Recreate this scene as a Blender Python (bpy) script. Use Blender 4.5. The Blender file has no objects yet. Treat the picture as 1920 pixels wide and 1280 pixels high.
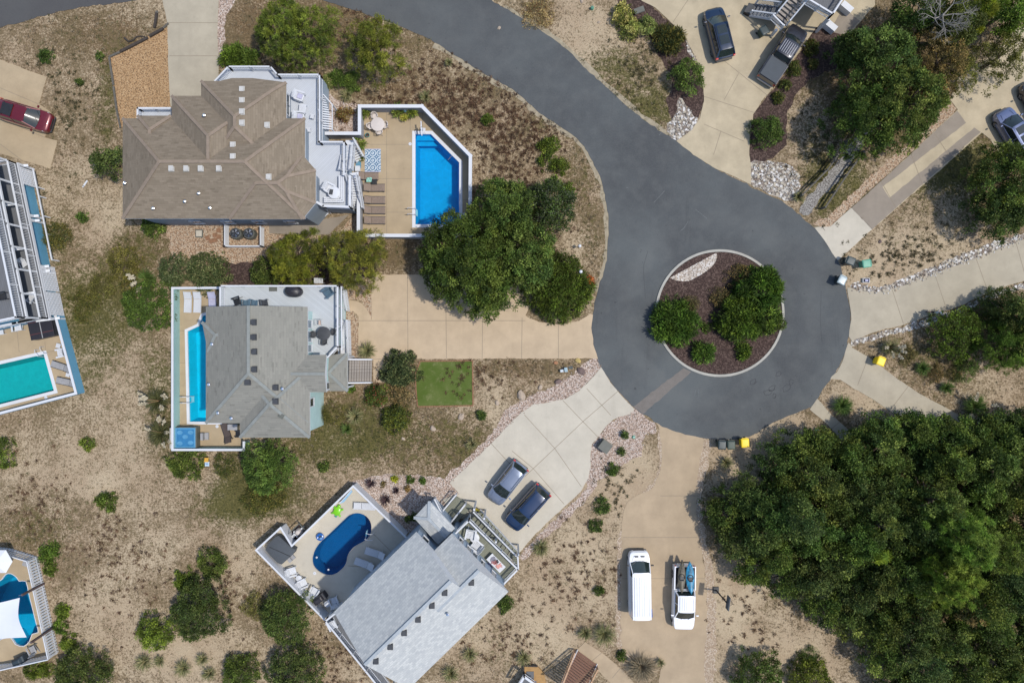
import bpy, bmesh, math, random
import numpy as np
from mathutils import Vector, Matrix
random.seed(7); np.random.seed(7)
R=math.radians
S=bpy.context.scene; C=S.collection
# ---------------- camera, world, sun, exposure ----------------
H=64.0; F=1280.0
cam=bpy.data.cameras.new('camera'); cam.sensor_width=36; cam.lens=24; cam.clip_end=4000; cam.clip_start=.5
co=bpy.data.objects.new('camera',cam); co.location=(0,0,H); C.objects.link(co); S.camera=co
W=bpy.data.worlds.new('World'); S.world=W; W.use_nodes=True
nt=W.node_tree; bg=nt.nodes['Background']; sk=nt.nodes.new('ShaderNodeTexSky'); sk.sky_type='NISHITA'; sk.sun_disc=False
SUN_EL=R(62); SUN_AZ=R(97)        # azimuth clockwise from north (+y)
sk.sun_elevation=SUN_EL; sk.sun_rotation=SUN_AZ
nt.links.new(sk.outputs[0],bg.inputs[0]); bg.inputs[1].default_value=.15
sl=bpy.data.lights.new('sun','SUN'); sl.energy=2.9; sl.angle=R(1.6); sl.color=(1,.945,.86)
so=bpy.data.objects.new('sun',sl); C.objects.link(so)
d=Vector((math.cos(SUN_EL)*math.sin(SUN_AZ),math.cos(SUN_EL)*math.cos(SUN_AZ),math.sin(SUN_EL)))
so.rotation_euler=d.to_track_quat('Z','Y').to_euler(); so.location=(0,0,80)
vs=S.view_settings; vs.view_transform='Standard'; vs.look='None'; vs.exposure=0.33; vs.gamma=1
# ---------------- helpers ----------------
def P(px,py,z=0.0):
    k=(H-z)/F; return Vector(((px-960)*k,-(py-640)*k,z))
def P2(px,py,z=0.0): p=P(px,py,z); return (p.x,p.y)
def PL(pts,z=0.0): return [P2(a,b,z) for a,b in pts]
def lin(v):
    v/=255.; return v/12.92 if v<=.04045 else ((v+.055)/1.055)**2.4
GAIN=1.42
def A(r,g,b,k=1.0): return tuple(min(.9,lin(v)/GAIN*k) for v in (r,g,b))
def tag(o,label=None,cat=None,group=None,kind=None):
    if label: o['label']=label
    if cat: o['category']=cat
    if group: o['group']=group
    if kind: o['kind']=kind
    return o
class MB:
    def __init__(s): s.v=[]; s.f=[]; s.m=[]
    def add(s,vs_,fs,mi=0):
        n=len(s.v); s.v+=[tuple(v) for v in vs_]
        for f in fs: s.f.append([i+n for i in f]); s.m.append(mi)
        return s
    def box(s,c,d,rz=0,mi=0,rx=0,ry=0):
        x,y,z=d[0]/2,d[1]/2,d[2]/2
        m=Matrix.Rotation(rz,3,'Z')@Matrix.Rotation(ry,3,'Y')@Matrix.Rotation(rx,3,'X'); c=Vector(c)
        v=[c+m@Vector((a*x,b*y,g*z)) for a in(-1,1) for b in(-1,1) for g in(-1,1)]
        return s.add(v,[(0,1,3,2),(4,6,7,5),(0,4,5,1),(2,3,7,6),(0,2,6,4),(1,5,7,3)],mi)
    def prism(s,poly,z0,z1,mi=0,cap=True,smi=None):
        if area(poly)<0: poly=poly[::-1]
        n=len(poly); v=[(x,y,z0) for x,y in poly]+[(x,y,z1) for x,y in poly]
        f=[(i,(i+1)%n,(i+1)%n+n,i+n) for i in range(n)]
        s.add(v,f,mi if smi is None else smi); k=len(s.v)-2*n
        if cap:
            s.f.append([k+n+i for i in range(n)]); s.m.append(mi)
            s.f.append([k+n-1-i for i in range(n)]); s.m.append(mi)
        return s
    def sheet(s,poly,z,mi=0):
        if area(poly)<0: poly=poly[::-1]
        return s.add([(x,y,z) for x,y in poly],[list(range(len(poly)))],mi)
    def bar(s,p,q,w,h,mi=0):
        p=Vector(p);q=Vector(q);d=q-p;L=d.length
        if L<1e-5: return s
        d/=L; up=Vector((0,0,1)) if abs(d.z)<.95 else Vector((1,0,0))
        a=d.cross(up).normalized()*w/2; b=a.normalized().cross(d).normalized()*h/2
        v=[p-a-b,p+a-b,p+a+b,p-a+b,q-a-b,q+a-b,q+a+b,q-a+b]
        return s.add(v,[(0,3,2,1),(4,5,6,7),(0,1,5,4),(1,2,6,5),(2,3,7,6),(3,0,4,7)],mi)
    def tube(s,p,q,r0,r1=None,n=8,mi=0):
        r1=r0 if r1 is None else r1
        p=Vector(p);q=Vector(q);d=(q-p).normalized(); up=Vector((0,0,1)) if abs(d.z)<.9 else Vector((1,0,0))
        a=d.cross(up).normalized(); b=a.cross(d)
        v=[];
        for c,r in((p,r0),(q,r1)):
            for i in range(n):
                t=2*math.pi*i/n; v.append(c+(a*math.cos(t)+b*math.sin(t))*r)
        f=[(i,(i+1)%n,(i+1)%n+n,i+n) for i in range(n)]+[list(range(n))[::-1],list(range(n,2*n))]
        return s.add(v,f,mi)
    def lathe(s,c,prof,n=20,mi=0,sx=1,sy=1):
        v=[]
        for r,z in prof:
            for i in range(n):
                t=2*math.pi*i/n; v.append((c[0]+r*sx*math.cos(t),c[1]+r*sy*math.sin(t),c[2]+z))
        f=[]
        for k in range(len(prof)-1):
            for i in range(n): f.append((k*n+i,k*n+(i+1)%n,(k+1)*n+(i+1)%n,(k+1)*n+i))
        f.append(list(range(n))[::-1]); f.append([(len(prof)-1)*n+i for i in range(n)])
        return s.add(v,f,mi)
    def loft(s,rings,mi=0):
        n=len(rings[0]); v=[p for r in rings for p in r]; f=[]
        for k in range(len(rings)-1):
            for i in range(n): f.append((k*n+i,k*n+(i+1)%n,(k+1)*n+(i+1)%n,(k+1)*n+i))
        f.append(list(range(n))[::-1]); f.append([(len(rings)-1)*n+i for i in range(n)])
        return s.add(v,f,mi)
def area(p): return sum(p[i][0]*p[(i+1)%len(p)][1]-p[(i+1)%len(p)][0]*p[i][1] for i in range(len(p)))/2
def part(name,mb,mats,parent=None,world=False,label=None,smooth=False,uv=False,bevel=0,mul=None):
    me=bpy.data.meshes.new(name)
    v=mb.v
    if world and parent is not None:
        o=parent.location; v=[(a-o.x,b-o.y,c-o.z) for a,b,c in v]
    me.from_pydata([tuple(a) for a in v],[],mb.f)
    if not isinstance(mats,(list,tuple)): mats=[mats]
    for m in mats: me.materials.append(m)
    if len(mats)>1: me.polygons.foreach_set('material_index',mb.m)
    bm=bmesh.new(); bm.from_mesh(me)
    if not uv=='keep': bmesh.ops.recalc_face_normals(bm,faces=bm.faces[:]) if not uv=='raw' else None
    if bevel: bmesh.ops.bevel(bm,geom=[e for e in bm.edges if len(e.link_faces)==2 and e.calc_face_angle(0)>.6],offset=bevel,segments=2,profile=.6,affect='EDGES',clamp_overlap=True)
    if smooth:
        for f in bm.faces: f.smooth=True
        for e in bm.edges:
            if len(e.link_faces)!=2 or e.calc_face_angle(0)>R(38): e.smooth=False
    if uv: slope_uv(bm)
    bm.to_mesh(me); bm.free()
    o=bpy.data.objects.new(name,me); C.objects.link(o)
    if parent is not None: o.parent=parent
    if label: o['label']=label
    return o
def slope_uv(bm):
    L=bm.loops.layers.uv.verify()
    for f in bm.faces:
        n=f.normal; u=Vector((-n.y,n.x,0))
        if u.length<.02: u=Vector((1,0,0))
        u.normalize(); w=n.cross(u)
        for l in f.loops: l[L].uv=(l.vert.co.dot(u),l.vert.co.dot(w))
def T(name,label,cat,loc=(0,0,0),rz=0,group=None):
    o=bpy.data.objects.new(name,None); C.objects.link(o); o.empty_display_size=.3
    o.location=loc; o.rotation_euler=(0,0,rz); return tag(o,label,cat,group)
def dup(o,loc=None,rz=None,label=None,group=None,parent=None,scale=None):
    c=o.copy(); C.objects.link(c); c.parent=parent
    if loc is not None: c.location=loc
    if rz is not None: c.rotation_euler=(0,0,rz)
    if label: c['label']=label
    if group: c['group']=group
    if scale: c.scale=(scale,)*3
    for ch in KIDS(o): dup(ch,parent=c)
    return c
def KIDS(o):
    return [x for x in C.objects if x.parent==o] if False else list(o.children)
def struct(name,mb,mats,**k):
    return tag(part(name,mb,mats,**k),kind='structure')
def smoothpoly(p,closed=True,n=5):
    out=[];N=len(p); rng=range(N) if closed else range(N-1)
    g=lambda i: p[i%N] if closed else p[max(0,min(N-1,i))]
    for i in rng:
        a,b,c,d_=g(i-1),g(i),g(i+1),g(i+2)
        for k in range(n):
            t=k/n
            out.append(tuple(.5*((2*b[j])+(-a[j]+c[j])*t+(2*a[j]-5*b[j]+4*c[j]-d_[j])*t*t+(-a[j]+3*b[j]-3*c[j]+d_[j])*t**3) for j in(0,1)))
    if not closed: out.append(p[-1])
    return out
def rough(p,step=.35,amp=.07,seed=1):
    r=random.Random(seed); out=[]
    for i in range(len(p)):
        a=Vector(p[i]);b=Vector(p[(i+1)%len(p)]);n=max(1,int((b-a).length/step)); t=(b-a)
        nn=Vector((-t.y,t.x)).normalized() if t.length>0 else Vector((0,0))
        for k in range(n):
            q=a+t*(k/n)+nn*r.gauss(0,amp); out.append((q.x,q.y))
    return out
def inside(x,y,poly):
    x=np.asarray(x);y=np.asarray(y);r=np.zeros(x.shape,bool);n=len(poly)
    for i in range(n):
        x1,y1=poly[i];x2,y2=poly[(i+1)%n]
        if y1==y2: continue
        c=((y1>y)!=(y2>y))&(x<(x2-x1)*(y-y1)/(y2-y1)+x1); r^=c
    return r
# ---------------- materials ----------------
def newmat(name):
    m=bpy.data.materials.new(name); m.use_nodes=True; t=m.node_tree; b=t.nodes['Principled BSDF']; b.inputs['Specular IOR Level'].default_value=.2; return m,t,b
def N(t,typ,**k):
    n=t.nodes.new(typ)
    for a,b in k.items(): setattr(n,a,b)
    return n
def coords(t,kind='pos',scale=(1,1,1),rz=0):
    if kind=='pos': o=N(t,'ShaderNodeNewGeometry').outputs['Position']
    else: o=N(t,'ShaderNodeTexCoord').outputs[{'obj':'Object','uv':'UV'}[kind]]
    if scale!=(1,1,1) or rz:
        m=N(t,'ShaderNodeMapping'); m.inputs['Scale'].default_value=scale; m.inputs['Rotation'].default_value=(0,0,rz); t.links.new(o,m.inputs[0]); o=m.outputs[0]
    return o
def noise(t,co_,scale,detail=4,rough_=.55):
    n=N(t,'ShaderNodeTexNoise'); n.inputs['Scale'].default_value=scale; n.inputs['Detail'].default_value=detail; n.inputs['Roughness'].default_value=rough_
    t.links.new(co_,n.inputs['Vector']); return n.outputs['Fac']
def mapr(t,v,a,b,c=0,d_=1):
    n=N(t,'ShaderNodeMapRange'); n.inputs[1].default_value=a;n.inputs[2].default_value=b;n.inputs[3].default_value=c;n.inputs[4].default_value=d_
    t.links.new(v,n.inputs[0]); return n.outputs[0]
def mix(t,fac,a,b,mode='MIX'):
    n=N(t,'ShaderNodeMix',data_type='RGBA',blend_type=mode)
    for i,x in ((0,fac),(6,a),(7,b)):
        if isinstance(x,(int,float)): n.inputs[i].default_value=x
        elif isinstance(x,(tuple,list)): n.inputs[i].default_value=tuple(x)[:3]+(1,)
        else: t.links.new(x,n.inputs[i])
    return n.outputs[2]
def mth(t,op,a,b=0.0):
    n=N(t,'ShaderNodeMath',operation=op)
    for i,x in((0,a),(1,b)):
        if isinstance(x,(int,float)): n.inputs[i].default_value=x
        else: t.links.new(x,n.inputs[i])
    return n.outputs[0]
def bump(t,b,h,st=.3,dist=.05):
    n=N(t,'ShaderNodeBump'); n.inputs['Strength'].default_value=st; n.inputs['Distance'].default_value=dist
    t.links.new(h,n.inputs['Height']); t.links.new(n.outputs[0],b.inputs['Normal'])
def sc(c,k): return tuple(min(.95,v*k) for v in c)
def M(name,c,rough_=.6,var=.12,scale=2.5,metal=0,bmp=0,coat=0,kind='pos',spec=.5,alpha=1,stain=0):
    m,t,b=newmat(name); co_=coords(t,kind)
    n=noise(t,co_,scale,5); col=mix(t,mapr(t,n,.3,.7),sc(c,1-var),sc(c,1+var))
    if stain:
        s2=noise(t,co_,.22,6,.65); col=mix(t,mapr(t,s2,.42,.7,0,stain),col,sc(c,.72))
    t.links.new(col,b.inputs['Base Color']); b.inputs['Roughness'].default_value=rough_; b.inputs['Metallic'].default_value=metal
    b.inputs['Specular IOR Level'].default_value=spec
    if coat: b.inputs['Coat Weight'].default_value=coat; b.inputs['Coat Roughness'].default_value=.05
    if bmp: bump(t,b,noise(t,co_,scale*4,4),bmp,.03)
    return m
def M_asphalt():
    m,t,b=newmat('asphalt'); p=coords(t)
    big=noise(t,p,.09,5,.6); mid=noise(t,p,.8,6,.6); fine=noise(t,p,9,3,.7)
    c=mix(t,mapr(t,big,.38,.62),A(80,83,85),A(99,104,105)); c=mix(t,mapr(t,mid,.45,.75,0,.35),c,A(114,116,114))
    c=mix(t,mapr(t,fine,.25,.75,0,.22),c,A(128,130,130)); c=mix(t,mapr(t,noise(t,coords(t,'pos',(1,.12,1),.9),.7,5,.7),.6,.72,0,.3),c,A(66,67,69))
    # older brownish surface towards the far upper street
    v=N(t,'ShaderNodeSeparateXYZ'); t.links.new(p,v.inputs[0]); c=mix(t,mapr(t,v.outputs[0],-38,2,.55,0),c,A(84,80,80))
    vm=N(t,'ShaderNodeVectorMath',operation='DISTANCE'); t.links.new(p,vm.inputs[0]); vm.inputs[1].default_value=(19.45,2.65,0)
    dd=mth(t,'ADD',vm.outputs['Value'],mth(t,'MULTIPLY',mid,1.2)); tr=mth(t,'MULTIPLY',mapr(t,mth(t,'ABSOLUTE',mth(t,'SUBTRACT',dd,9.3)),.2,1.3,.28,0),mapr(t,big,.4,.6,.3,1)); c=mix(t,tr,c,A(120,122,120))
    oil=noise(t,p,1.7,2,.5); c=mix(t,mapr(t,oil,.72,.76,0,.5),c,A(58,58,60))
    t.links.new(c,b.inputs['Base Color']); b.inputs['Roughness'].default_value=.9; bump(t,b,fine,.25,.02); return m
def M_concrete(name,c,stain=.5,scale=.6):
    m,t,b=newmat(name); p=coords(t)
    n1=noise(t,p,scale,6,.62); n2=noise(t,p,.13,4,.5); n3=noise(t,p,14,3,.6)
    col=mix(t,mapr(t,n1,.35,.7),sc(c,1.06),sc(c,1-.28*stain)); col=mix(t,mapr(t,n2,.4,.65,0,.5*stain),col,sc(c,.74))
    col=mix(t,mapr(t,n3,.3,.7,0,.14),col,sc(c,.6)); sp_=noise(t,p,.9,8,.8); col=mix(t,mapr(t,sp_,.56,.68,0,.3),col,sc(c,.62)); st_=noise(t,coords(t,'pos',(1,.1,1),.8),.8,5,.7); col=mix(t,mapr(t,st_,.55,.7,0,.22),col,sc(c,.66)); t.links.new(col,b.inputs['Base Color'])
    b.inputs['Roughness'].default_value=.88; bump(t,b,n3,.12,.01); return m
def M_shingle(name,c1,c2,dark,row=.2,wid=.62,ptn=.5):
    m,t,b=newmat(name); uvc=coords(t,'uv')
    br=N(t,'ShaderNodeTexBrick'); br.offset=.5; br.squash=1
    br.inputs['Scale'].default_value=1; br.inputs['Brick Width'].default_value=wid; br.inputs['Row Height'].default_value=row
    br.inputs['Mortar Size'].default_value=.01; br.inputs['Mortar Smooth'].default_value=.3; br.inputs['Bias'].default_value=-.1
    br.inputs['Color1'].default_value=c1+(1,); br.inputs['Color2'].default_value=c2+(1,); br.inputs['Mortar'].default_value=sc(c2,.85)+(1,)
    t.links.new(uvc,br.inputs['Vector'])
    b2=N(t,'ShaderNodeTexBrick'); b2.offset=.37; b2.offset_frequency=3; b2.inputs['Scale'].default_value=1; b2.inputs['Brick Width'].default_value=wid*.62; b2.inputs['Row Height'].default_value=row*.62; b2.inputs['Mortar Size'].default_value=0.0; b2.inputs['Bias'].default_value=-.35
    b2.inputs['Color1'].default_value=(0,0,0,1); b2.inputs['Color2'].default_value=(1,1,1,1); t.links.new(uvc,b2.inputs['Vector'])
    s3=N(t,'ShaderNodeSeparateColor'); t.links.new(b2.outputs['Color'],s3.inputs[0]); n=noise(t,uvc,1.1,4,.7); col=mix(t,mth(t,'MULTIPLY',mapr(t,s3.outputs[0],.5,.75,0,ptn),mapr(t,n,.35,.6,.4,1)),br.outputs['Color'],dark)
    big=noise(t,uvc,.35,5,.6); col=mix(t,mapr(t,big,.4,.7,0,.25),col,sc(c1,.72))
    fn=noise(t,uvc,22,2,.6); col=mix(t,mapr(t,fn,.3,.7,0,.35),col,sc(c2,1.35))
    t.links.new(col,b.inputs['Base Color']); b.inputs['Roughness'].default_value=.92; bump(t,b,br.outputs['Fac'],-.25,.02); return m
def M_boards(name,c,ang,width=.14,dark=.75,var=.06,kind='pos'):
    m,t,b=newmat(name); p=coords(t,kind,(1,1,1),ang)
    s=N(t,'ShaderNodeSeparateXYZ'); t.links.new(p,s.inputs[0])
    fr=mth(t,'FRACT',mth(t,'DIVIDE',s.outputs[0],width)); g=mapr(t,mth(t,'ABSOLUTE',mth(t,'SUBTRACT',fr,.5)),.42,.5)
    idx=mth(t,'FLOOR',mth(t,'DIVIDE',s.outputs[0],width)); wn=N(t,'ShaderNodeTexWhiteNoise',noise_dimensions='1D'); t.links.new(idx,wn.inputs['W'])
    col=mix(t,wn.outputs['Value'],sc(c,1-var),sc(c,1+var)); n=noise(t,coords(t,kind),.9,6,.65); col=mix(t,mapr(t,n,.4,.75,0,.35),col,sc(c,.82))
    col=mix(t,g,col,sc(c,dark*.75)); t.links.new(col,b.inputs['Base Color']); b.inputs['Roughness'].default_value=.7; return m
def M_gravel(name,cols,scale=6,bmp=.8,randomness=1,gap=(.03,.02,.015)):
    m,t,b=newmat(name); p=coords(t)
    v=N(t,'ShaderNodeTexVoronoi',voronoi_dimensions='2D'); v.inputs['Scale'].default_value=scale; v.inputs['Randomness'].default_value=randomness; t.links.new(p,v.inputs['Vector'])
    wn=N(t,'ShaderNodeSeparateColor'); t.links.new(v.outputs['Color'],wn.inputs[0])
    r=N(t,'ShaderNodeValToRGB'); r.color_ramp.interpolation='CONSTANT'; e=r.color_ramp.elements
    e[0].color=cols[0]+(1,); e[1].position=1/len(cols); e[1].color=cols[1]+(1,)
    for i in range(2,len(cols)): x=e.new(i/len(cols)); x.color=cols[i]+(1,)
    t.links.new(wn.outputs[0],r.inputs[0])
    col=mix(t,mapr(t,v.outputs['Distance'],.42,.7,0,.7),r.outputs[0],gap)
    big=noise(t,p,.5,4); col=mix(t,mapr(t,big,.4,.7,0,.3),col,sc(cols[0],.6))
    t.links.new(col,b.inputs['Base Color']); b.inputs['Roughness'].default_value=.85; bump(t,b,v.outputs['Distance'],-bmp,.06); return m
def M_leaf(name,tr=.25):
    m,t,b=newmat(name); at=N(t,'ShaderNodeAttribute'); at.attribute_name='col'
    t.links.new(at.outputs['Color'],b.inputs['Base Color']); b.inputs['Roughness'].default_value=.65; b.inputs['Specular IOR Level'].default_value=.25
    tl=N(t,'ShaderNodeBsdfTranslucent'); t.links.new(at.outputs['Color'],tl.inputs[0]); mx=N(t,'ShaderNodeMixShader'); mx.inputs[0].default_value=tr
    t.links.new(b.outputs[0],mx.inputs[1]); t.links.new(tl.outputs[0],mx.inputs[2]); t.links.new(mx.outputs[0],t.nodes['Material Output'].inputs[0]); return m
def M_water():
    m,t,b=newmat('pool_water'); t.nodes.remove(b)
    tr=N(t,'ShaderNodeBsdfTransparent'); tr.inputs[0].default_value=(.6,.95,1,1); gl=N(t,'ShaderNodeBsdfGlossy'); gl.inputs['Roughness'].default_value=.05
    fr=N(t,'ShaderNodeFresnel'); fr.inputs[0].default_value=1.33; mx=N(t,'ShaderNodeMixShader'); n=noise(t,coords(t),3,3); bp=N(t,'ShaderNodeBump'); bp.inputs['Strength'].default_value=.15; bp.inputs['Distance'].default_value=.05
    t.links.new(n,bp.inputs['Height']); t.links.new(bp.outputs[0],gl.inputs['Normal']); t.links.new(bp.outputs[0],fr.inputs['Normal'])
    t.links.new(fr.outputs[0],mx.inputs[0]); t.links.new(tr.outputs[0],mx.inputs[1]); t.links.new(gl.outputs[0],mx.inputs[2]); t.links.new(mx.outputs[0],t.nodes['Material Output'].inputs[0]); return m
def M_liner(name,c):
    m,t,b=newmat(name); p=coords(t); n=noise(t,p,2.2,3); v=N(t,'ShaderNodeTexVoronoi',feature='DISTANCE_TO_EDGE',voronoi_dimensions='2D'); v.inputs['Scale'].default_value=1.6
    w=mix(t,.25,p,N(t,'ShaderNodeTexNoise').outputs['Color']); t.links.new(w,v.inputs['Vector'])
    col=mix(t,mapr(t,n,.3,.7),sc(c,.93),sc(c,1.07)); col=mix(t,mapr(t,v.outputs['Distance'],0,.09,.22,0),col,sc(c,1.35)); col=mix(t,mapr(t,noise(t,p,.35,4),.4,.65,0,.3),col,sc(c,.75)); t.links.new(col,b.inputs['Base Color']); b.inputs['Roughness'].default_value=.8; return m  # pale cell edges are water caustics painted into the liner colour
def M_glass(name='window_glass',c=(.02,.03,.035)):
    m,t,b=newmat(name); b.inputs['Base Color'].default_value=c+(1,); b.inputs['Roughness'].default_value=.06; b.inputs['Specular IOR Level'].default_value=.8
    n=noise(t,coords(t,'obj'),2,2); t.links.new(mix(t,n,sc(c,.7),sc(c,1.6)),b.inputs['Base Color']); return m
def M_siding(name,c,pitch=.15):
    m,t,b=newmat(name); s=N(t,'ShaderNodeSeparateXYZ'); p=coords(t); t.links.new(p,s.inputs[0])
    fr=mth(t,'FRACT',mth(t,'DIVIDE',s.outputs[2],pitch)); n=noise(t,p,1.2,4)
    col=mix(t,mapr(t,n,.3,.7),sc(c,.93),sc(c,1.05)); col=mix(t,mapr(t,fr,.85,1,0,.5),col,sc(c,.6)); t.links.new(col,b.inputs['Base Color']); b.inputs['Roughness'].default_value=.6; bump(t,b,fr,.4,.02); return m
mt={}
mt['asphalt']=M_asphalt()
mt['c_warm']=M_concrete('tan_concrete',A(210,188,158),.5)
mt['c_light']=M_concrete('pale_concrete',A(213,205,188),.35)
mt['c_old']=M_concrete('old_concrete',A(205,190,161),.7)
mt['c_dark']=M_concrete('worn_concrete',A(163,152,138),.5)
mt['c_grey']=M_concrete('grey_concrete',A(194,184,163),.55)
mt['c_sand']=M_concrete('sandy_concrete',A(196,175,146),.6)
mt['c_pool']=M_concrete('pool_deck_concrete',A(194,174,143),.5)
mt['joint']=M('joint',A(150,137,118),.9)
mt['kerb']=M_concrete('kerb_concrete',A(193,190,180),.4,1.5)
mt['mulch']=M_gravel('bark_mulch',[A(92,74,68),A(74,58,54),A(108,90,82),A(66,52,48)],9,.9)
mt['white_rock']=M_gravel('white_rock',[A(215,210,200),A(190,180,165),A(160,150,140),A(235,232,228),A(140,125,112),A(200,190,170)],4.5,1)
mt['pink_gravel']=M_gravel('pink_gravel',[A(206,184,168),A(190,166,148),A(215,196,182),A(170,148,132),A(224,210,198)],9,.7)
mt['sandy_gravel']=M_gravel('sandy_gravel',[A(200,180,156),A(186,164,140),A(212,196,176),A(176,154,130)],10,.45,1,(.2,.15,.1))
mt['tan_gravel']=M_gravel('tan_gravel',[A(196,160,118),A(186,150,108),A(206,172,130),A(170,136,98)],10,.5)
mt['brown_gravel']=M_gravel('brown_gravel',[A(190,162,134),A(204,178,150),A(172,142,114),A(206,188,164)],9,.5)
mt['grey_gravel']=M_gravel('grey_gravel',[A(160,156,150),A(175,172,166),A(146,142,136)],9,.5)
def M_turf():
    m,t,b=newmat('artificial_turf'); p=coords(t); c=mix(t,mapr(t,noise(t,p,.35,5,.6),.4,.6),A(88,108,44),A(106,120,62)); c=mix(t,mapr(t,noise(t,p,1.1,7,.75),.52,.64,0,.6),c,A(140,142,96)); c=mix(t,mapr(t,noise(t,p,12,3,.8),.3,.7,0,.25),c,A(60,74,30)); t.links.new(c,b.inputs['Base Color']); b.inputs['Roughness'].default_value=.95; return m
mt['turf']=M_turf()
mt['white']=M('white_paint',A(226,229,234),.5,.03,1)
mt['vent']=M('vent_grey_white',A(205,203,198),.6)
mt['white_wall']=M('white_wall',A(232,234,238),.6,.04,.7,stain=.12)
mt['grey_wall']=M('grey_wall',A(170,172,176),.7,.06,.7)
mt['teal_wall']=M('pale_aqua_wall',A(172,214,212),.6,.05,.7,stain=.2)
mt['blue_wall']=M('sky_blue_wall',A(112,176,210),.6,.05,.7,stain=.2)
mt['brown_sh']=M_shingle('brown_shingles',A(150,137,120),A(132,120,104),A(74,64,54),.2,.6,.75)
mt['grey_sh']=M_shingle('grey_shingles',A(152,150,141),A(140,139,131),A(70,70,65),.22,.7,.75)
mt['lgrey_sh']=M_shingle('pale_shingles',A(208,210,208),A(178,182,184),A(140,145,150),.2,.36,.5)
mt['brown_cap']=M('brown_ridge',A(150,134,118),.9); mt['grey_cap']=M('grey_ridge',A(146,150,146),.9); mt['lgrey_cap']=M('pale_ridge',A(176,184,190),.9)
mt['blue_siding']=M_siding('blue_grey_siding',A(176,194,212)); mt['slate_siding']=M_siding('slate_siding',A(150,163,176))
mt['aqua_siding']=M_siding('aqua_siding',A(202,232,230)); mt['sky_siding']=M_siding('sky_blue_siding',A(112,176,210))
mt['dk_white']=M_boards('white_deck_boards',A(208,213,220),R(45),.15,.92,.03)
mt['dk_grey']=M_boards('pale_grey_deck_boards',A(204,210,214),R(-52),.15,.85,.05)
mt['dk_green']=M_boards('grey_green_deck_boards',A(138,140,124),R(43),.15,.7,.08)
mt['dk_dark']=M_boards('dark_grey_deck_boards',A(120,122,126),R(12),.15,.7,.06)
mt['step']=M_boards('weathered_boards',A(168,160,152),R(90),.14,.7,.15)
mt['wood_brown']=M_boards('brown_stained_boards',A(136,102,86),R(-30),.14,.7,.1)
mt['wood_tan']=M('cedar_rail',A(206,168,134),.7); mt['timber']=M('weathered_timber',A(104,100,92),.9,.25,4)
mt['wood_dark']=M('dark_timber',A(70,62,56),.9,.25,4); mt['orange_wood']=M('orange_board',A(186,146,92),.8,.15,2)
mt['glass']=M_glass(); mt['blue_glass']=M_glass('bluish_pane',(.08,.12,.16)); mt['car_glass']=M_glass('car_glass',(.015,.022,.022))
mt['black']=M('black_plastic',(.015,.016,.018),.5,.2); mt['dark']=M('dark_grey_plastic',(.04,.043,.048),.55,.2)
mt['chrome']=M('chrome',(.7,.7,.72),.2,.05,metal=1); mt['steel']=M('steel',(.45,.46,.48),.35,.05,metal=1)
mt['rubber']=M('tyre_rubber',(.02,.02,.02),.9); mt['wicker']=M('taupe_weave',A(150,132,118),.85,.15,9,bmp=.4)
mt['mesh_grey']=M('grey_sling',A(168,168,170),.8); mt['slate_blue']=M('slate_blue_plastic',A(84,112,130),.6)
mt['teal']=M('teal_glaze',A(70,150,145),.3); mt['yellow']=M('yellow_plastic',A(250,214,30,1.2),.5,.06)
mt['green_bin']=M('green_plastic',A(100,172,145),.5); mt['bin_dark']=M('dark_bin_plastic',A(56,70,72),.5); mt['bin_green']=M('dark_green_bin_plastic',A(58,76,66),.55)
mt['lav']=M('lavender_fabric',A(196,196,222),.9); mt['red']=M('red_plastic',A(190,40,40),.6)
mt['terracotta']=M('terracotta',A(150,110,80),.8); mt['copper']=M('brick_edging',A(150,112,84),.9,.25,6)
mt['lime']=M('lime_vinyl',A(130,215,30),.3); mt['bluefl']=M('blue_vinyl',A(30,100,180),.3)
mt['grey_cover']=M('grey_cover_fabric',A(84,90,96),.85,.06); mt['black_cover']=M('black_vinyl_cover',A(48,46,52),.45,.1)
mt['sail']=M('white_sail_cloth',A(236,240,246),.8,.02,1); mt['post']=M('brown_post',A(96,78,76),.8)
mt['bark']=M('bark',A(104,90,76),.95,.25,5); mt['silver_bark']=M('silver_bark',A(160,154,146),.9,.2,5)
mt['leaf']=M_leaf('foliage'); mt['drygrass']=M_leaf('dune_grass_blades',.15)
mt['water']=M_water(); mt['rock']=M('boulder_stone',A(190,172,152),.9,.2,5,bmp=.4); mt['rock_dark']=M('dark_boulder',A(124,106,100),.9,.2,5,bmp=.4)
mt['util']=M('utility_green_grey',A(104,106,98),.6); mt['tubtop']=M('hot_tub_shell',A(96,160,200),.3)
mt['light']=M('tail_lamp_red',(.45,.02,.02),.2); mt['lamp']=M('clear_lamp',(.6,.62,.65),.15)
mt['paint_patch']=M_concrete('patched_asphalt',A(132,126,120),.35,2)
# ---------------- pool outlines (needed for the ground holes) ----------------
POOLS={
 'a':[(779,252),(808,252),(861,305),(861,421),(779,421)],
 'b':[(352,621),(374,611),(381,592),(390,590),(412,600),(412,790),(356,790)],
 'c':smoothpoly([(587,1040),(597,1020),(620,998),(645,974),(657,964),(672,961),(687,967),(696,981),(695,1000),(684,1013),(665,1024),(653,1038),(649,1055),(640,1067),(627,1076),(612,1077),(596,1069),(587,1057)],n=3),
 'd':[(-40,692),(83,664),(102,732),(-40,768)],
 'e':smoothpoly([(-8,1098),(4,1086),(12,1076),(22,1075),(32,1082),(37,1089),(49,1089),(54,1110),(62,1142),(69,1170),(72,1184),(61,1187),(56,1200),(45,1210),(30,1206),(22,1194),(8,1195),(-20,1200),(-30,1150)],n=2)}
POOLS={k:PL(v,0) for k,v in POOLS.items()}
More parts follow.
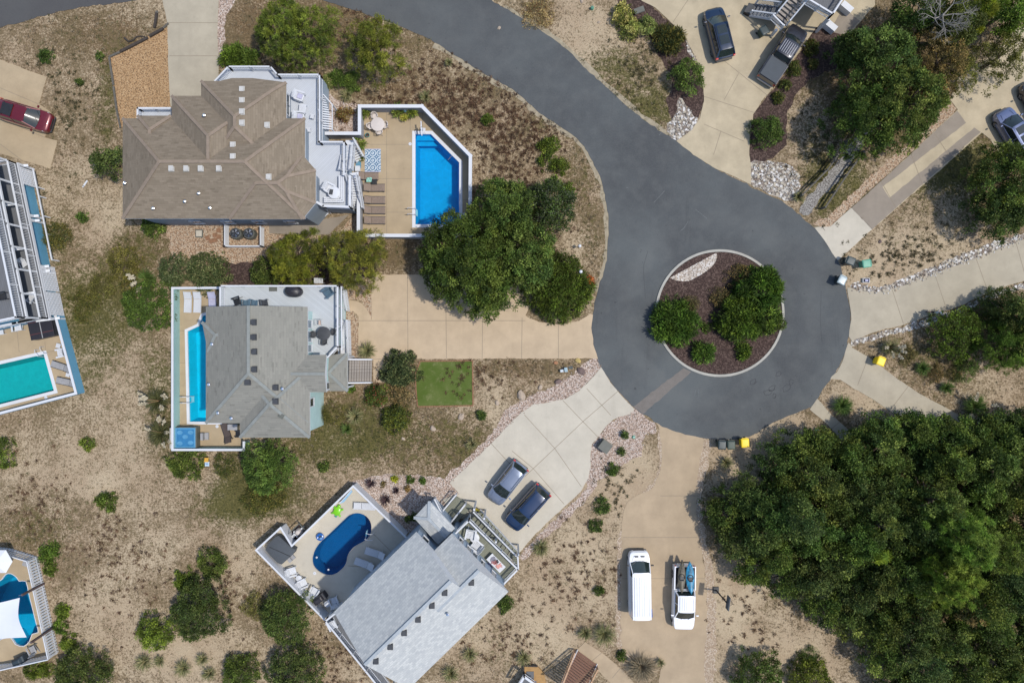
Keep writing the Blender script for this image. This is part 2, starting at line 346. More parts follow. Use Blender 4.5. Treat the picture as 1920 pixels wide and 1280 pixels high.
# ---------------- ground ----------------
BL=[ # (px,py,rx,ry, veg, green, mat)  how much dry growth, how green, how matted
 (180,60,110,45,.15,.1,.75),(60,90,70,45,.05,0,.1),(235,120,40,60,.1,.25,.8),(150,200,80,80,.1,0,.1),(200,210,22,90,.1,.6,.6),(140,350,70,50,-.1,.1,0),
 (105,440,38,40,.1,.6,.75),(200,420,45,50,-.25,0,-.2),(285,450,60,50,.1,.3,.6),(230,500,60,60,.1,.5,.7),(150,560,80,60,.1,.75,.75),(185,620,70,50,.1,.8,.5),
 (170,690,50,50,.05,.6,.4),(235,760,60,60,-.15,0,-.3),(120,800,110,50,0,.1,.15),(60,880,80,50,-.15,0,-.2),(200,880,90,60,-.25,0,-.4),(100,960,90,50,.1,.2,.3),
 (40,1000,70,45,.15,.3,.6),(150,1080,60,50,.1,.1,.2),(240,1000,90,60,0,.05,0),(300,1010,60,60,-.1,.05,-.2),(190,1140,60,60,-.3,0,-.4),(340,1220,80,60,-.45,0,-.6),(420,950,60,40,.2,.7,.7),
 (450,1050,40,60,-.25,0,-.4),(560,1230,80,60,-.1,0,-.2),(640,1240,60,50,-.1,0,-.1),(600,840,90,40,.15,.6,.8),(520,930,80,40,.15,.7,.6),(300,700,40,60,.1,.6,.5),(310,800,40,70,.1,.5,.6),
 (470,900,60,60,.15,.8,.8),(640,890,60,30,-.1,.1,-.2),(800,840,90,60,.1,.3,.6),(720,800,70,60,.1,.35,.6),(650,790,70,60,.1,.5,.7),(860,800,60,60,0,.2,.3),(900,850,50,50,.1,.3,.6),(920,740,40,50,-.2,0,-.2),
 (930,690,60,16,.2,.2,.9),(1030,690,50,18,.15,0,.7),(960,730,50,30,.1,.15,.3),(1020,740,0.1,0.1,0,0,0),
 (470,60,60,60,.25,-.1,.7),(640,60,60,70,.2,-.1,.7),(560,30,120,60,.15,0,.6),(760,120,60,60,.15,-.1,.3),(720,170,70,30,.1,0,.6),(850,180,80,70,.1,-.15,0),(950,250,80,90,.1,-.15,0),(920,340,70,60,-.1,0,-.1),(1060,440,40,60,-.1,0,-.15),
 (1080,330,30,60,.1,.3,.6),(1110,430,22,90,.15,.3,.5),(770,80,70,20,.1,.35,.4),(900,170,60,20,.1,.4,.5),(1020,240,50,28,.1,.4,.6),(1010,40,50,30,.1,-.2,.7),(1090,90,80,45,-.35,-.1,-.5),
 (1090,25,60,30,-.3,-.1,-.3),(1150,110,60,40,.1,.3,.4),(1110,120,80,25,.15,.5,.5),(1210,150,60,60,0,.3,0),(1170,190,70,40,.15,.4,.7),(1240,210,40,40,.15,.5,.7),(1500,250,50,40,0,.2,-.1),(1500,200,50,40,-.3,.1,-.2),
 (1560,370,50,50,.15,.8,.9),(1600,330,30,70,.1,.7,.5),(1530,310,30,50,0,.6,.4),(1660,250,90,25,.1,.4,.6),(1740,330,70,60,.1,.7,.6),(1800,290,50,50,.1,.8,.7),(1700,470,80,60,-.2,.2,-.3),(1640,520,50,40,-.6,.1,-.6),(1780,430,70,50,-.15,.15,-.1),
 (1700,660,60,40,.1,.3,.3),(1760,700,70,40,.1,.3,.3),(1860,720,60,50,-.15,0,-.2),(1620,740,70,40,-.4,0,-.4),(1470,820,60,40,-.4,0,-.4),(1400,860,60,50,-.5,0,-.5),(1180,900,80,60,-.5,0,-.6),(1130,1000,60,80,-.15,0,-.3),(1060,1100,80,120,-.25,0,-.4),
 (1020,1200,100,60,-.2,0,-.3),(1120,1150,50,70,.05,.05,.1),(1370,1180,60,120,-.35,0,-.5),(1400,1080,60,60,-.4,0,-.5),(1500,1230,90,70,-.4,0,-.5),(960,1220,60,60,0,.3,.2),(1000,1030,50,40,0,.2,.1),(1700,1000,300,180,.3,.2,1.2),(1650,130,200,120,.3,.2,1.1),
 (1860,160,70,70,-.4,0,-.6),(1900,350,90,90,.3,.4,1),(1850,620,110,60,.3,.3,1),(510,505,80,35,.3,-.1,1.1),(720,480,60,25,.1,0,.9),(900,470,120,110,.3,.1,1),(750,700,40,40,.2,.1,.9),(650,720,60,30,.1,-.1,.5),
 (620,1190,30,60,.1,.1,.3),(500,1110,50,60,.1,.1,.3),(880,1180,60,60,-.2,.1,-.2),(230,930,60,40,-.1,0,-.2),(20,560,0.1,0.1,0,0,0)]
def fields(px,py):
    v=np.full(px.shape,.5);g=np.full(px.shape,.12);m=np.full(px.shape,.12)
    for a,b,rx,ry,dv,dg,dm in BL:
        w=np.exp(-(((px-a)/rx)**2+((py-b)/ry)**2)**1.3*.8)
        v+=w*dv; g+=w*dg; m+=w*dm
    return np.clip(v,0,1),np.clip(g*.8,0,1),np.clip(m*.82,0,1)
inner=np.arange(-56,56.01,.5); innery=np.arange(-40,40.01,.5)
far=[1500,900,500,300,200,150,110,85,70,62]
gx=np.array([-f for f in far]+list(inner)+far[::-1]); gy=np.array([-f for f in far]+[-52,-46]+list(innery)+[46,52]+far[::-1])
X,Y=np.meshgrid(gx,gy); nx=len(gx); ny=len(gy)
me=bpy.data.meshes.new('ground'); me.vertices.add(nx*ny)
me.vertices.foreach_set('co',np.stack([X,Y,np.zeros_like(X)],-1).ravel())
ii,jj=np.meshgrid(np.arange(nx-1),np.arange(ny-1)); a=(jj*nx+ii).ravel()
keep=np.ones(a.shape,bool)
for pl in POOLS.values():
    ins=inside(X,Y,pl).ravel(); cnt=ins[a]|ins[a+1]|ins[a+nx]|ins[a+nx+1]; keep&=~cnt
a=a[keep]; q=np.stack([a,a+1,a+nx+1,a+nx],-1)
me.loops.add(q.size); me.loops.foreach_set('vertex_index',q.ravel().astype(np.int32)); me.polygons.add(len(a)); me.polygons.foreach_set('loop_start',(np.arange(len(a))*4).astype(np.int32))
me.update(calc_edges=True); me.validate()
fv,fg,fm=fields(960+X*F/H,640-Y*F/H)
ca=me.color_attributes.new('cover','FLOAT_COLOR','POINT'); ca.data.foreach_set('color',np.stack([fv,fg,fm,np.ones_like(fv)],-1).ravel())
m,t,b=newmat('dune_sand'); p=coords(t); at=N(t,'ShaderNodeAttribute'); at.attribute_name='cover'; sp=N(t,'ShaderNodeSeparateColor'); t.links.new(at.outputs['Color'],sp.inputs[0])
big=noise(t,p,.18,6,.6); med=noise(t,p,.9,6,.62); fin=noise(t,p,4.2,7,.82); vf=noise(t,p,9,3,.75)
l1=noise(t,p,1.7,6,.75); l2=noise(t,p,5.5,6,.85); l3=noise(t,p,.4,5,.6)
sand=mix(t,mapr(t,big,.4,.62),A(213,194,164),A(196,174,146)); sand=mix(t,mapr(t,l3,.52,.64,0,.35),sand,A(190,164,136)); sand=mix(t,mapr(t,vf,.42,.66,0,.42),sand,A(150,130,100)); sand=mix(t,mapr(t,l1,.53,.62,0,.4),sand,A(222,204,172))
dry=mix(t,mapr(t,l2,.38,.62),A(156,130,96),A(84,66,46)); dry=mix(t,mapr(t,l3,.42,.58,0,.55),dry,A(116,104,76))
grn=mix(t,mapr(t,l2,.38,.62),A(124,116,66),A(58,62,28)); mg=mth(t,'ADD',sp.outputs[1],mth(t,'MULTIPLY',mth(t,'SUBTRACT',l1,.5),2.2))
vegc=mix(t,mapr(t,mg,.3,.65),dry,grn)
s_=mth(t,'ADD',mth(t,'MULTIPLY',l2,.55),mth(t,'ADD',mth(t,'MULTIPLY',l1,.27),mth(t,'MULTIPLY',l3,.18)))
thr=mth(t,'SUBTRACT',mth(t,'ADD',s_,mth(t,'MULTIPLY',sp.outputs[0],.17)),.565)
f1=mapr(t,thr,-.02,.035,0,.8)
col=mix(t,f1,sand,vegc)
mm=mth(t,'ADD',mth(t,'MULTIPLY',mth(t,'SUBTRACT',s_,.5),5.5),sp.outputs[2]); col=mix(t,mapr(t,mm,.3,.8,0,.78),col,vegc)
t.links.new(col,b.inputs['Base Color']); b.inputs['Roughness'].default_value=.95; b.inputs['Specular IOR Level'].default_value=.1
bump(t,b,mth(t,'ADD',l2,mth(t,'MULTIPLY',l1,.6)),.7,.15); mt['ground']=m
me.materials.append(m); o=bpy.data.objects.new('ground',me); C.objects.link(o); tag(o,'sandy ground with dry dune growth around the houses',kind='structure')
# ---------------- road ----------------
up=[(915,-2),(945,15),(975,33),(1022,62),(1065,95),(1095,125),(1135,162),(1185,207),(1240,247),(1270,265),(1335,313),(1400,345),(1440,366),(1465,377),(1490,396),(1507,411),(1530,430),(1550,455),(1565,480),(1577,502),(1586,545),(1592,570),(1595,598),(1590,640),(1580,672),(1565,700),(1547,724),(1534,745),(1520,762),(1477,780),(1440,797),(1420,811),(1397,820),(1360,824),(1322,821),(1285,814),(1250,802),(1220,785),(1190,765),(1165,740),(1145,715),(1125,685),(1112,645),(1108,615),(1111,588),(1120,547),(1132,510),(1138,480),(1141,440),(1139,395),(1128,340),(1120,320),(1095,275),(1065,247),(1020,218),(990,193),(960,168),(910,140),(860,108),(800,72),(740,46),(680,25),(620,6),(580,-6),(500,-24),(400,-30),(320,-20),(262,0),(200,8),(150,15),(90,28),(40,42),(0,52),(-120,90),(-400,200),(-400,60),(-100,-40),(100,-110),(300,-150),(500,-150),(700,-110),(820,-60)]
road=smoothpoly(PL(up),n=4)
struct('road',MB().prism(rough(road,.3,.035,3),-.1,.03),mt['asphalt'])
pp=PL([(1281,690),(1296,697),(1205,776),(1187,762)]); struct('road_patch',MB().sheet(rough(pp,.3,.03,4),.036),mt['paint_patch'])
mb=MB()
def crack(pts,w=.05):
    q=[P(x,y,.037) for x,y in pts]
    for a_,b_ in zip(q,q[1:]):
        d_=(b_-a_); n_=Vector((-d_.y,d_.x,0)).normalized()*w/2; mb.add([a_-n_,b_-n_,b_+n_,a_+n_],[(0,1,2,3)])
rr=random.Random(5)
for cx_,cy_ in ((1413,715),(1440,735),(1452,742),(1476,728),(1484,716),(1460,700),(1447,728)):
    k=rr.randint(6,9); r0=rr.uniform(4,9); crack([(cx_+r0*math.cos(i*1.1+rr.random()*.5)*rr.uniform(.5,1),cy_+r0*math.sin(i*1.1)*rr.uniform(.5,1)) for i in range(k)],.04)
crack([(1210,560),(1206,500),(1215,470)],.02); crack([(1540,545),(1538,600),(1541,640)],.02)
struct('crack_sealant',mb,M('bitumen',A(62,64,68),.8))
mb=MB()
for pts in ([(1303,392),(1316,402),(1326,410)],[(1290,415),(1283,427),(1276,433)],[(1305,728),(1302,742)],[(1309,728),(1310,744)],[(1174,352),(1180,351)],[(1236,254),(1241,248)],[(1226,380),(1246,358)]):
    q=[P(x,y,.038) for x,y in pts]
    for a_,b_ in zip(q,q[1:]):
        d_=(b_-a_); n_=Vector((-d_.y,d_.x,0)).normalized()*.025; mb.add([a_-n_,b_-n_,b_+n_,a_+n_],[(0,1,2,3)])
struct('road_scuffs',mb,M('pale_scuff',A(108,112,113),.9,.3,9))
# sandy verge along the road edge
vb=MB()
rp=[Vector(a_) for a_ in road]
def verge(i0,i1,w,seed):
    r=random.Random(seed); L_=[];R_=[]
    for i in range(i0,i1):
        a_=rp[i];d_=(rp[(i+1)%len(rp)]-rp[i-1]).normalized(); n_=Vector((-d_.y,d_.x))
        w1=w*(.6+.8*r.random()); L_.append(a_-n_*.1); R_.append(a_+n_*w1)
    return [tuple(x) for x in L_]+[tuple(x) for x in R_[::-1]]
for i0,i1 in ((4,36),(180,236)): vb.sheet(verge(i0,i1,.38,i0),.008)
struct('road_verge',vb,M('dusty_verge',A(168,156,132),.95,.2,2.5,bmp=.3))
# ---------------- concrete drives, paths, beds ----------------
def slab(name,px,mat,z=.045,joints=(),rg=.02,smooth=False,label=None):
    poly=PL(px); poly=smoothpoly(poly,n=3) if smooth else poly
    mb=MB().prism(rough(poly,.4,rg,7),-.1,z)
    for j in joints:
        q=[P(x,y,z+.004) for x,y in j]
        for a_,b_ in zip(q,q[1:]):
            d_=(b_-a_); n_=Vector((-d_.y,d_.x,0)).normalized()*.022; mb.add([a_-n_,b_-n_,b_+n_,a_+n_],[(0,1,2,3)],1)
    return struct(name,mb,[mat,mt['joint']],label=label)
def bed(name,px,mat,z=.012,amp=.08,smooth=True,seed=1):
    poly=PL(px); poly=smoothpoly(poly,n=3) if smooth else poly
    return struct(name,MB().sheet(rough(poly,.3,amp,seed),z),mat)
slab('driveway',[(296,-30),(305,0),(314,45),(317,150),(320,200),(350,215),(410,215),(410,125),(408,50),(410,0),(425,-30)],mt['c_grey'],joints=[[(314,43),(408,43)],[(317,105),(409,105)]])
slab('parking_pad',[(-80,85),(0,112),(88,145),(80,172),(74,196),(97,212),(90,240),(84,258),(108,264),(95,317),(40,300),(-80,262)],mt['c_pool'],joints=[[(0,165),(74,196)],[(0,222),(84,258)],[(0,270),(40,300)]])
slab('driveway',[(697,515),(990,515),(1000,560),(985,592),(1010,603),(1050,608),(1085,602),(1106,588),(1112,590),(1109,615),(1113,645),(1121,672),(960,672),(728,673),(728,717),(700,717),(700,673),(672,673),(672,600),(697,600)],mt['c_warm'],
  joints=[[(764,515),(765,672)],[(836,560),(837,672)],[(905,590),(904,672)],[(979,595),(978,672)],[(1047,608),(1047,672)],[(672,601),(985,601)],[(700,673),(728,673)]])
slab('garden_path',smoothpoly([(640,565),(660,563),(678,568),(690,584),(697,602),(674,608),(672,594),(662,583),(640,582)],n=2),mt['c_warm'],.04)
slab('driveway',[(1127,688),(1145,717),(1165,742),(1190,767),(1182,776),(1165,780),(1150,787),(1135,800),(1122,818),(1110,832),(1107,850),(1107,872),(1103,895),(1090,920),(1060,948),(1030,975),(1000,1005),(975,1034),(960,1045),(900,985),(845,965),(830,935),(862,925),(843,905),(880,870),(930,822),(960,790),(978,773),(1000,758),(1030,754),(1060,747),(1085,733),(1107,712)],mt['c_light'],
  joints=[[(1160,732),(1093,790),(1000,878),(960,915)],[(1055,750),(1093,790),(1125,823)],[(983,777),(1040,840),(1090,912)],[(1100,728),(1145,778)],[(960,845),(1000,878),(1058,945)],[(920,830),(975,890)]])
slab('driveway',smoothpoly([(1222,786),(1234,797),(1238,815),(1240,850),(1238,880),(1222,915),(1185,935),(1170,955),(1165,1000),(1164,1100),(1165,1200),(1172,1222),(1190,1230),(1215,1235),(1238,1250),(1240,1330),(1320,1330),(1320,1240),(1326,1150),(1320,1060),(1308,990),(1306,930),(1312,860),(1320,822),(1290,812),(1250,800)],n=2),mt['c_sand'],.022,
  joints=[[(1238,929),(1306,929)],[(1168,1007),(1308,1007)],[(1166,1084),(1322,1084)]],rg=.06)
slab('driveway',[(1200,-30),(1203,2),(1228,15),(1262,46),(1286,72),(1302,105),(1312,130),(1318,165),(1320,190),(1312,222),(1296,245),(1268,265),(1300,290),(1337,314),(1408,346),(1407,310),(1404,280),(1406,250),(1412,215),(1428,190),(1450,165),(1475,130),(1500,95),(1530,52),(1560,58),(1590,68),(1640,10),(1640,-30)],mt['c_old'],
  joints=[[(1320,181),(1416,212)],[(1320,233),(1395,265)],[(1352,245),(1338,290)],[(1290,0),(1262,42)],[(1355,112),(1440,180)],[(1385,138),(1358,187)]])
slab('driveway',[(1596,390),(1625,364),(1652,340),(1795,206),(1781,187),(1797,146),(1850,110),(1900,60),(1960,20),(1990,120),(1990,320),(1900,300),(1872,285),(1856,262),(1840,249),(1750,330),(1635,430)],mt['c_old'])
slab('driveway_apron',[(1526,426),(1556,425),(1596,390),(1635,430),(1590,471),(1571,488),(1565,482),(1550,457)],mt['c_light'],.05)
slab('driveway',[(1596,390),(1652,340),(1794,208),(1811,232),(1700,330),(1668,370),(1652,352),(1720,290),(1811,232),(1841,247),(1750,330),(1635,430)][0:3]+[(1811,231),(1654,351),(1667,371),(1826,240),(1838,248),(1635,430)],mt['c_dark'],.05,joints=[[(1652,340),(1680,390)],[(1708,288),(1730,347)],[(1752,250),(1785,300)]])
slab('driveway',smoothpoly([(1588,539),(1605,544),(1640,547),(1660,545),(1700,533),(1750,513),(1830,484),(1920,448),(1990,430),(1990,500),(1920,527),(1890,535),(1850,550),(1800,574),(1740,592),(1700,607),(1640,622),(1597,638),(1592,620),(1596,598),(1593,570)],n=2),mt['c_grey'],.045,joints=[[(1673,543),(1694,607)],[(1752,512),(1775,580)],[(1830,484),(1853,548)],[(1905,455),(1925,525)]])
slab('driveway',smoothpoly([(1590,642),(1598,652),(1625,667),(1653,688),(1700,722),(1750,752),(1800,780),(1840,830),(1760,830),(1700,790),(1665,768),(1640,750),(1600,728),(1575,712),(1556,710),(1568,697),(1582,670)],n=2),mt['c_grey'],.04,joints=[[(1703,724),(1668,770)],[(1628,670),(1608,722)]])
slab('garden_path',[(1532,747),(1518,767),(1545,790),(1580,826),(1620,826),(1590,805),(1560,778)],mt['c_grey'],.04,joints=[[(1575,790),(1556,806)]])
slab('garden_path',[(1078,1221),(1097,1202),(1130,1224),(1162,1250),(1200,1290),(1155,1290),(1120,1254)],mt['c_sand'],.04,joints=[[(1109,1239),(1128,1223)],[(1148,1270),(1163,1252)]])
slab('garden_path',[(505,438),(505,423),(560,420),(655,402),(616,440)],mt['c_dark'],.04,joints=[[(565,423),(566,439)]])
slab('terrace',[(640,266),(676,262),(676,332),(650,334)],mt['c_pool'],.04)
slab('terrace',[(1555,60),(1580,15),(1612,40),(1585,68)],mt['c_dark'],.05)
bed('gravel_bed',[(316,50),(306,54),(225,98),(205,108),(208,130),(216,190),(222,240),(330,240),(320,180)],mt['tan_gravel'],smooth=False,amp=.03)
bed('gravel_strip',[(410,-20),(445,-20),(440,5),(425,30),(420,75),(412,118),(405,125),(405,40)],mt['pink_gravel'])
bed('gravel_strip',[(1127,686),(1107,712),(1085,735),(1060,749),(1030,757),(1002,761),(980,776),(960,793),(930,824),(845,907),(833,895),(880,855),(930,800),(948,770),(1000,738),(1040,722),(1075,700),(1100,676),(1122,670)],mt['pink_gravel'],.014)
bed('gravel_bed',[(662,908),(680,897),(705,890),(735,888),(790,892),(838,898),(850,912),(868,930),(840,965),(800,990),(770,1000),(700,945)],mt['pink_gravel'])
bed('rock_bed',[(1188,768),(1212,782),(1232,797),(1228,812),(1210,815),(1200,850),(1170,868),(1140,890),(1115,905),(1100,905),(1106,872),(1106,840),(1120,818),(1150,787)],mt['pink_gravel'],.014,.12)
bed('gravel_strip',[(1108,872),(1106,900),(1092,926),(1040,972),(1000,1012),(975,1042),(985,1050),(1010,1022),(1050,985),(1105,930),(1120,900)],mt['pink_gravel'],.013)
bed('gravel_strip',[(1240,800),(1234,820),(1236,880),(1215,912),(1190,940),(1180,990),(1160,1000),(1155,1100),(1155,1190),(1165,1225),(1185,1240),(1180,1220),(1182,1180),(1188,1000),(1218,935),(1252,880)],mt['sandy_gravel'],.01,.07)
bed('gravel_strip',[(1318,825),(1308,880),(1302,950),(1308,1000),(1320,1060),(1324,1150),(1316,1290),(1336,1290),(1342,1160),(1335,1060),(1320,990),(1316,930),(1330,860),(1332,826)],mt['sandy_gravel'],.01,.1)
bed('mulch_bed',[(1150,-20),(1205,-5),(1228,17),(1262,48),(1286,70),(1290,90),(1303,120),(1316,150),(1320,190),(1308,220),(1290,222),(1262,225),(1250,190),(1262,150),(1240,115),(1222,80),(1205,50),(1170,20)],mt['mulch'])
bed('rock_bed',[(1287,72),(1300,100),(1310,115),(1300,112),(1288,95)],mt['white_rock'],.016,.1)
bed('rock_bed',[(1273,186),(1287,196),(1300,214),(1308,224),(1296,246),(1268,264),(1254,250),(1252,232),(1264,222),(1268,205)],mt['white_rock'],.016,.1)
bed('mulch_bed',[(1560,58),(1530,54),(1502,96),(1476,132),(1451,166),(1429,191),(1413,216),(1407,250),(1405,282),(1409,308),(1440,302),(1462,285),(1476,262),(1474,230),(1488,185),(1520,150),(1560,130),(1600,120),(1590,80)],mt['mulch'])
bed('rock_bed',[(1407,308),(1440,301),(1475,308),(1498,325),(1500,348),(1490,366),(1478,376),(1455,368),(1430,356),(1409,346)],mt['white_rock'],.016,.1)
bed('gravel_strip',[(1527,424),(1556,424),(1598,386),(1652,338),(1720,275),(1795,206),(1780,188),(1764,200),(1745,235),(1700,270),(1640,325),(1595,365),(1560,400),(1535,412)],mt['brown_gravel'])
bed('gravel_path',[(1497,392),(1515,403),(1535,375),(1570,340),(1600,300),(1625,262),(1640,240),(1620,240),(1600,262),(1572,300),(1545,335)],mt['grey_gravel'],.014)
bed('gravel_strip',[(1596,543),(1640,550),(1665,548),(1752,516),(1832,486),(1920,450),(1990,425),(1990,415),(1920,438),(1860,456),(1800,478),(1740,504),(1700,520),(1670,532),(1640,538),(1615,534),(1604,526)],mt['white_rock'],.014,.1)
bed('gravel_strip',[(1597,640),(1640,625),(1700,610),(1745,595),(1800,578),(1850,553),(1920,530),(1990,505),(1990,515),(1920,540),(1860,560),(1812,582),(1745,608),(1700,622),(1640,635),(1605,648)],mt['white_rock'],.014,.1)
bed('gravel_bed',[(315,418),(500,414),(515,440),(620,440),(670,400),(672,440),(640,470),(560,480),(505,492),(420,492),(330,488),(318,450)],mt['brown_gravel'])
bed('gravel_bed',[(642,530),(690,518),(698,560),(696,600),(683,570),(668,560),(645,560)],mt['brown_gravel'])
bed('gravel_bed',[(645,582),(662,584),(673,600),(673,672),(652,672)],mt['brown_gravel'],smooth=False)
bed('gravel_bed',[(605,175),(640,190),(675,200),(672,250),(608,250)],mt['pink_gravel'],amp=.1)
bed('mulch_bed',[(420,493),(560,478),(640,470),(700,480),(700,520),(640,530),(430,535)],mt['mulch'],.01)
# putting green
g=PL([(788,677),(886,676),(887,760),(783,762),(780,730),(779,700)]); gs=rough(g,.5,.03,3)
struct('putting_green',MB().sheet(g,.03),mt['turf'])
e=T('brick_edging','reddish brick edging around the green lawn rectangle','edging',P(833,720)); mb=MB()
for a_,b_ in zip(g,g[1:]+g[:1]):
    a_=Vector((*a_,0));b_=Vector((*b_,0));n=int((b_-a_).length/.24)
    for k in range(n):
        q0=a_+(b_-a_)*(k/n);q1=a_+(b_-a_)*((k+.92)/n); mb.bar(q0+Vector((0,0,.03)),q1+Vector((0,0,.03+random.uniform(0,.02))),.12,.08)
part('bricks',mb,mt['copper'],e,world=True)
# traffic island
ic=P(1349,587); ri=5.95
isl=T('traffic_island','round planted island with pale kerb in the turning circle','island',ic)
mb=MB(); n=72; 
for k in range(n):
    a0=2*math.pi*k/n;a1=2*math.pi*(k+1)/n
    def ring(a_): return [Vector(((ri+dr)*math.cos(a_),(ri*.985+dr)*math.sin(a_),z)) for dr,z in((-.12,0),(-.12,.15),(.1,.14),(.13,0))]
    r0=ring(a0);r1=ring(a1); mb.add(r0+r1,[(0,1,5,4),(1,2,6,5),(2,3,7,6)])
part('kerb',mb,mt['kerb'],isl,smooth=True)
poly=[((ri-.15)*math.cos(2*math.pi*k/n),(ri*.985-.15)*math.sin(2*math.pi*k/n)) for k in range(n)]
part('mulch',MB().prism(poly,-.05,.1),mt['mulch'],isl)
gp=[(1240,524),(1250,505),(1270,487),(1295,476),(1320,471),(1343,474),(1341,492),(1325,508),(1305,520),(1290,527),(1268,526),(1256,521)]
gp=smoothpoly([( (P(x,y,.1)-ic).x,(P(x,y,.1)-ic).y) for x,y in gp],n=2)
gp=[p_ for p_ in gp if math.hypot(*p_)<ri-.12]
part('gravel',MB().prism(gp,.09,.115),M_gravel('island_gravel',[A(226,216,204),A(206,190,172),A(190,174,158),A(238,232,224)],8,.8),isl)
def scene_poly_list(): return [road]
# ---------------- roofs, walls, rails ----------------
def ccw(p): return p if area(p)>0 else p[::-1]
def convex(poly,ze,slopes,depth=.16):
    """solid under the planes rising inward from each edge of a convex polygon"""
    bm=bmesh.new(); n=len(poly)
    top=[bm.verts.new((x,y,ze+14)) for x,y in poly]; bot=[bm.verts.new((x,y,ze-depth)) for x,y in poly]
    bm.faces.new(top); bm.faces.new(bot[::-1])
    for i in range(n): bm.faces.new((bot[i],bot[(i+1)%n],top[(i+1)%n],top[i]))
    for i in range(n):
        s=slopes[i]
        if s is None: continue
        a=Vector(poly[i]);b=Vector(poly[(i+1)%n]);d=(b-a).normalized(); inn=Vector((-d.y,d.x))
        no=Vector((-s*inn.x,-s*inn.y,1)).normalized()
        g=bmesh.ops.bisect_plane(bm,geom=bm.verts[:]+bm.edges[:]+bm.faces[:],plane_co=(a.x,a.y,ze),plane_no=no,clear_outer=True,dist=1e-4)
        ed=[x for x in g['geom_cut'] if isinstance(x,bmesh.types.BMEdge)]
        if len(ed)>2:
            try: bmesh.ops.contextual_create(bm,geom=ed)
            except Exception: pass
    bm.normal_update(); return bm
class Roof:
    def __init__(s): s.bl=[]; s.bms=[]
    def block(s,poly,ze,slopes,depth=.16):
        if area(poly)<0:
            poly=poly[::-1]; n=len(poly); slopes=[slopes[(n-2-i)%n] for i in range(n)]
        s.bl.append((poly,ze,slopes)); s.bms.append(convex(poly,ze,slopes,depth)); return s
    def z(s,x,y):
        best=0
        for poly,ze,sl in s.bl:
            zz=99;ok=True;n=len(poly)
            for i in range(n):
                a=Vector(poly[i]);b=Vector(poly[(i+1)%n]);d=(b-a).normalized();dist=-d.y*(x-a.x)+d.x*(y-a.y)
                if dist<-.01: ok=False;break
                if sl[i] is not None: zz=min(zz,ze+sl[i]*dist)
            if ok and zz<99: best=max(best,zz)
        return best
    def pt(s,px,py):
        z=7.
        for _ in range(6):
            p=P(px,py,z); z=s.z(p.x,p.y) or 6.5
        return P(px,py,z)
    def build(s,parent,mats,capmat,name='roof'):
        out=None; me=bpy.data.meshes.new(name); bm=bmesh.new(); caps=MB()
        for b in s.bms:
            for e in b.edges:
                if len(e.link_faces)==2 and all(f.normal.z>.3 for f in e.link_faces):
                    if e.calc_face_angle(0)>.12:
                        p,q=e.verts[0].co.copy(),e.verts[1].co.copy(); caps.bar(p+Vector((0,0,.03)),q+Vector((0,0,.03)),.26,.07)
            tmp=bpy.data.meshes.new('t'); b.to_mesh(tmp); bm.from_mesh(tmp); bpy.data.meshes.remove(tmp); b.free()
        bm.normal_update()
        for f in bm.faces: f.material_index=0 if f.normal.z>.3 else 1
        slope_uv(bm)
        o=parent.location
        for v in bm.verts: v.co-=o
        bm.to_mesh(me); bm.free()
        for m_ in mats: me.materials.append(m_)
        ob=bpy.data.objects.new(name,me); C.objects.link(ob); ob.parent=parent
        if caps.v:
            c=part('ridge_cap',caps,capmat,None,world=False); c.location=(0,0,0)
            for v in c.data.vertices: v.co-=o
            c.parent=ob
        return ob
def inset(poly,d):
    poly=ccw(poly);n=len(poly);out=[]
    for i in range(n):
        p0=Vector(poly[i-1]);p1=Vector(poly[i]);p2=Vector(poly[(i+1)%n])
        d1=(p1-p0).normalized();d2=(p2-p1).normalized();n1=Vector((-d1.y,d1.x));n2=Vector((-d2.y,d2.x))
        bis=(n1+n2); L=bis.length_squared
        out.append(tuple(p1+bis*(2*d/L)) if L>1e-6 else tuple(p1+n1*d))
    return out
def window(parent,p,q,z0,z1,frame=None,glass=None):
    """window on a wall line p->q (outward normal to the right of p->q)"""
    p=Vector((*p,0));q=Vector((*q,0));d=(q-p).normalized();nn=Vector((d.y,-d.x,0)); mb=MB()
    a=p+nn*.03;b=q+nn*.03
    for z in(z0,z1): mb.bar(a+Vector((0,0,z)),b+Vector((0,0,z)),.09,.09)
    for c in (a,b)+(((a+b)/2,) if (q-p).length>1.1 else ()): mb.bar(c+Vector((0,0,z0)),c+Vector((0,0,z1)),.085,.07)
    f=part('window',mb,frame or mt['white'],parent,world=True)
    g=MB(); a=p+nn*.02;b=q+nn*.02; g.add([a+Vector((0,0,z0)),b+Vector((0,0,z0)),b+Vector((0,0,z1)),a+Vector((0,0,z1))],[(0,1,2,3)])
    o=part('pane',g,glass or mt['glass'],None)
    for v in o.data.vertices: v.co-=parent.location
    o.parent=f; return f
def windows_along(parent,p,q,zs,n,w=1.1):
    p=Vector(p);q=Vector(q);L=(q-p).length;d=(q-p)/L
    for z0,z1 in zs:
        for i in range(n):
            c=p+d*(L*(i+.5)/n); window(parent,tuple(c-d*w/2),tuple(c+d*w/2),z0,z1)
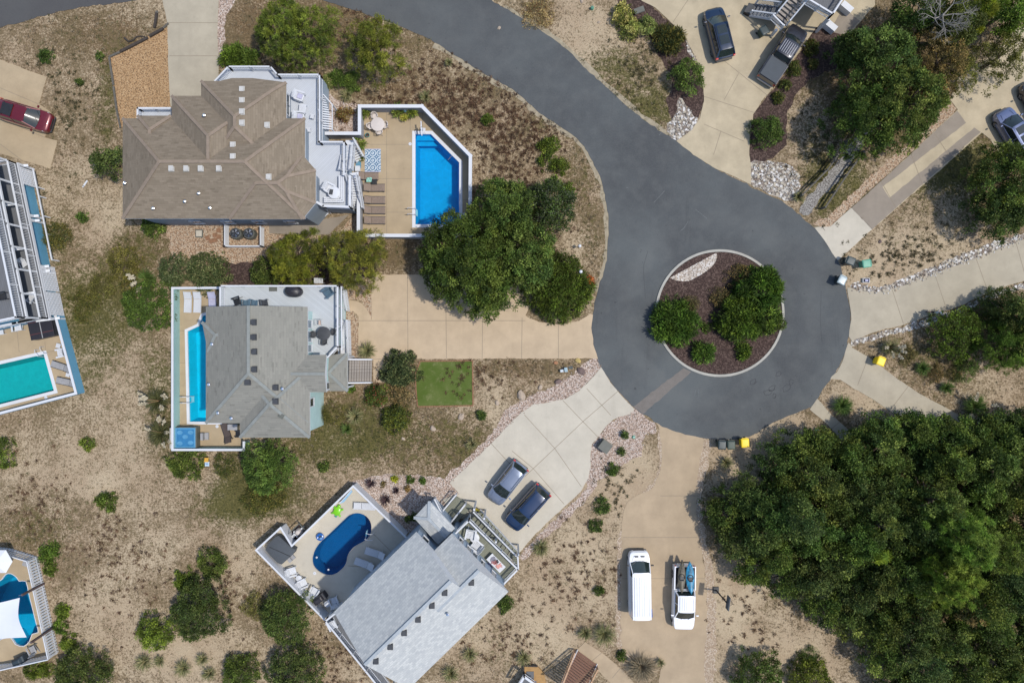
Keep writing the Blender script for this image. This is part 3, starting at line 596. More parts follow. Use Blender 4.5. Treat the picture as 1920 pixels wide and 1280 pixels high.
def rail(parent,pts,h=1.0,w=.12,gap=.15,bal=.035,mat=None,posts=1.8,world=True,name='railing',cap=.05,midcap=False):
    """pts: 3D base points"""
    mat=mat or mt['white']; mb=MB(); bb=MB()
    pts=[Vector(p) for p in pts]
    for a,b in zip(pts,pts[1:]):
        up=Vector((0,0,h)); mb.bar(a+up,b+up,w,cap); mb.bar(a+Vector((0,0,.1)),b+Vector((0,0,.1)),.05,.05)
        L=(b-a).length; n=max(1,round(L/posts))
        for i in range(n+1): q=a+(b-a)*(i/n); mb.box(q+Vector((0,0,h/2+.03)),(.11,.11,h+.08))
        n=max(1,int(L/gap))
        for i in range(1,n): q=a+(b-a)*(i/n); bb.bar(q+Vector((0,0,.1)),q+Vector((0,0,h)),bal,bal)
    o=part(name,mb,mat,parent,world=world); 
    c=part('balusters',bb,mat,parent,world=world); c.parent=o; c.location=(0,0,0); return o
def deck(parent,px,z,mat,th=.22,legs=True,skirt=None,name='deck'):
    poly=PL(px,z); o=part(name,MB().prism(poly,z-.06,z),mat,parent,world=True)
    mb=MB(); pp_=ccw(poly)
    for a,b in zip(pp_,pp_[1:]+pp_[:1]): mb.bar((*a,z-.19),(*b,z-.19),.06,.24)
    if legs:
        for a,b in zip(pp_,pp_[1:]+pp_[:1]):
            n=max(1,int((Vector(b)-Vector(a)).length/3))
            for i in range(n): q=Vector(a).lerp(Vector(b),i/n); mb.box((q.x,q.y,(z-.07)/2),(.16,.16,z-.07))
    part('deck_frame',mb,mt['white'],parent,world=True); return o
def wallpath(parent,px,h,mat,th=.14,cap=.22,closed=False,z=0,name='wall',capmat=None,step=None):
    """solid low wall whose TOP passes through the picture points px at height h"""
    pts=[Vector((*P2(a,b,z+h),0)) for a,b in px]; 
    if closed: pts.append(pts[0])
    mb=MB();cb=MB()
    for i,(a,b) in enumerate(zip(pts,pts[1:])):
        d_=(b-a).normalized()
        mb.bar(a+Vector((0,0,z+h/2-.03)),b+Vector((0,0,z+h/2-.03)),th,h-.06)
        e0=-cap/2 if i or closed else -cap/2; cb.bar(a-d_*cap/2*(1 if i%2==0 else .98)+Vector((0,0,z+h-.03+.002*(i%2))),b+d_*cap/2*.97+Vector((0,0,z+h-.03+.002*(i%2))),cap,.06)
    w=part(name,mb,mat,parent,world=True); c=part('coping',cb,capmat or mt['white'],parent,world=True); return w
def stairs(parent,a,b,z0,z1,width,mat,n=None,name='stair_flight',rails=True,h=.95):
    """a (low end centre xy) -> b (high end centre xy)"""
    a=Vector((*a,0));b=Vector((*b,0));d_=(b-a);L=d_.length;d_/=L;nn=Vector((-d_.y,d_.x,0)); n=n or max(2,round((z1-z0)/.19)); mb=MB()
    ang=math.atan2(d_.y,d_.x)
    for i in range(n):
        c=a+d_*(L*(i+.5)/n); z=z0+(z1-z0)*(i+1)/n; mb.box((c.x,c.y,z-.02),(L/n*.98,width,.045),rz=ang)
    o=part(name,mb,mat,parent,world=True,label=None); sb=MB()
    for s in(-1,1): sb.bar(a+nn*s*width/2+Vector((0,0,z0-.02)),b+nn*s*width/2+Vector((0,0,z1-.12)),.06,.26)
    part('stringer',sb,mt['white'],parent,world=True)
    if rails:
        for s in(-1,1): rail(parent,[a+nn*s*width/2+Vector((0,0,z0)),b+nn*s*width/2+Vector((0,0,z1))],h)
    return o
def vents(roof,ob,parent,px,mat,size=(.42,.42,.16),name='roof_vent',pipe=False):
    for x,y in px:
        p=roof.pt(x,y); mb=MB()
        if pipe: mb.tube((p.x,p.y,p.z-.1),(p.x,p.y,p.z+.38),.07,n=10); mb.lathe((p.x,p.y,p.z+.34),[(.13,0),(.13,.08),(.02,.14)],10)
        else:
            mb.box((p.x,p.y,p.z+.05),(size[0]*1.25,size[1]*1.25,.04)); mb.box((p.x,p.y,p.z+.05+size[2]/2),size)
        part(name,mb,mat,None)
        o=C.objects[-1]; o=bpy.data.objects[o.name]
        for v in o.data.vertices: v.co-=parent.location
        o.parent=ob
def walls_from(parent,polys,h,mat,ins=.22,name='wall',slopes=None):
    mb=MB(); out=[]
    for k,pl in enumerate(polys):
        q=inset(pl,ins); mb.prism(q,0,h-.02+.003*k); out.append(q)
    part(name,mb,mat,parent,world=True); return out
def bar_tree(): pass
def pool(key,label,cop,linm,depth=1.4,lad=None,lights=(),group=None,z=.08,steps=None):
    poly=ccw(POOLS[key]); c=sum((Vector(p) for p in poly),Vector((0,0)))/len(poly)
    e=T('swimming_pool',label,'pool',(c.x,c.y,0))
    out=inset(poly,-cop)
    mb=MB();n=len(poly)
    for i in range(n):
        j=(i+1)%n; mb.add([(*poly[i],z),(*poly[j],z),(*out[j],z),(*out[i],z),(*poly[i],-.12),(*poly[j],-.12),(*out[i],0),(*out[j],0)],[(0,1,2,3),(0,4,5,1),(3,2,7,6)])
    part('coping',mb,mt['white_wall'] if key!='c' else mt['c_light'],e,world=True)
    mb=MB(); q=inset(poly,-.01); inn=inset(poly,.25)
    mb.add([(*p_,-.02) for p_ in q]+[(*p_,-depth) for p_ in inn],[(i,(i+1)%n,(i+1)%n+n,i+n) for i in range(n)]+[list(range(n,2*n))])
    if steps:
        for (pts_,zz) in steps: mb.prism(PL(pts_),-depth,zz)
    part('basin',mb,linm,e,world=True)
    part('water',MB().sheet(poly,-.1),mt['water'],e,world=True)
    if lad:
        for (x,y,ang) in lad:
            p=P(x,y,.3); mb=MB(); u=Vector((math.cos(ang),math.sin(ang),0));v=Vector((-u.y,u.x,0))
            for s in(-1,1):
                base=Vector((p.x,p.y,0))+v*s*.28; pts_=[base-u*.55+Vector((0,0,.05)),base-u*.5+Vector((0,0,.7)),base-u*.2+Vector((0,0,.85)),base+u*.15+Vector((0,0,.75)),base+u*.25+Vector((0,0,-.6))]
                for a_,b_ in zip(pts_,pts_[1:]): mb.tube(a_,b_,.028,n=8)
            for zz in(-.15,-.45): mb.bar(Vector((p.x,p.y,zz))+u*.25-v*.28,Vector((p.x,p.y,zz))+u*.25+v*.28,.1,.04)
            part('ladder',mb,mt['white'],e,world=True)
    return e
def pooldeck(px,holes,z,mat,joints=(),name='pool_deck'):
    outer=ccw(PL(px)); bm=bmesh.new(); loops=[outer]+holes; 
    for lp in loops:
        vs_=[bm.verts.new((x,y,z)) for x,y in lp]
        for i in range(len(vs_)): bm.edges.new((vs_[i],vs_[(i+1)%len(vs_)]))
    bmesh.ops.triangle_fill(bm,use_beauty=True,use_dissolve=False,edges=bm.edges[:],normal=(0,0,1))
    for f in bm.faces:
        if f.normal.z<0: f.normal_flip()
    me=bpy.data.meshes.new(name); bm.to_mesh(me); bm.free(); me.materials.append(mat); o=bpy.data.objects.new(name,me); C.objects.link(o); tag(o,kind='structure')
    if joints:
        mb=MB()
        for j in joints:
            a_=P(*j[0],z+.004);b_=P(*j[1],z+.004);d_=(b_-a_); n_=Vector((-d_.y,d_.x,0)).normalized()*.018; mb.add([a_-n_,b_-n_,b_+n_,a_+n_],[(0,1,2,3)])
        struct('deck_joints',mb,mt['joint'])
L1,L2,L3,L4,L5=[M_liner('liner_'+n,A(*c,k=1.25)) for n,c in (('bright_blue',(0,155,208)),('cyan',(0,196,222)),('navy',(0,84,138)),('turquoise',(30,172,170)),('blue',(0,158,196)))]

# ================= HOUSE 1: brown roof =================
c=P(420,300); h1=T('house','brown hip roofed house with a white wraparound upper deck','house',(c.x,c.y,0))
E=5.6; s=.52; r1=Roof()
q=lambda pts,z=E: PL(pts,z)
r1.block(q([(230,222),(572,222),(572,410),(230,410)]),E,[s]*4)
r1.block(q([(322,180),(500,180),(500,400),(322,400)]),E+.012,[s]*4)
r1.block(q([(377,152),(412,152),(437,144),(470,145),(537,155),(537,330),(377,330)]),E,[s,None,None,s,s,s,s])
r1.block(q([(430,290),(567,290),(592,319),(592,380),(567,411),(430,411)]),E-.02,[s]*6)
r1.block(q([(258,217),(321,217),(321,330),(258,330)]),E,[s,s,s,s])
wl=[(238,228),(565,228),(565,403),(238,403)]
walls_from(h1,[q(wl),q([(328,187),(490,187),(490,390),(328,390)]),q([(383,160),(530,160),(530,320),(383,320)]),q([(440,296),(564,296),(586,322),(586,377),(564,404),(440,404)])],E,mt['slate_siding'],.1)
ro=r1.build(h1,[mt['brown_sh'],mt['white']],mt['brown_cap'])
vents(r1,ro,h1,[(454,168),(454,189),(454,210),(454,231),(437,272),(437,294),(322,316),(350,316),(377,316),(411,316),(501,235),(504,332)],mt['vent'],(.38,.42,.14))
vents(r1,ro,h1,[(386,219),(238,345),(376,364),(350,379),(291,392),(397,391)],mt['chrome'],pipe=True)
# bay with tall window on the deck side
D=3.1
p0=P2(541,258,D);p1=P2(541,210,D)
mb=MB().prism([(p0[0]-1.6,p0[1]),(p0[0],p0[1]),(p1[0],p1[1]),(p1[0]-1.6,p1[1])],D-.3,5.45); part('bay',mb,mt['white'],h1,world=True)
window(h1,(p0[0],p0[1]+.25),(p1[0],p1[1]-.25),D+.35,5.2)
ws=r1.bl
sw=inset(ccw(q([(238,404),(565,404),(565,300),(238,300)])),.1)
sy=min(v[1] for v in sw)
windows_along(h1,(P2(300,404,E)[0],sy),(P2(550,404,E)[0],sy),((1.2,2.4),(3.6,4.8)),4,1.0)
ex=P2(530,300,E)[0]-.1; windows_along(h1,(ex,P2(530,205,E)[1]),(ex,P2(530,165,E)[1]),((3.6,5.0),),2,.9)
dk=[(403,153),(428,127),(506,127),(519,141),(594,141),(594,268),(641,268),(641,322),(652,330),(652,385),(603,383),(592,374),(570,360),(500,320),(500,170),(420,170)]
deck(h1,dk,D,mt['dk_white'])
rl=[(403,152),(428,125),(507,125),(520,140),(599,140),(599,266),(645,266),(645,328)]
rail(h1,[P(x,y,D+1)-Vector((0,0,1)) for x,y in rl])
rail(h1,[P(x,y,D+1)-Vector((0,0,1)) for x,y in [(656,330),(656,388),(606,386),(594,379)]],w=.2)
# built in bench in the deck corner
mb=MB()
a_=P(646,332,D);b_=P(646,380,D);c_=P(610,380,D)
for k in range(3):
    o_=k*.17; mb.bar(a_+Vector((-o_,0,.45)),b_+Vector((-o_,o_,.45)),.14,.05); mb.bar(b_+Vector((-o_,o_+0.0,.455)),c_+Vector((0,o_,.455)),.14,.05)
for k in range(5): mb.box(a_.lerp(b_,k/4)+Vector((-.2,0,.22)),(.4,.06,.44))
for k in range(4): mb.box(b_.lerp(c_,(k+.5)/4)+Vector((0,.2,.22)),(.06,.4,.44))
part('bench',mb,mt['white'],h1,world=True)
# slatted shade screen east of the deck
mb=MB(); 
for k in range(15):
    t_=k/14; x0,x1=605,(608+14*min(1,t_*1.4)); y=178+62*t_; mb.bar(P(x0,y,2.3),P(x1,y+2,2.0),.1,.03)
mb.bar(P(606,177,2.25),P(623,196,2.05),.08,.08); mb.bar(P(623,196,2.05),P(623,244,2.05),.08,.08)
for x,y in((623,196),(623,243)):
    p_=P(x,y,2.0); mb.bar((p_.x,p_.y,0),p_,.1,.1)
part('slatted_screen',mb,mt['white'],h1,world=True)
# stairs down to the pool terrace
stairs(h1,P2(656,275,1.5),P2(656,325,2.2),1.55,D,.95,mt['white']); 
part('landing',MB().prism(PL([(648,263),(668,263),(668,276),(648,276)],1.55),1.47,1.55),mt['white'],h1,world=True)
stairs(h1,P2(676,300,.3),P2(660,271,1.2),.05,1.5,.9,mt['white'])
stairs(h1,P2(674,392,.6),P2(667,336,2.),.6,D-.1,.9,mt['white'])
part('landing',MB().prism(PL([(655,325),(672,338),(672,322)],D-.1),D-.2,D-.1),mt['white'],h1,world=True)
# small porch on the north west side
deck(h1,[(258,204),(320,204),(320,224),(258,224)],2.6,mt['dk_white'],legs=True); rail(h1,[P(x,y,3.5)-Vector((0,0,.9)) for x,y in [(258,222),(258,203),(320,203)]],.9,w=.16)
# south steps to the back door
stairs(h1,P2(608,406,.4),P2(590,388,1.8),.1,1.9,1.3,mt['white'])
part('landing',MB().prism(PL([(572,400),(590,383),(602,394),(582,412)],1.9),1.8,1.9),mt['white'],h1,world=True)
# lattice skirt below the deck
for a_,b_ in (((655,388),(606,386)),((645,268),(645,325)),((599,141),(599,262))):
    A0=P(*a_,D)*1;B0=P(*b_,D)*1; A0.z=B0.z=0; part('skirt',MB().bar(A0+Vector((0,0,1.4)),B0+Vector((0,0,1.4)),.06,2.7),mt['blue_siding'],h1,world=True)
# pool yard 1
pooldeck([(672,197),(791,197),(884,291),(884,443),(670,443),(670,335),(676,262),(640,262),(640,250),(672,250)],[POOLS['a']],.05,mt['c_pool'],
  joints=[((725,205),(725,440)),((769,205),(769,250)),((677,271),(773,271)),((677,335),(773,335)),((677,398),(773,398)),((792,200),(792,248)),((867,375),(883,375)),((850,265),(840,280)),((815,430),(815,443)),((840,300),(858,280))])
f1=T('pool_wall','tall white rendered wall around the rectangular blue pool terrace','wall',P(780,300))
wallpath(f1,[(612,250),(674,250),(674,199),(791,199),(882,292),(881,442),(672,441),(672,334)],1.6,mt['grey_wall'],.16,.3)
pool('a','large rectangular bright blue pool with one cut corner',.3,L1,1.5,lad=[(775,397,0)],steps=[([(779,252),(808,252),(818,262),(779,262)],-.35),([(779,262),(818,262),(825,270),(779,270)],-.7)])
# pool lift
e=T('pool_lift','white pool lift with an upright handle at the pool head','lift',P(793,246)); mb=MB(); p=P(793,246)
mb.box((p.x,p.y,.1),(.5,.5,.16)); mb.tube((p.x,p.y,.1),(p.x+.02,p.y,1.5),.06); part('post',mb,mt['white'],e,world=True)
mb=MB(); mb.bar((p.x,p.y+.5,1.35),(p.x+.05,p.y-.75,1.1),.09,.09); part('arm',mb,mt['white'],e,world=True)
mb=MB(); p2=P(787,247); 
for s_ in(-.12,.12): mb.tube((p2.x+s_,p2.y+.1,.05),(p2.x+s_,p2.y+.1,.8),.02); mb.tube((p2.x+s_,p2.y+.1,.8),(p2.x+s_,p2.y-.4,.5),.02)
part('handrail',mb,mt['dark'],e,world=True)

# ================= HOUSE 2: grey green roof =================
c=P(500,690); h2=T('house','grey green roofed house with pale aqua walls beside a narrow cyan pool','house',(c.x,c.y,0))
r2=Roof(); s=.42
r2.block(q([(386,575),(577,575),(577,793),(386,793)]),E,[None,s,s,s])
r2.block(q([(450,690),(581,690),(581,820),(450,820)]),E+.01,[s]*4)
r2.block(q([(470,665),(612,665),(612,735),(470,735)]),E,[.3,None,.3,None])
r2.block(q([(378,606),(440,590),(440,664),(388,660)]),E-.05,[None,None,None,.4])
r2.bl.pop(); r2.bms.pop().free()
r2.block(q([(379,604),(450,604),(450,640),(390,660)]),E+.02,[.42,None,.42,.42]); 
walls_from(h2,[q([(392,580),(571,580),(571,785),(392,785)]),q([(456,700),(575,700),(575,813),(456,813)]),q([(480,670),(607,670),(607,730),(480,730)])],E,mt['aqua_siding'],.08)
ro=r2.build(h2,[mt['grey_sh'],mt['white']],mt['grey_cap'])
rp2=Roof(); rp2.block(PL([(617,665),(652,662),(652,733),(617,733)],3.6),3.6,[.25,.25,.25,None]); rp2.build(h2,[mt['grey_sh'],mt['white']],mt['grey_cap'],'porch_roof')
for x,y in((646,670),(646,727),(620,727)):
    p=P(x,y,3.5); part('porch_post',MB().box((p.x,p.y,1.75),(.16,.16,3.5)),mt['white'],h2,world=True)
for pl_,n_ in(([(456,700),(575,700),(575,813),(456,813)],2),([(392,580),(571,580),(571,785),(392,785)],3)):
    sq=inset(q(pl_),.08); sy=min(v[1] for v in sq); x0=min(v[0] for v in sq); x1=max(v[0] for v in sq)
    windows_along(h2,(x0+.5,sy),(x1-.5 if n_==2 else x0+2.6,sy),((1.2,2.5),(3.7,4.9)),n_ if n_==2 else 1,1.2)
    sx=x0; y1_=max(v[1] for v in sq); windows_along(h2,(sx,y1_-1),(sx,sy+1),((1.2,2.5),(3.7,4.9)),n_,1.2)
vents(r2,ro,h2,[(476,604),(476,632),(477,659),(477,692),(465,716),(517,726),(517,752)],mt['dark'])
vents(r2,ro,h2,[(395,720),(412,773),(437,783),(532,728),(401,645)],mt['chrome'],pipe=True)
p=r2.pt(528,779); o_=part('roof_vent',MB().box((p.x,p.y,p.z+.07),(.45,.4,.12),rz=R(-35)),mt['util'],None)
for v in o_.data.vertices: v.co-=h2.location
o_.parent=ro
D2=3.0
deck(h2,[(413,538),(632,538),(632,648),(612,668),(560,668),(560,590),(400,590),(413,570)],D2,mt['dk_grey'])
rail(h2,[P(x,y,D2+1)-Vector((0,0,1)) for x,y in [(413,576),(413,536),(633,536),(633,650),(612,672),(612,732)]],w=.14)
rail(h2,[P(x,y,D2+.6)-Vector((0,0,1)) for x,y in [(640,538),(641,655)]],w=.1,name='outer_railing')
ex=P2(571,600,E)[0]-.08
for y0,y1 in((600,615),(621,641),(646,660)): window(h2,(ex,P2(571,y1,D2+1.3)[1]),(ex,P2(571,y0,D2+1.3)[1]),D2+.3,D2+2.0,glass=mt['blue_glass'])
ex=P2(575,790,E)[0]-.08
for y0,y1 in((746,762),): window(h2,(ex,P2(575,y1,4)[1]),(ex,P2(575,y0,4)[1]),3.3,4.9)
ex=P2(607,700,E)[0]-.08; window(h2,(ex,P2(607,728,3)[1]),(ex,P2(607,715,3)[1]),3.2,4.6)
for a_,b_ in (((633,540),(633,650)),((633,536),(413,536))):
    A0=P(*a_,D2);B0=P(*b_,D2);A0.z=B0.z=0; part('skirt',MB().bar(A0+Vector((0,0,1.35)),B0+Vector((0,0,1.35)),.06,2.6),mt['aqua_siding'],h2,world=True)
# aqua bay east of the south wing
p=P(583,760); mb=MB(); mb.prism(PL([(560,742),(604,742),(604,788),(588,800),(560,800)],0),0,3.9); part('bay',mb,mt['aqua_siding'],h2,world=True)
a_=P2(604,764,0);b_=P2(604,752,0); window(h2,a_,b_,1.6,3.0)
mb=MB(); 
stairs(h2,P2(648,665,.4),P2(648,600,2.2),.2,2.6,.9,mt['white'])
stairs(h2,P2(646,582,.3),P2(641,545,1.6),.1,1.6,.8,mt['white'])
stairs(h2,(P(698,695,.1).x,P(698,695,.1).y),(P(655,695,1.4).x,P(655,695,1.4).y),.1,1.5,2.15,mt['step'],n=9,h=.6)
# pool yard 2
pooldeck([(322,541),(413,541),(640,541),(640,600),(470,842),(322,842)],[POOLS['b']],.05,mt['c_pool'],joints=[((336,620),(352,620)),((336,680),(354,680)),((336,740),(354,740))])
f2=T('pool_wall','pale aqua wall with white coping around the narrow cyan pool','wall',P(340,700))
wallpath(f2,[(413,539.5),(323,540),(323,843),(457,843),(457,829)],1.35,mt['teal_wall'],.12,.2)
pool('b','narrow cyan pool tucked beside the grey green roof',.25,L2,1.2,lad=[(351,749,0)])

# ================= HOUSE 3: pale rotated roof =================
c=P(790,1140); h3=T('house','pale grey gabled house set diagonally beside the kidney shaped pool','house',(c.x,c.y,0))
E3=6.0; o0=P(780,997,E3).xy; u=(P(780,997,E3).xy-P(626,1147,E3).xy).normalized(); v_=Vector((u.y,-u.x))
k3=(H-E3)/F
def U(a,b): return tuple(o0+u*(a*k3)+v_*(b*k3))
LW=-215; s3=.56; r3=Roof()
r3.block([U(LW,0),U(0,0),U(0,201),U(LW,201)],E3,[s3,None,s3,None])
r3.block([U(-60,49),U(46,49),U(46,201),U(-60,201)],E3-.015,[s3,None,s3,None])
ro=None
w3=MB(); w3.prism([U(LW+6,6),U(-6,6),U(-6,195),U(LW+6,195)],0,E3); w3.prism([U(-50,55),U(40,55),U(40,195),U(-50,195)],0,E3+.003)
# gable infill
def gab(u0,v0,v1):
    a=Vector((*U(u0,v0),E3-.02));b=Vector((*U(u0,v1),E3-.02)); m_=(a+b)/2; m_.z=E3+s3*(v1-v0)/2*k3-.12; w3.add([a,b,m_],[(0,1,2)])
gab(-5.5,6,195);gab(40.5,55,195);gab(LW+6.5,6,195)
part('wall',w3,mt['blue_siding'],h3,world=True)
ro=r3.build(h3,[mt['lgrey_sh'],mt['white']],mt['lgrey_cap'])
vents(r3,ro,h3,[(884,1091),(834,1110),(810,1134),(784,1160),(758,1185),(732,1211),(705,1238)],mt['dark'],(.36,.42,.15)); vents(r3,ro,h3,[(840,1148)],mt['chrome'],pipe=True)
zf=E3-.2
for b0,b1 in((70,82),(92,104),(108,120),(130,142),(160,172)): window(h3,U(40.3,b1),U(40.3,b0),3.9,5.4)
for b0,b1 in((18,34),): window(h3,U(-5.7,b1),U(-5.7,b0),4.2,5.4)
for a0 in(-190,-150,-110,-60):
    window(h3,U(a0,5.8),U(a0+22,5.8),1.2,2.6); window(h3,U(a0+22,195.2),U(a0,195.2),1.2,2.5); window(h3,U(a0+22,195.2),U(a0,195.2),3.8,5.1)
# entry hip roof
re=Roof(); re.block(PL([(805,939),(776,970),(821,1020),(853,990)],3.9),3.9,[.35,.35,None,.35]); re.build(h3,[mt['lgrey_sh'],mt['white']],mt['lgrey_cap'],'porch_roof')
mb=MB(); mb.prism(PL([(806,950),(788,970),(822,1008),(842,988)],3.9),0,3.8); part('entry_wall',mb,mt['blue_siding'],h3,world=True)
D3=3.0
dp=[(853,1001),(879,977),(970,1067),(944,1094)]
deck(h3,[(a,b) for a,b in [(854,1002),(878,979),(968,1066),(944,1093)]],D3,mt['dk_green'])
rail(h3,[P(x,y,D3+1)-Vector((0,0,1)) for x,y in [(853,1001),(879,976),(971,1067),(945,1094)]],w=.13)
# outer stair running along the deck
stairs(h3,P2(892,966,1.2),P2(962,1040,2.4),.8,D3-.2,1.2,mt['dk_green'],rails=False)
rail(h3,[P(888,960,2.0)-Vector((0,0,1)),P(970,1044,3.4)-Vector((0,0,1))],w=.12,name='stair_railing')
part('landing',MB().prism(PL([(958,1040),(972,1042),(973,1064),(966,1062)],D3),D3-.1,D3-.01),mt['dk_green'],h3,world=True)
rail(h3,[P(971,1044,D3+1)-Vector((0,0,1)),P(972,1066,D3+1)-Vector((0,0,1))],w=.12,name='landing_railing')
mb=MB()
for x,y in((908,972),(889,955),(972,1040),(930,1016)):
    p=P(x,y,3.2); mb.bar((p.x,p.y,0),p,.16,.16)
part('support_post',mb,mt['white'],h3,world=True)
sk3=MB()
A0=P(*dp[1],D3);B0=P(*dp[0],D3);A0.z=B0.z=0; sk3.bar(A0+Vector((0,0,1.3)),B0+Vector((0,0,1.3)),.08,2.5); part('skirt',sk3,mt['blue_siding'],h3,world=True)
# timber entry walk
part('entry_walk',MB().prism(PL([(856,930),(886,950),(850,985),(826,965)],.7),.55,.7),mt['dk_green'],h3,world=True)
rail(h3,[P(855,928,1.4)-Vector((0,0,.8)),P(826,963,1.4)-Vector((0,0,.8))],.8,w=.1,name='walk_railing'); rail(h3,[P(873,945,1.6)-Vector((0,0,.9)),P(845,980,1.6)-Vector((0,0,.9))],.9,w=.12,name='walk_railing')
rail(h3,[P(815,936,2.2)-Vector((0,0,.9)),P(828,962,2.2)-Vector((0,0,.9))],.9,w=.12,name='porch_railing')
# south west balcony
deck(h3,[(612,1163),(628,1150),(735,1290),(712,1290)],2.6,mt['dk_dark']); rail(h3,[P(x,y,3.6)-Vector((0,0,1)) for x,y in [(628,1150),(610,1164),(712,1290)]],w=.14)
# pool yard 3
pooldeck([(662,911),(758,1006),(775,1000),(790,1010),(640,1160),(608,1160),(481,1031),(526,990),(547,1022)],[POOLS['c']],.05,mt['c_light'],joints=[((652,1060),(720,1065)),((700,1000),(760,1060))])
f3=T('pool_wall','white fence with stepped corner around the dark blue kidney pool','fence',P(560,1060))
wallpath(f3,[(760,1006),(662,911),(547,1023),(526,989),(480,1031),(608,1161)],1.5,mt['white_wall'],.1,.16)
pool('c','dark blue kidney shaped pool',.04,L3,1.6,lad=[(690,1003,R(170))],steps=[])

# ================= HOUSE 4: left edge, sky blue with stacked decks =================
c=P(20,470); h4=T('house','sky blue house with stacked white railed decks at the left edge','house',(c.x,c.y,0))
# direction along the east facade
def Q4(px,py,z): return P(px,py,z)
mb=MB(); a0=P(55,298,0)
base=[(50,300),(64,300),(113,583),(103,590),(-60,650),(-90,300)]
e0=P(64,318,0).xy; e1=P(122,598,0).xy; w_=(e1-e0).normalized(); wn_=Vector((-w_.y,w_.x))*-1  # towards west
if wn_.x>0: wn_=-wn_
def W4(t,dw,z=0): p=e0+w_*t+wn_*dw; return Vector((p.x,p.y,z))
Ltot=(e1-e0).length
part('wall',MB().prism([tuple(W4(.2,.35).xy),tuple(W4(Ltot-.2,.35).xy),tuple(W4(Ltot-.2,12).xy),tuple(W4(.2,12).xy)],0,2.05),mt['sky_siding'],h4,world=True)
mb=MB(); 
for z_ in (2.1,): mb.bar(W4(0,.1,z_),W4(Ltot,.1,z_),.3,.3)
for t_ in (0,.33,.36,.66,.69,1):
    mb.bar(W4(Ltot*t_,.05,0),W4(Ltot*t_,.05,2.1),.2,.2)
    mb.bar(W4(Ltot*t_,-.3,1.2),W4(Ltot*t_,1.2,2.26),.22,.12)
part('deck_beam',mb,mt['white'],h4,world=True)
for t0,t1 in((0.02,.13),(.66,.82),(.83,.98)):
    lat=MB()
    a_=W4(Ltot*t0,-.02);b_=W4(Ltot*t1,-.02); L_=(b_-a_).length
    for k in range(int(L_/.2)+1):
        q_=a_+(b_-a_)*(k*.2/L_); lat.bar(q_+Vector((0,0,.1)),q_+Vector((0,0,2.0)),.1,.03)
    for k in range(10): lat.bar(a_+Vector((.03,0,.12+.2*k)),b_+Vector((.03,0,.12+.2*k)),.03,.1)
    part('lattice_skirt',lat,mt['white'],h4,world=True)
part('deck',MB().prism([tuple(W4(0,0).xy),tuple(W4(Ltot,0).xy),tuple(W4(Ltot,2.6).xy),tuple(W4(0,2.6).xy)],2.28,2.36),mt['dk_dark'],h4,world=True)
rail(h4,[W4(0,2.6,2.36),W4(0,.05,2.36),W4(Ltot,.05,2.36),W4(Ltot,2.6,2.36)],1.0,w=.16,posts=3.0)
part('upper_wall',MB().prism([tuple(W4(.3,2.6).xy),tuple(W4(Ltot-.2,2.6).xy),tuple(W4(Ltot-.2,12).xy),tuple(W4(.3,12).xy)],2.05,4.9),mt['sky_siding'],h4,world=True)
part('upper_deck',MB().prism([tuple(W4(0,.15).xy),tuple(W4(Ltot,.15).xy),tuple(W4(Ltot,12).xy),tuple(W4(0,12).xy)],5.0,5.1),mt['dk_dark'],h4,world=True)
mb=MB()
for t_ in(0,.14,.28,.42,.56,.7,.85,1): 
    q_=W4(Ltot*t_,.15); mb.bar(q_+Vector((0,0,2.36)),q_+Vector((0,0,5.0)),.16,.16)
mb.bar(W4(0,.15,4.9),W4(Ltot,.15,4.9),.25,.2)
for t_ in(.0,.28,.56,.84): mb.bar(W4(Ltot*t_,.05,3.4),W4(Ltot*t_,2.6,4.6),.18,.12)
part('deck_post',mb,mt['white'],h4,world=True)
rail(h4,[W4(0,4,5.1),W4(0,.2,5.1),W4(Ltot,.2,5.1),W4(Ltot,9,5.1)],1.0,w=.16,posts=3.0,name='upper_railing')
rail(h4,[W4(Ltot+.0,.1,2.36),W4(Ltot+.0,8,2.36)],1.0,w=.16,name='south_railing')
mb=MB()
mb.bar(W4(.3,-.55,1.0),W4(Ltot*.62,-.55,1.0),.1,.1)
for t_ in(.14,.2,.33,.45,.62): mb.bar(W4(Ltot*t_,-.55,0),W4(Ltot*t_,-.55,1.0),.1,.1)
part('lower_rail',mb,mt['white'],h4,world=True)
pooldeck([(-60,640),(103,590),(118,583),(144,738),(-60,790)],[POOLS['d']],.05,mt['c_pool'],joints=[((32,622),(36,660)),((84,640),(86,665)),((112,655),(88,660)),((-20,640),(-14,690))])
f4=T('pool_wall','sky blue wall with white coping around the turquoise pool','wall',P(130,660))
wallpath(f4,[(101,583),(142,737),(-60,790)],1.25,mt['blue_wall'],.12,.22)
pool('d','rectangular turquoise pool at the left edge',.3,L4,1.4,lad=[(80,662,R(-60))])

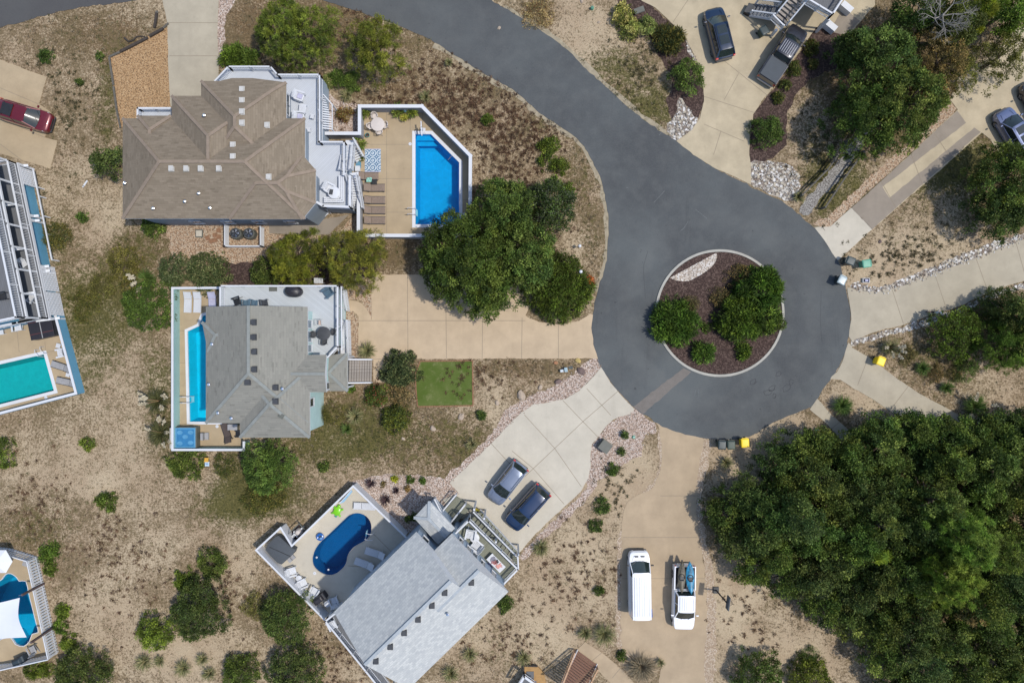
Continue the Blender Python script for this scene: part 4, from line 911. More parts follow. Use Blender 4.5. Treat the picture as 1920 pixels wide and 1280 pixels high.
# ================= YARD 5: bottom left picket fence =================
pooldeck([(-60,1020),(0,1030),(68,1042),(110,1224),(90,1234),(-60,1262)],[POOLS['e']],.05,mt['c_pool'],joints=[((50,1092),(62,1094)),((66,1155),(78,1157))])
f5=T('picket_fence','white picket fence around the freeform pool in the bottom left corner','fence',P(80,1130)); hb=1.5
tp=[(-60,1030),(0,1037),(50,1052),(90,1236),(0,1256),(-60,1262)]
bp=[P(x,y,hb) for x,y in tp]; mb=MB(); pk=MB()
for a_,b_ in zip(bp,bp[1:]):
    L_=(b_-a_).length; n_=int(L_/.26); az=Vector((a_.x,a_.y,0));bz=Vector((b_.x,b_.y,0)); dd=(bz-az).normalized(); ang=math.atan2(dd.y,dd.x)
    for z_ in(.3,1.3): mb.bar(az+Vector((0,0,z_)),bz+Vector((0,0,z_)),.05,.09)
    mb.bar(az+Vector((0,0,hb)),bz+Vector((0,0,hb)),.09,.05)
    for k in range(n_): q_=az.lerp(bz,(k+.5)/n_); pk.box(q_+Vector((0,0,hb/2)),(.17,.03,hb-.06),rz=ang)
part('fence_rail',mb,mt['white'],f5,world=True); part('pickets',pk,mt['white'],f5,world=True)
pool('e','freeform blue pool partly under the white shade sail',.05,L5,1.5)
sail=T('shade_sail','white square shade sail stretched over the freeform pool','sail',P(0,1160,3)); mb=MB(); n=10
cs=[P(37,1120,3.0),P(50,1194,3.1),P(-60,1215,3.0),P(-70,1130,3.2)]; vv=[]
for i in range(n+1):
    for j in range(n+1):
        a=i/n;b=j/n; p=cs[0].lerp(cs[1],a).lerp(cs[3].lerp(cs[2],a),b); mid=(cs[0]+cs[1]+cs[2]+cs[3])/4
        edge=max(math.sin(math.pi*a)*(1-math.sin(math.pi*b)),math.sin(math.pi*b)*(1-math.sin(math.pi*a))); p=p.lerp(mid,.16*edge); p.z-=.25*math.sin(math.pi*a)*math.sin(math.pi*b); vv.append(p)
mb.add(vv,[(i*(n+1)+j,(i+1)*(n+1)+j,(i+1)*(n+1)+j+1,i*(n+1)+j+1) for i in range(n) for j in range(n)]); part('cloth',mb,mt['sail'],sail,world=True,smooth=True)
for i,((bx,by),(tx,ty),zt,lb) in enumerate((((83,1093),(41,1115),3.1,'brown leaning post holding the upper corner of the shade sail'),((104,1173),(58,1204),3.2,'brown leaning post holding the lower corner of the shade sail'))):
    po=T('sail_post',lb,'post',P(bx,by),group='posts of the shade sail'); a_=P(bx,by,0);b_=P(tx,ty,zt); part('pole',MB().bar(a_,b_,.17,.17),mt['post'],po,world=True); part('turnbuckle',MB().tube(b_,b_+Vector((-.3,-.05 if i==0 else .1,-.02)),.02),mt['steel'],po,world=True)

# ================= HOUSE 6: top right =================
c=P(1520,-40); h6=T('house','white and pale blue house with grey steps and railed deck at the top edge','house',(c.x,c.y,0))
mb=MB(); mb.prism(PL([(1420,-60),(1560,-140),(1680,-120),(1600,-20),(1540,-60)],3),0,6); part('wall',mb,mt['blue_siding'],h6,world=True)
r6=Roof(); r6.block(PL([(1400,-80),(1500,-160),(1640,-160),(1590,-70)],6),6,[.4]*4); r6.build(h6,[mt['lgrey_sh'],mt['white']],mt['lgrey_cap'])
D6=2.8
deck(h6,[(1506,0),(1560,27),(1590,-20),(1560,-60),(1500,-40)],D6,mt['dk_dark']); rail(h6,[P(x,y,D6+1)-Vector((0,0,1)) for x,y in [(1512,-4),(1562,26),(1592,-20)]],w=.14)
A6=P2(1463,39,1.4);B6=P2(1500,-6,D6)
stairs(h6,A6,B6,1.4,D6,1.35,mt['step']); part('landing',MB().prism(PL([(1444,22),(1458,12),(1476,38),(1466,52),(1446,34)],1.4),1.3,1.4),mt['dk_dark'],h6,world=True)
stairs(h6,P2(1411,17,.3),P2(1450,26,1.2),.1,1.35,1.2,mt['dk_dark'],n=6)
rail(h6,[P(1450,28,2.3)-Vector((0,0,.9)),P(1470,48,2.3)-Vector((0,0,.9))],.9,name='landing_railing')
mb=MB()
for x,y,z_ in((1554,36,2.6),(1456,56,1.3)): 
    p=P(x,y,z_); mb.bar((p.x,p.y,0),p,.2,.2)
part('support_post',mb,mt['white'],h6,world=True)
for a_,b_,lb in(((1551,41),(1568,55),'white deck box below the deck corner at the top edge'),((1580,5),(1598,20),'white deck box right of the deck corner at the top edge')):
    a_=P(*a_,.8);b_=P(*b_,.8); e=T('deck_box',lb,'box',(a_.x,a_.y,0),group='white deck boxes'); a_.z=b_.z=.4; part('body',MB().bar(a_,b_,.5,.7),mt['white_wall'],e,world=True); a_.z=b_.z=.79; part('lid',MB().bar(a_,b_,.56,.05),mt['white'],e,world=True)
# ================= HOUSE 7: bottom edge =================
h7=T('wooden_staircase','brown stained wooden staircase with cedar handrails at the bottom edge','staircase',P(1085,1260))
stairs(h7,P2(1101,1232,.2),P2(1068,1300,2.0),.1,2.4,2.25,mt['wood_brown'],n=16,rails=False)
for (a_,za),(b_,zb) in ((((1078,1224),.9),((1050,1296),3.1)),(((1121,1255),.9),((1098,1300),3.0))):
    rail(h7,[P(*a_,za)-Vector((0,0,.85)),P(*b_,zb)-Vector((0,0,.85))],.85,mat=mt['wood_tan'],w=.13)
h8=T('balcony','white railed balcony corner above orange boards at the bottom edge','balcony',P(985,1275))
part('floor',MB().prism(PL([(984,1270),(1002,1282),(985,1310),(960,1300)],1.2),1.1,1.2),mt['dk_dark'],h8,world=True); rail(h8,[P(x,y,1.9)-Vector((0,0,.7)) for x,y in[(970,1290),(983,1268),(1005,1284)]],.7,w=.2)
mb=MB(); 
for x,y in((984,1270),(1000,1281)): p=P(x,y,1.1); mb.bar((p.x,p.y,0),p,.15,.15)
part('post',mb,mt['wood_tan'],h8,world=True)
h9=T('timber_platform','orange brown timber platform at the bottom edge','platform',P(1000,1262)); part('boards',MB().prism(PL([(982,1248),(1008,1249),(1020,1262),(1026,1290),(982,1290)],.25),0,.25),mt['orange_wood'],h9,world=True)
part('edge_beam',MB().bar(P(982,1247,.28),P(982,1292,.28),.14,.14).bar(P(982,1247,.28),P(1008,1248,.28),.14,.14),mt['wood_dark'],h9,world=True); part('hatch',MB().box(P(994,1266,.27),(.7,.8,.04)),mt['dk_dark'],h9,world=True)
# AC enclosure, south of house 1
enc=T('screen_fence','low white louvred screen around two air conditioners','fence',P(455,440)); mb=MB()
for a_,b_ in (((421,420),(421,461)),((421,461),(488,461)),((488,461),(488,425))):
    a_=P(*a_,1.0);b_=P(*b_,1.0)
    for k in range(6):
        z_=.15+.16*k; a2=a_.copy();b2=b_.copy();a2.z=b2.z=z_; mb.bar(a2,b2,.09,.09)
    mb.bar((a_.x,a_.y,0),(a_.x,a_.y,1.05),.1,.1); mb.bar((b_.x,b_.y,0),(b_.x,b_.y,1.05),.1,.1)
part('louvres',mb,mt['white'],enc,world=True)
# ---------------- furniture & small things ----------------
def adirondack(label,px,py,z,face,mat,cushion=None,group=None,scale=1,name='adirondack_chair',cat='chair'):
    e=T(name,label,cat,P(px,py,z+.4)-Vector((0,0,.4)),face,group); e.scale=(scale,)*3   # +x = front
    m=MB()
    for k in range(5): m.box((.02+.11*(k-2),0,.38-.025*(2-k)*-1-.02*(2-k)),(.1,.54,.025),ry=.12)
    part('seat',m,mat,e); m=MB()
    for k in range(7):
        a=(k-3)*.09; m.bar((-.24,a*.8,.3),(-.52,a*1.25,1.0-abs(k-3)*.035),.085,.022)
    m.bar((-.4,-.3,.68),(-.4,.3,.68),.06,.03); part('backrest',m,mat,e)
    for s in(-1,1):
        part('armrest',MB().bar((-.42,s*.33,.58),(.34,s*.36,.6),.13,.03),mat,e)
        part('leg',MB().bar((.3,s*.31,0),(.3,s*.31,.6),.09,.04),mat,e); part('leg',MB().bar((.28,s*.28,.36),(-.52,s*.27,.04),.04,.1),mat,e)
    if cushion: part('cushion',MB().box((-.02,0,.44),(.42,.42,.09)),cushion,e,bevel=.03)
    return e
def lounger(label,px,py,z,face,mat,frame=None,group=None,up=.5,L=1.95,w=.62):
    e=T('sun_lounger',label,'lounger',P(px,py,z+.35)-Vector((0,0,.35)),face,group); frame=frame or mat  # +x = foot end
    m=MB(); n=14
    for k in range(n): m.box((-.3+(k+.5)*(L*.64/n),0,.34),(L*.64/n*.86,w-.06,.03))
    part('seat',m,mat,e); m=MB(); a=Vector((-.32,0,.34)); d_=Vector((-math.cos(up),0,math.sin(up)))
    for k in range(7): c_=a+d_*(.06+k*.1); m.box(c_,(.088,w-.06,.03),ry=up)
    part('backrest',m,mat,e); m=MB()
    for s in(-1,1): m.bar((-.7,s*w/2,.31),(L*.64-.3,s*w/2,.31),.04,.06); m.bar(a+Vector((0,s*w/2,0)),a+d_*.74+Vector((0,s*w/2,0)),.035,.05)
    part('frame',m,frame,e)
    for sx in(-.6,L*.64-.45):
        for s in(-1,1): part('leg',MB().bar((sx,s*w/2,.31),(sx,s*w/2,0),.045,.045),frame,e)
    return e
def round_table(label,px,py,z,r,mat,h=.73,group=None,cat='table',name='round_table',hole=False):
    e=T(name,label,cat,P(px,py,z+h)-Vector((0,0,h)),0,group)
    part('tabletop',MB().lathe((0,0,h-.035),[(r*.97,0),(r,.012),(r,.03),(r*.96,.037)],28),mat,e,smooth=True)
    for k in range(4): a=k*math.pi/2+.5; part('leg',MB().bar((math.cos(a)*.12,math.sin(a)*.12,h-.03),(math.cos(a)*r*.72,math.sin(a)*r*.72,0),.05,.03),mat,e)
    return e
def chair(label,px,py,z,face,mat,group=None,h=.85,name='armchair'):
    e=T(name,label,'chair',P(px,py,z+.6)-Vector((0,0,.6)),face,group)
    part('seat',MB().lathe((0,0,.41),[(.2,0),(.24,.02),(.24,.04)],16),mat,e,smooth=True); m=MB(); pr=[]
    for k in range(9):
        a=math.pi/2+(k/8)*math.pi; m.bar((math.cos(a)*.22,math.sin(a)*.24,.42),(math.cos(a)*.3,math.sin(a)*.29,h if 1<k<7 else .64),.07,.02); pr.append((math.cos(a)*.3,math.sin(a)*.29,h if 1<k<7 else .64))
    for a_,b_ in zip(pr,pr[1:]): m.bar(a_,b_,.05,.03)
    part('backrest',m,mat,e)
    for s in(-1,1): part('armrest',MB().bar((-.12,s*.29,.64),(.2,s*.27,.62),.06,.03),mat,e)
    for sx in(-.17,.17):
        for s in(-1,1): part('leg',MB().bar((sx,s*.18,.41),(sx*1.25,s*.24,0),.035,.035),mat,e)
    return e
def side_table(label,px,py,z,mat,w=.5,d_=.5,h=.45,rz=0,group=None,name='side_table',cat='table'):
    e=T(name,label,cat,P(px,py,z+h)-Vector((0,0,h)),rz,group); m=MB(); n=6
    for k in range(n): m.box(((k+.5)/n*w-w/2,0,h-.015),(w/n*.86,d_,.03))
    part('tabletop',m,mat,e)
    for sx in(-1,1):
        for s in(-1,1): part('leg',MB().bar((sx*(w/2-.05),s*(d_/2-.05),h-.03),(sx*(w/2-.05),s*(d_/2-.05),0),.045,.045),mat,e)
    return e
WH=mt['white']
g1='white adirondack chairs on the white deck'
for lb,x,y,a in(('white adirondack chair with lavender cushion, northernmost in the row on the white deck',563,181,R(-20)),('white adirondack chair with lavender cushion, middle of the row on the white deck',563,219,R(-8)),('white adirondack chair with lavender cushion, southernmost in the row on the white deck',562,243,R(5))):
    adirondack(lb,x,y,D,a,WH,mt['lav'],g1,1.05)
side_table('white slatted side table between two lavender cushioned chairs',567,203,D,WH,.62,.75,.45,R(-8))
side_table('small white stool near the middle chair on the white deck',585,218,D,WH,.32,.4,.4,R(-15),'small white stools'); side_table('small white stool beside the southernmost lavender cushioned chair',578,243,D,WH,.36,.4,.4,R(-5),'small white stools')
adirondack('white adirondack chair tucked behind the round table in the deck corner',620,354,D,R(-30),WH,scale=1.1)
rt=round_table('white slatted round table in the corner of the white deck',626,361,D,.53,WH); 
e=T('serving_tray','dark tray lying on the white round deck table','tray',P(621,360,D+.76),R(80)); part('tray',MB().box((0,0,.01),(.46,.28,.02)).box((0,.14,.03),(.46,.02,.05)).box((0,-.14,.03),(.46,.02,.05)),mt['dark'],e)
# deck 1 pool terrace
cream=M('cream_resin',A(222,212,204),.5,.04)
round_table('cream round table on the terrace by the bright blue pool',708,233,.05,.64,cream)
gc='cream armchairs around the round terrace table'
for lb,x,y,a in(('cream armchair at the upper left of the round terrace table',702,217,R(-70)),('cream armchair at the left of the round terrace table',694,236,R(15)),('cream armchair at the lower edge of the round terrace table',711,247,R(95)),('cream armchair at the right of the round terrace table',722,234,R(200))): chair(lb,x,y,.05,a,cream,gc)
gl='taupe woven loungers beside the blue pool'; TW=mt['wicker']
for i,(x,y) in enumerate(((690,330),(702,352),(703,375),(703,394),(703,413))):
    lounger(['topmost taupe lounger, just below the blue rug','second taupe lounger from the rug, beside the small dark table','middle one of the five taupe loungers by the pool','taupe lounger second from the bottom of the row','bottom taupe lounger nearest the pine tree'][i],x,y,.05,0,TW,mt['dark'],gl,.55,2.0,.68)
side_table('small black square table between the upper two taupe loungers',702,341,.05,mt['black'],.5,.5,.45)
e=T('beach_towel','mint green towel crumpled on the upper taupe lounger','towel',P(692,337,.55)); m=MB(); n=7; m.add([((i/6-.5)*.5,(j/6-.5)*.42,.04*math.sin(i*2.1+j)+.05*math.cos(j*1.7-i)) for i in range(n) for j in range(n)],[(i*n+j,(i+1)*n+j,(i+1)*n+j+1,i*n+j+1) for i in range(n-1) for j in range(n-1)]); part('cloth',m,M('mint_fabric',A(160,215,200),.9),e,smooth=True)
# patterned rug
m,t,b=newmat('patterned_rug'); pc=coords(t,'obj'); v=N(t,'ShaderNodeTexVoronoi',voronoi_dimensions='2D'); v.inputs['Scale'].default_value=1/.68; v.inputs['Randomness'].default_value=0; t.links.new(pc,v.inputs['Vector'])
w=mth(t,'FRACT',mth(t,'MULTIPLY',v.outputs['Distance'],3.6)); c1=mix(t,mapr(t,mth(t,'ABSOLUTE',mth(t,'SUBTRACT',w,.5)),.2,.3),A(225,235,240),A(84,124,158)); ck=N(t,'ShaderNodeTexChecker'); ck.inputs['Scale'].default_value=6; t.links.new(pc,ck.inputs[0]); c1=mix(t,mth(t,'MULTIPLY',ck.outputs['Fac'],.3),c1,A(80,118,150)); t.links.new(c1,b.inputs['Base Color']); b.inputs['Roughness'].default_value=.95
e=T('outdoor_rug','blue and white medallion rug on the terrace above the loungers','rug',P(699,301,.06)); part('rug',MB().box((0,0,.012),(1.5,2.05,.02)),m,e); [part('fringe',MB().box((0,yy,.008),(1.48,.06,.012)),mt['lav'],e) for yy in(1.05,-1.05)]
# shared box: umbrella base, bins etc on pool terrace
def planter(label,px,py,z,r,h,mat,leafkind=None,seed=0,name='planter',cat='planter',pr=None,ph=.5,cols=None):
    e=T(name,label,cat,P(px,py,z)); part('pot',MB().lathe((0,0,0),[(r*.7,0),(r*.9,h*.5),(r,h),(r*.86,h),(r*.8,h*.85)],18),mat,e,smooth=True)
    part('soil',MB().lathe((0,0,h*.85),[(r*.82,0),(r*.8,.01)],14),mt['mulch'],e)
    if leafkind: LATER.append((e,leafkind,pr or r*1.6,ph,h,seed,cols))
    return e
LATER=[]
G1=[(.05,.09,.02),(.09,.13,.03),(.14,.18,.05)]
planter('planter with a bushy yellow flowered plant in the terrace corner',683,214,.05,.28,.35,mt['terracotta'],'shrub',3,pr=.55,ph=.6,cols=G1)
planter('planter with arching ferns by the top terrace wall',747,209,.05,.22,.35,mt['terracotta'],'fern',4,pr=.45,ph=.4,cols=G1)
planter('small fern planter right of the statue at the top terrace wall',774,211,.05,.22,.35,mt['terracotta'],'fern',5,pr=.4,ph=.4,cols=G1)
planter('clay pot with a yellowish round plant on the terrace',758,223,.05,.24,.35,mt['terracotta'],'shrub',6,pr=.3,ph=.3,cols=[(.2,.2,.05),(.25,.22,.06)])
planter('small potted plant by the gap in the terrace wall',671,260,.05,.16,.25,mt['dark'],'shrub',7,pr=.22,ph=.25,cols=G1)
planter('potted succulent left of the blue rug',682,273,.05,.16,.25,mt['dark'],'fern',8,pr=.22,ph=.2,cols=G1)
planter('potted plant at the foot of the white stairs',679,297,.05,.15,.22,mt['dark'],'shrub',9,pr=.2,ph=.25,cols=G1)
planter('empty teal glazed pot on the terrace',690,255,.05,.2,.3,mt['teal'],None)
e=T('heron_statue','small dark blue and white garden statue by the top terrace wall','statue',P(760,211,.05)); part('body',MB().lathe((0,0,.1),[(.04,0),(.14,.15),(.16,.3),(.06,.5),(.03,.6)],12,sx=1.3,sy=.8),M('statue_blue',A(120,170,200),.4),e,smooth=True); part('head',MB().lathe((.08,0,.66),[(.03,0),(.06,.05),(.05,.11),(.01,.14)],10),WH,e,smooth=True)
for x,y,lb in((769,270,'round white skimmer lid beside the head of the bright blue pool'),(871,402,'round white skimmer lid right of the bright blue pool'),(86,745,'round white skimmer lid below the turquoise pool'),(407,799,'round white skimmer lid below the narrow cyan pool'),(590,1074,'round white skimmer lid by the kidney pool')):
    e=T('skimmer_lid',lb,'lid',P(x,y,.055),group='pool skimmer lids'); part('lid',MB().lathe((0,0,0),[(.15,0),(.15,.012),(.13,.018)],18),WH,e); part('finger_grip',MB().box((0,0,.02),(.06,.02,.006)),mt['dark'],e)
e=T('storage_bench','white storage bench by the stair foot next to the blue mat','bench',P(672,318,.05)); part('seat',MB().box((0,0,.4),(.45,.5,.05)),WH,e); part('body',MB().box((0,0,.19),(.4,.45,.38)),WH,e)
e=T('door_mat','blue mat at the foot of the white stairs','mat',P(672,309,.055)); part('mat',MB().box((0,0,.012),(.5,.6,.02)),M('blue_mat',A(100,150,175),.95),e); part('border',MB().box((0,.31,.01),(.52,.03,.018)).box((0,-.31,.01),(.52,.03,.018)),mt['slate_blue'],e)
# air conditioners
for i,x in enumerate((441,466)):
    e=T('air_conditioner',['left grey air conditioner with top fan inside the louvred screen','right grey air conditioner with top fan inside the louvred screen'][i],'air conditioner',P(x,437,.9)-Vector((0,0,.9)),0,'air conditioners')
    part('cabinet',MB().lathe((0,0,0),[(.5,0),(.54,.05),(.54,.8),(.5,.86)],8,sx=1,sy=1),mt['util'],e); part('fan_grille',MB().lathe((0,0,.86),[(.42,0),(.42,.01)],24),mt['black'],e); m=MB()
    for k in range(5): a=k*1.2566+i; m.add([(math.cos(a)*.05,math.sin(a)*.05,.9),(math.cos(a-.3)*.36,math.sin(a-.3)*.36,.89),(math.cos(a+.3)*.36,math.sin(a+.3)*.36,.92)],[(0,1,2)])
    part('fan_blades',m,mt['steel'],e); m=MB()
    for r_ in(.15,.28,.41):
        for k in range(20): a0=k*.314;a1=a0+.314; m.bar((math.cos(a0)*r_,math.sin(a0)*r_,.94),(math.cos(a1)*r_,math.sin(a1)*r_,.94),.012,.012)
    part('wire_guard',m,mt['steel'],e)
e=T('access_hatch','pale square hatch on the gravel beside the brown roofed house','hatch',P(374,438)); part('frame',MB().box((0,0,.04),(.7,.75,.08)),mt['util'],e); part('lid',MB().box((0,0,.1),(.52,.55,.05)),mt['c_light'],e)
e=T('stepping_stones','reddish stepping stones on gravel left of the louvred screen','stones',P(402,449)); m=MB()
for x,y,a in((389,446,.5),(396,452,.3),(403,441,0),(404,450,.1),(411,444,0),(410,432,.1)): p=P(x,y); m.box((p.x-e.location.x,p.y-e.location.y,.03),(.4,.38,.05),rz=a)
part('pavers',m,mt['copper'],e)
# deck 2
BK=mt['dark']
adirondack('black folding chair at the left end of the pale grey deck',444,565,D2,R(200),mt['black'],scale=.95,name='folding_chair')
adirondack('slate coloured adirondack chair against the roof edge on the grey deck',461,568,D2,R(90),mt['slate_blue'],group='slate chairs on the grey deck',scale=.9); adirondack('dark chair between the slate chairs on the grey deck',495,567,D2,R(95),mt['dark'],scale=.85)
adirondack('slate adirondack chair, second from the left by the roof edge',476,568,D2,R(80),mt['slate_blue'],group='slate chairs on the grey deck',scale=.9)
adirondack('slate adirondack chair in the upper right corner of the grey deck',615,549,D2,R(215),mt['slate_blue'],scale=1.1)
e=T('covered_grill','black covered round grill on the grey deck','grill',P(549,546,D2+.8)-Vector((0,0,.8))); part('cover',MB().lathe((0,0,0),[(.5,0),(.62,.1),(.66,.7),(.5,.95),(.2,1.05),(.03,1.08)],22,sx=1.15,sy=.8),mt['black_cover'],e,smooth=True); part('knob',MB().lathe((0,0,1.06),[(.05,0),(.05,.05)],8),mt['dark'],e)
e=T('door_mat','brown square mat on the grey deck beside the grill','mat',P(512,541,D2+.01)); part('mat',MB().box((0,0,.01),(.72,.45,.02)),mt['util'],e); part('border',MB().box((0,.23,.012),(.72,.02,.025)).box((0,-.23,.012),(.72,.02,.025)),mt['dark'],e)
round_table('dark round table with three chairs on the grey deck',607,625,D2,.6,BK)
for lb,x,y,a in(('dark armchair left of the round deck table',588,627,0),('dark armchair right of the round deck table',624,622,R(170)),('dark armchair below the round deck table',607,641,R(90))): chair(lb,x,y,D2,a,BK,'dark armchairs around the deck table')
e=T('stacked_frame','thin dark folding frame above the round deck table','frame',P(599,605,D2)); part('frame',MB().bar((-.3,-.2,.4),(-.3,.3,.4),.03,.03).bar((-.3,.3,.4),(.25,.3,.45),.03,.03).bar((.25,.3,.45),(.25,-.2,.4),.03,.03).bar((0,-.2,.4),(0,.3,.45),.03,.03),mt['steel'],e); part('seat_sling',MB().box((.14,.0,.38),(.22,.4,.02)),M('salmon_sling',A(214,190,176),.9),e)
for sx in(-.3,.25):
    for sy in(-.2,.3): part('leg',MB().bar((sx,sy,0),(sx,sy,.42),.03,.03),mt['steel'],bpy.data.objects[e.name])
# pool 2 yard
for i,(x,mm) in enumerate(((352,WH),(370,WH),(398,mt['lav']))): lounger(['left white lounger at the head of the narrow cyan pool','middle white lounger at the head of the narrow cyan pool','greyish lounger in the shade beside the deck of the cyan pool'][i],x,567,.05,R(-92 if i<2 else -88),mm,None,'loungers at the head of the cyan pool',.4,1.95,.66)
e=T('hot_tub','square hot tub with blue shell and folded cover by the cyan pool','hot tub',P(356,818,.05)); m=MB().box((0,0,.43),(2.0,2.0,.86)); part('cabinet',m,mt['util'],e,bevel=.06)
part('shell',MB().box((0,0,.88),(1.86,1.86,.06)),mt['tubtop'],e,bevel=.02); m=MB(); m.box((0,0,.905),(1.6,1.6,.02)); part('water',m,M_liner('tub_water',A(60,130,180)),e)
m=MB()
for x,y in((-.5,.5),(.5,.5),(-.5,-.5),(.5,-.45),(0,.1)): m.lathe((x,y,.915),[(.24,0),(.24,.01),(.15,.012)],14,sx=1.1,sy=.8)
part('seat_moulding',m,mt['tubtop'],e); part('folded_cover',MB().box((-1.12,0,.75),(.28,1.9,.9),ry=-.12),M('cover_tan',A(196,190,180),.7),e,bevel=.03); part('cover_lifter',MB().tube((-.9,1.05,.6),(.2,1.08,.85),.025).tube((.2,1.08,.85),(.75,1.0,.8),.025),mt['black'],e)
e=T('tub_steps','grey plastic steps beside the square hot tub','steps',P(386,817,.05)); part('lower_tread',MB().box((.17,0,.12),(.32,.66,.24)),mt['mesh_grey'],e,bevel=.02); part('upper_tread',MB().box((-.15,0,.25),(.32,.66,.5)),mt['mesh_grey'],e,bevel=.02); part('handrail',MB().tube((-.02,-.34,.5),(-.02,.34,.52),.03),mt['black'],e)
lounger('dark brown lounger at the bottom of the cyan pool yard',425,812,.05,R(108),M('brown_sling',A(92,80,76),.85),mt['black'],up=.6)
e=T('storage_box','grey storage box under the roof edge by the brown lounger','box',P(441,799,.05)); part('body',MB().box((0,0,.3),(.85,.5,.6)),mt['util'],e,bevel=.02); part('lid',MB().box((0,0,.63),(.9,.54,.05)),mt['mesh_grey'],e)
adirondack('black chair half hidden under the roof near the brown lounger',446,813,.05,R(180),mt['black'],scale=.8,name='folding_chair')
side_table('white framed bench behind the deck of the aqua house',597,526,.0,WH,.85,.5,.9,0,name='utility_shelf',cat='shelf')
# pool 3 yard
lounger('flat white lounger beside the upper end of the kidney pool',684,949,.05,R(-3),WH,None,up=.05,L=2.0)
lounger('upper white lounger below the kidney pool',703,1037,.05,R(163),WH,None,'white loungers below the kidney pool',.5); lounger('lower white lounger below the kidney pool',683,1057,.05,R(160),WH,None,'white loungers below the kidney pool',.5)
for lb,x,y,a in(('white adirondack chair at the top of the row along the fence by the kidney pool',549,1071,R(15)),('white adirondack chair beside the small round table along the fence',569,1093,R(25)),('white adirondack chair above the black grill by the fence',590,1108,R(60)),('white adirondack chair beside the bottom round table near the house',626,1126,R(110))): adirondack(lb,x,y,.05,a,WH,None,'white chairs along the fence of the kidney pool',1.05)
round_table('small white round table between the two upper fence chairs',560,1084,.05,.28,WH,.5,'small white round tables'); round_table('small white round table at the bottom corner by the black grill',613,1132,.05,.28,WH,.5,'small white round tables')
e=T('covered_grill','black covered barbecue grill by the fence of the kidney pool','grill',P(598,1123,.8)-Vector((0,0,.8)),R(35)); part('cover',MB().loft([[(sx*w_,sy*d_,z_) for sx,sy in((-1,-1),(1,-1),(1,1),(-1,1))] for w_,d_,z_ in((.65,.32,.05),(.66,.33,.85),(.5,.3,.95),(.4,.22,1.15),(.3,.1,1.2))]),mt['black_cover'],e,bevel=.03); part('side_shelf_bump',MB().box((.55,0,.9),(.2,.5,.06)),mt['dark'],e)
e=T('pool_equipment_screen','grey framed enclosure with white filter pipes outside the kidney pool fence','enclosure',P(556,1003)); 
part('frame',MB().bar(P(537,1004,.9),P(561,981,.9),.08,.08).bar(P(561,981,.9),P(574,995,.9),.08,.08).bar(P(537,1004,.9),P(548,1020,.9),.08,.08).bar(P(537,1004,0),P(537,1004,.9),.08,.08).bar(P(561,981,0),P(561,981,.9),.08,.08),mt['util'],e,world=True)
part('base',MB().prism(PL([(538,1004),(561,983),(573,995),(549,1018)],.05),0,.08),mt['mulch'],e,world=True)
p=P(563,994,.08); part('filter_tank',MB().lathe((p.x,p.y,.08),[(.3,0),(.33,.1),(.33,.6),(.2,.8),(.05,.85)],16),cream,e,world=True,smooth=True)
m=MB(); rr=random.Random(3); pt=[P(546,1006,.5),P(552,1001,.6),P(557,1005,.55),P(560,997,.7),P(552,996,.5),P(547,1010,.4),P(566,990,.6)]
for a_,b_ in zip(pt,pt[1:]): m.tube(a_,b_,.06)
for p_ in pt: m.lathe((p_.x,p_.y,0.08),[(.08,0),(.08,p_.z)],8)
part('pipework',m,WH,e,world=True); p=P(549,1008,.1); part('pump',MB().tube(p+Vector((-.3,0,.15)),p+Vector((.25,.1,.15)),.14),mt['black'],e,world=True)
e=T('hot_tub_cover','dark grey fabric cover over the tub in the stepped fence corner','cover',P(522,1031)); m=MB(); oc=PL([(497,1030),(503,1019),(516,1006),(522,1004),(546,1026),(553,1030),(550,1038),(528,1058),(520,1055),(508,1043)],.9); m.prism(oc,0,.86,cap=False); 
cc=inset(oc,.12); m.add([(*a_,.86) for a_ in ccw(oc)]+[(*a_,.93) for a_ in cc],[(i,(i+1)%len(cc),(i+1)%len(cc)+len(cc),i+len(cc)) for i in range(len(cc))]+[list(range(len(cc),2*len(cc)))]); part('fabric',m,mt['grey_cover'],e,world=True,smooth=True); part('strap',MB().bar(P(505,1025,.95),P(545,1043,.95),.05,.01),mt['black'],e,world=True)
e=T('tub_steps','pale plastic steps beside the grey covered tub','steps',P(546,1043),R(40)); part('lower_tread',MB().box((.17,0,.12),(.32,.7,.24)),mt['mesh_grey'],e,bevel=.02); part('upper_tread',MB().box((-.15,0,.22),(.32,.7,.44)),mt['mesh_grey'],e,bevel=.02)
def torus(mb,c,R_,r,n=20,m_=8):
    v=[];f=[]
    for i in range(n):
        a=2*math.pi*i/n
        for j in range(m_): b=2*math.pi*j/m_; v.append((c[0]+(R_+r*math.cos(b))*math.cos(a),c[1]+(R_+r*math.cos(b))*math.sin(a),c[2]+r*math.sin(b)))
    for i in range(n):
        for j in range(m_): f.append((i*m_+j,((i+1)%n)*m_+j,((i+1)%n)*m_+(j+1)%m_,i*m_+(j+1)%m_))
    return mb.add(v,f)
e=T('pool_float','blue inflatable ring beside the kidney pool','float',P(601,1005,.1)); part('ring',torus(MB(),(0,0,.16),.24,.13),mt['bluefl'],e,smooth=True); part('headrest',MB().box((.12,-.1,.28),(.25,.2,.1)),M('pale_vinyl',A(120,170,220),.4),e,bevel=.03)
e=T('pool_float','lime green inflatable frog shape beside the kidney pool','float',P(633,957,.1),R(-20)); m=MB(); m.lathe((0,0,.05),[(.2,0),(.34,.08),(.34,.16),(.2,.24)],16,sx=1,sy=1.25); part('body',m,mt['lime'],e,smooth=True)
for x,y,a in((.38,.3,.6),(-.38,.3,2.5),(.36,-.36,-.7),(-.36,-.36,3.9)): part('limb',MB().tube((x*.6,y*.6,.14),(x*1.25,y*1.1,.1),.12,.07),mt['lime'],e,smooth=True)
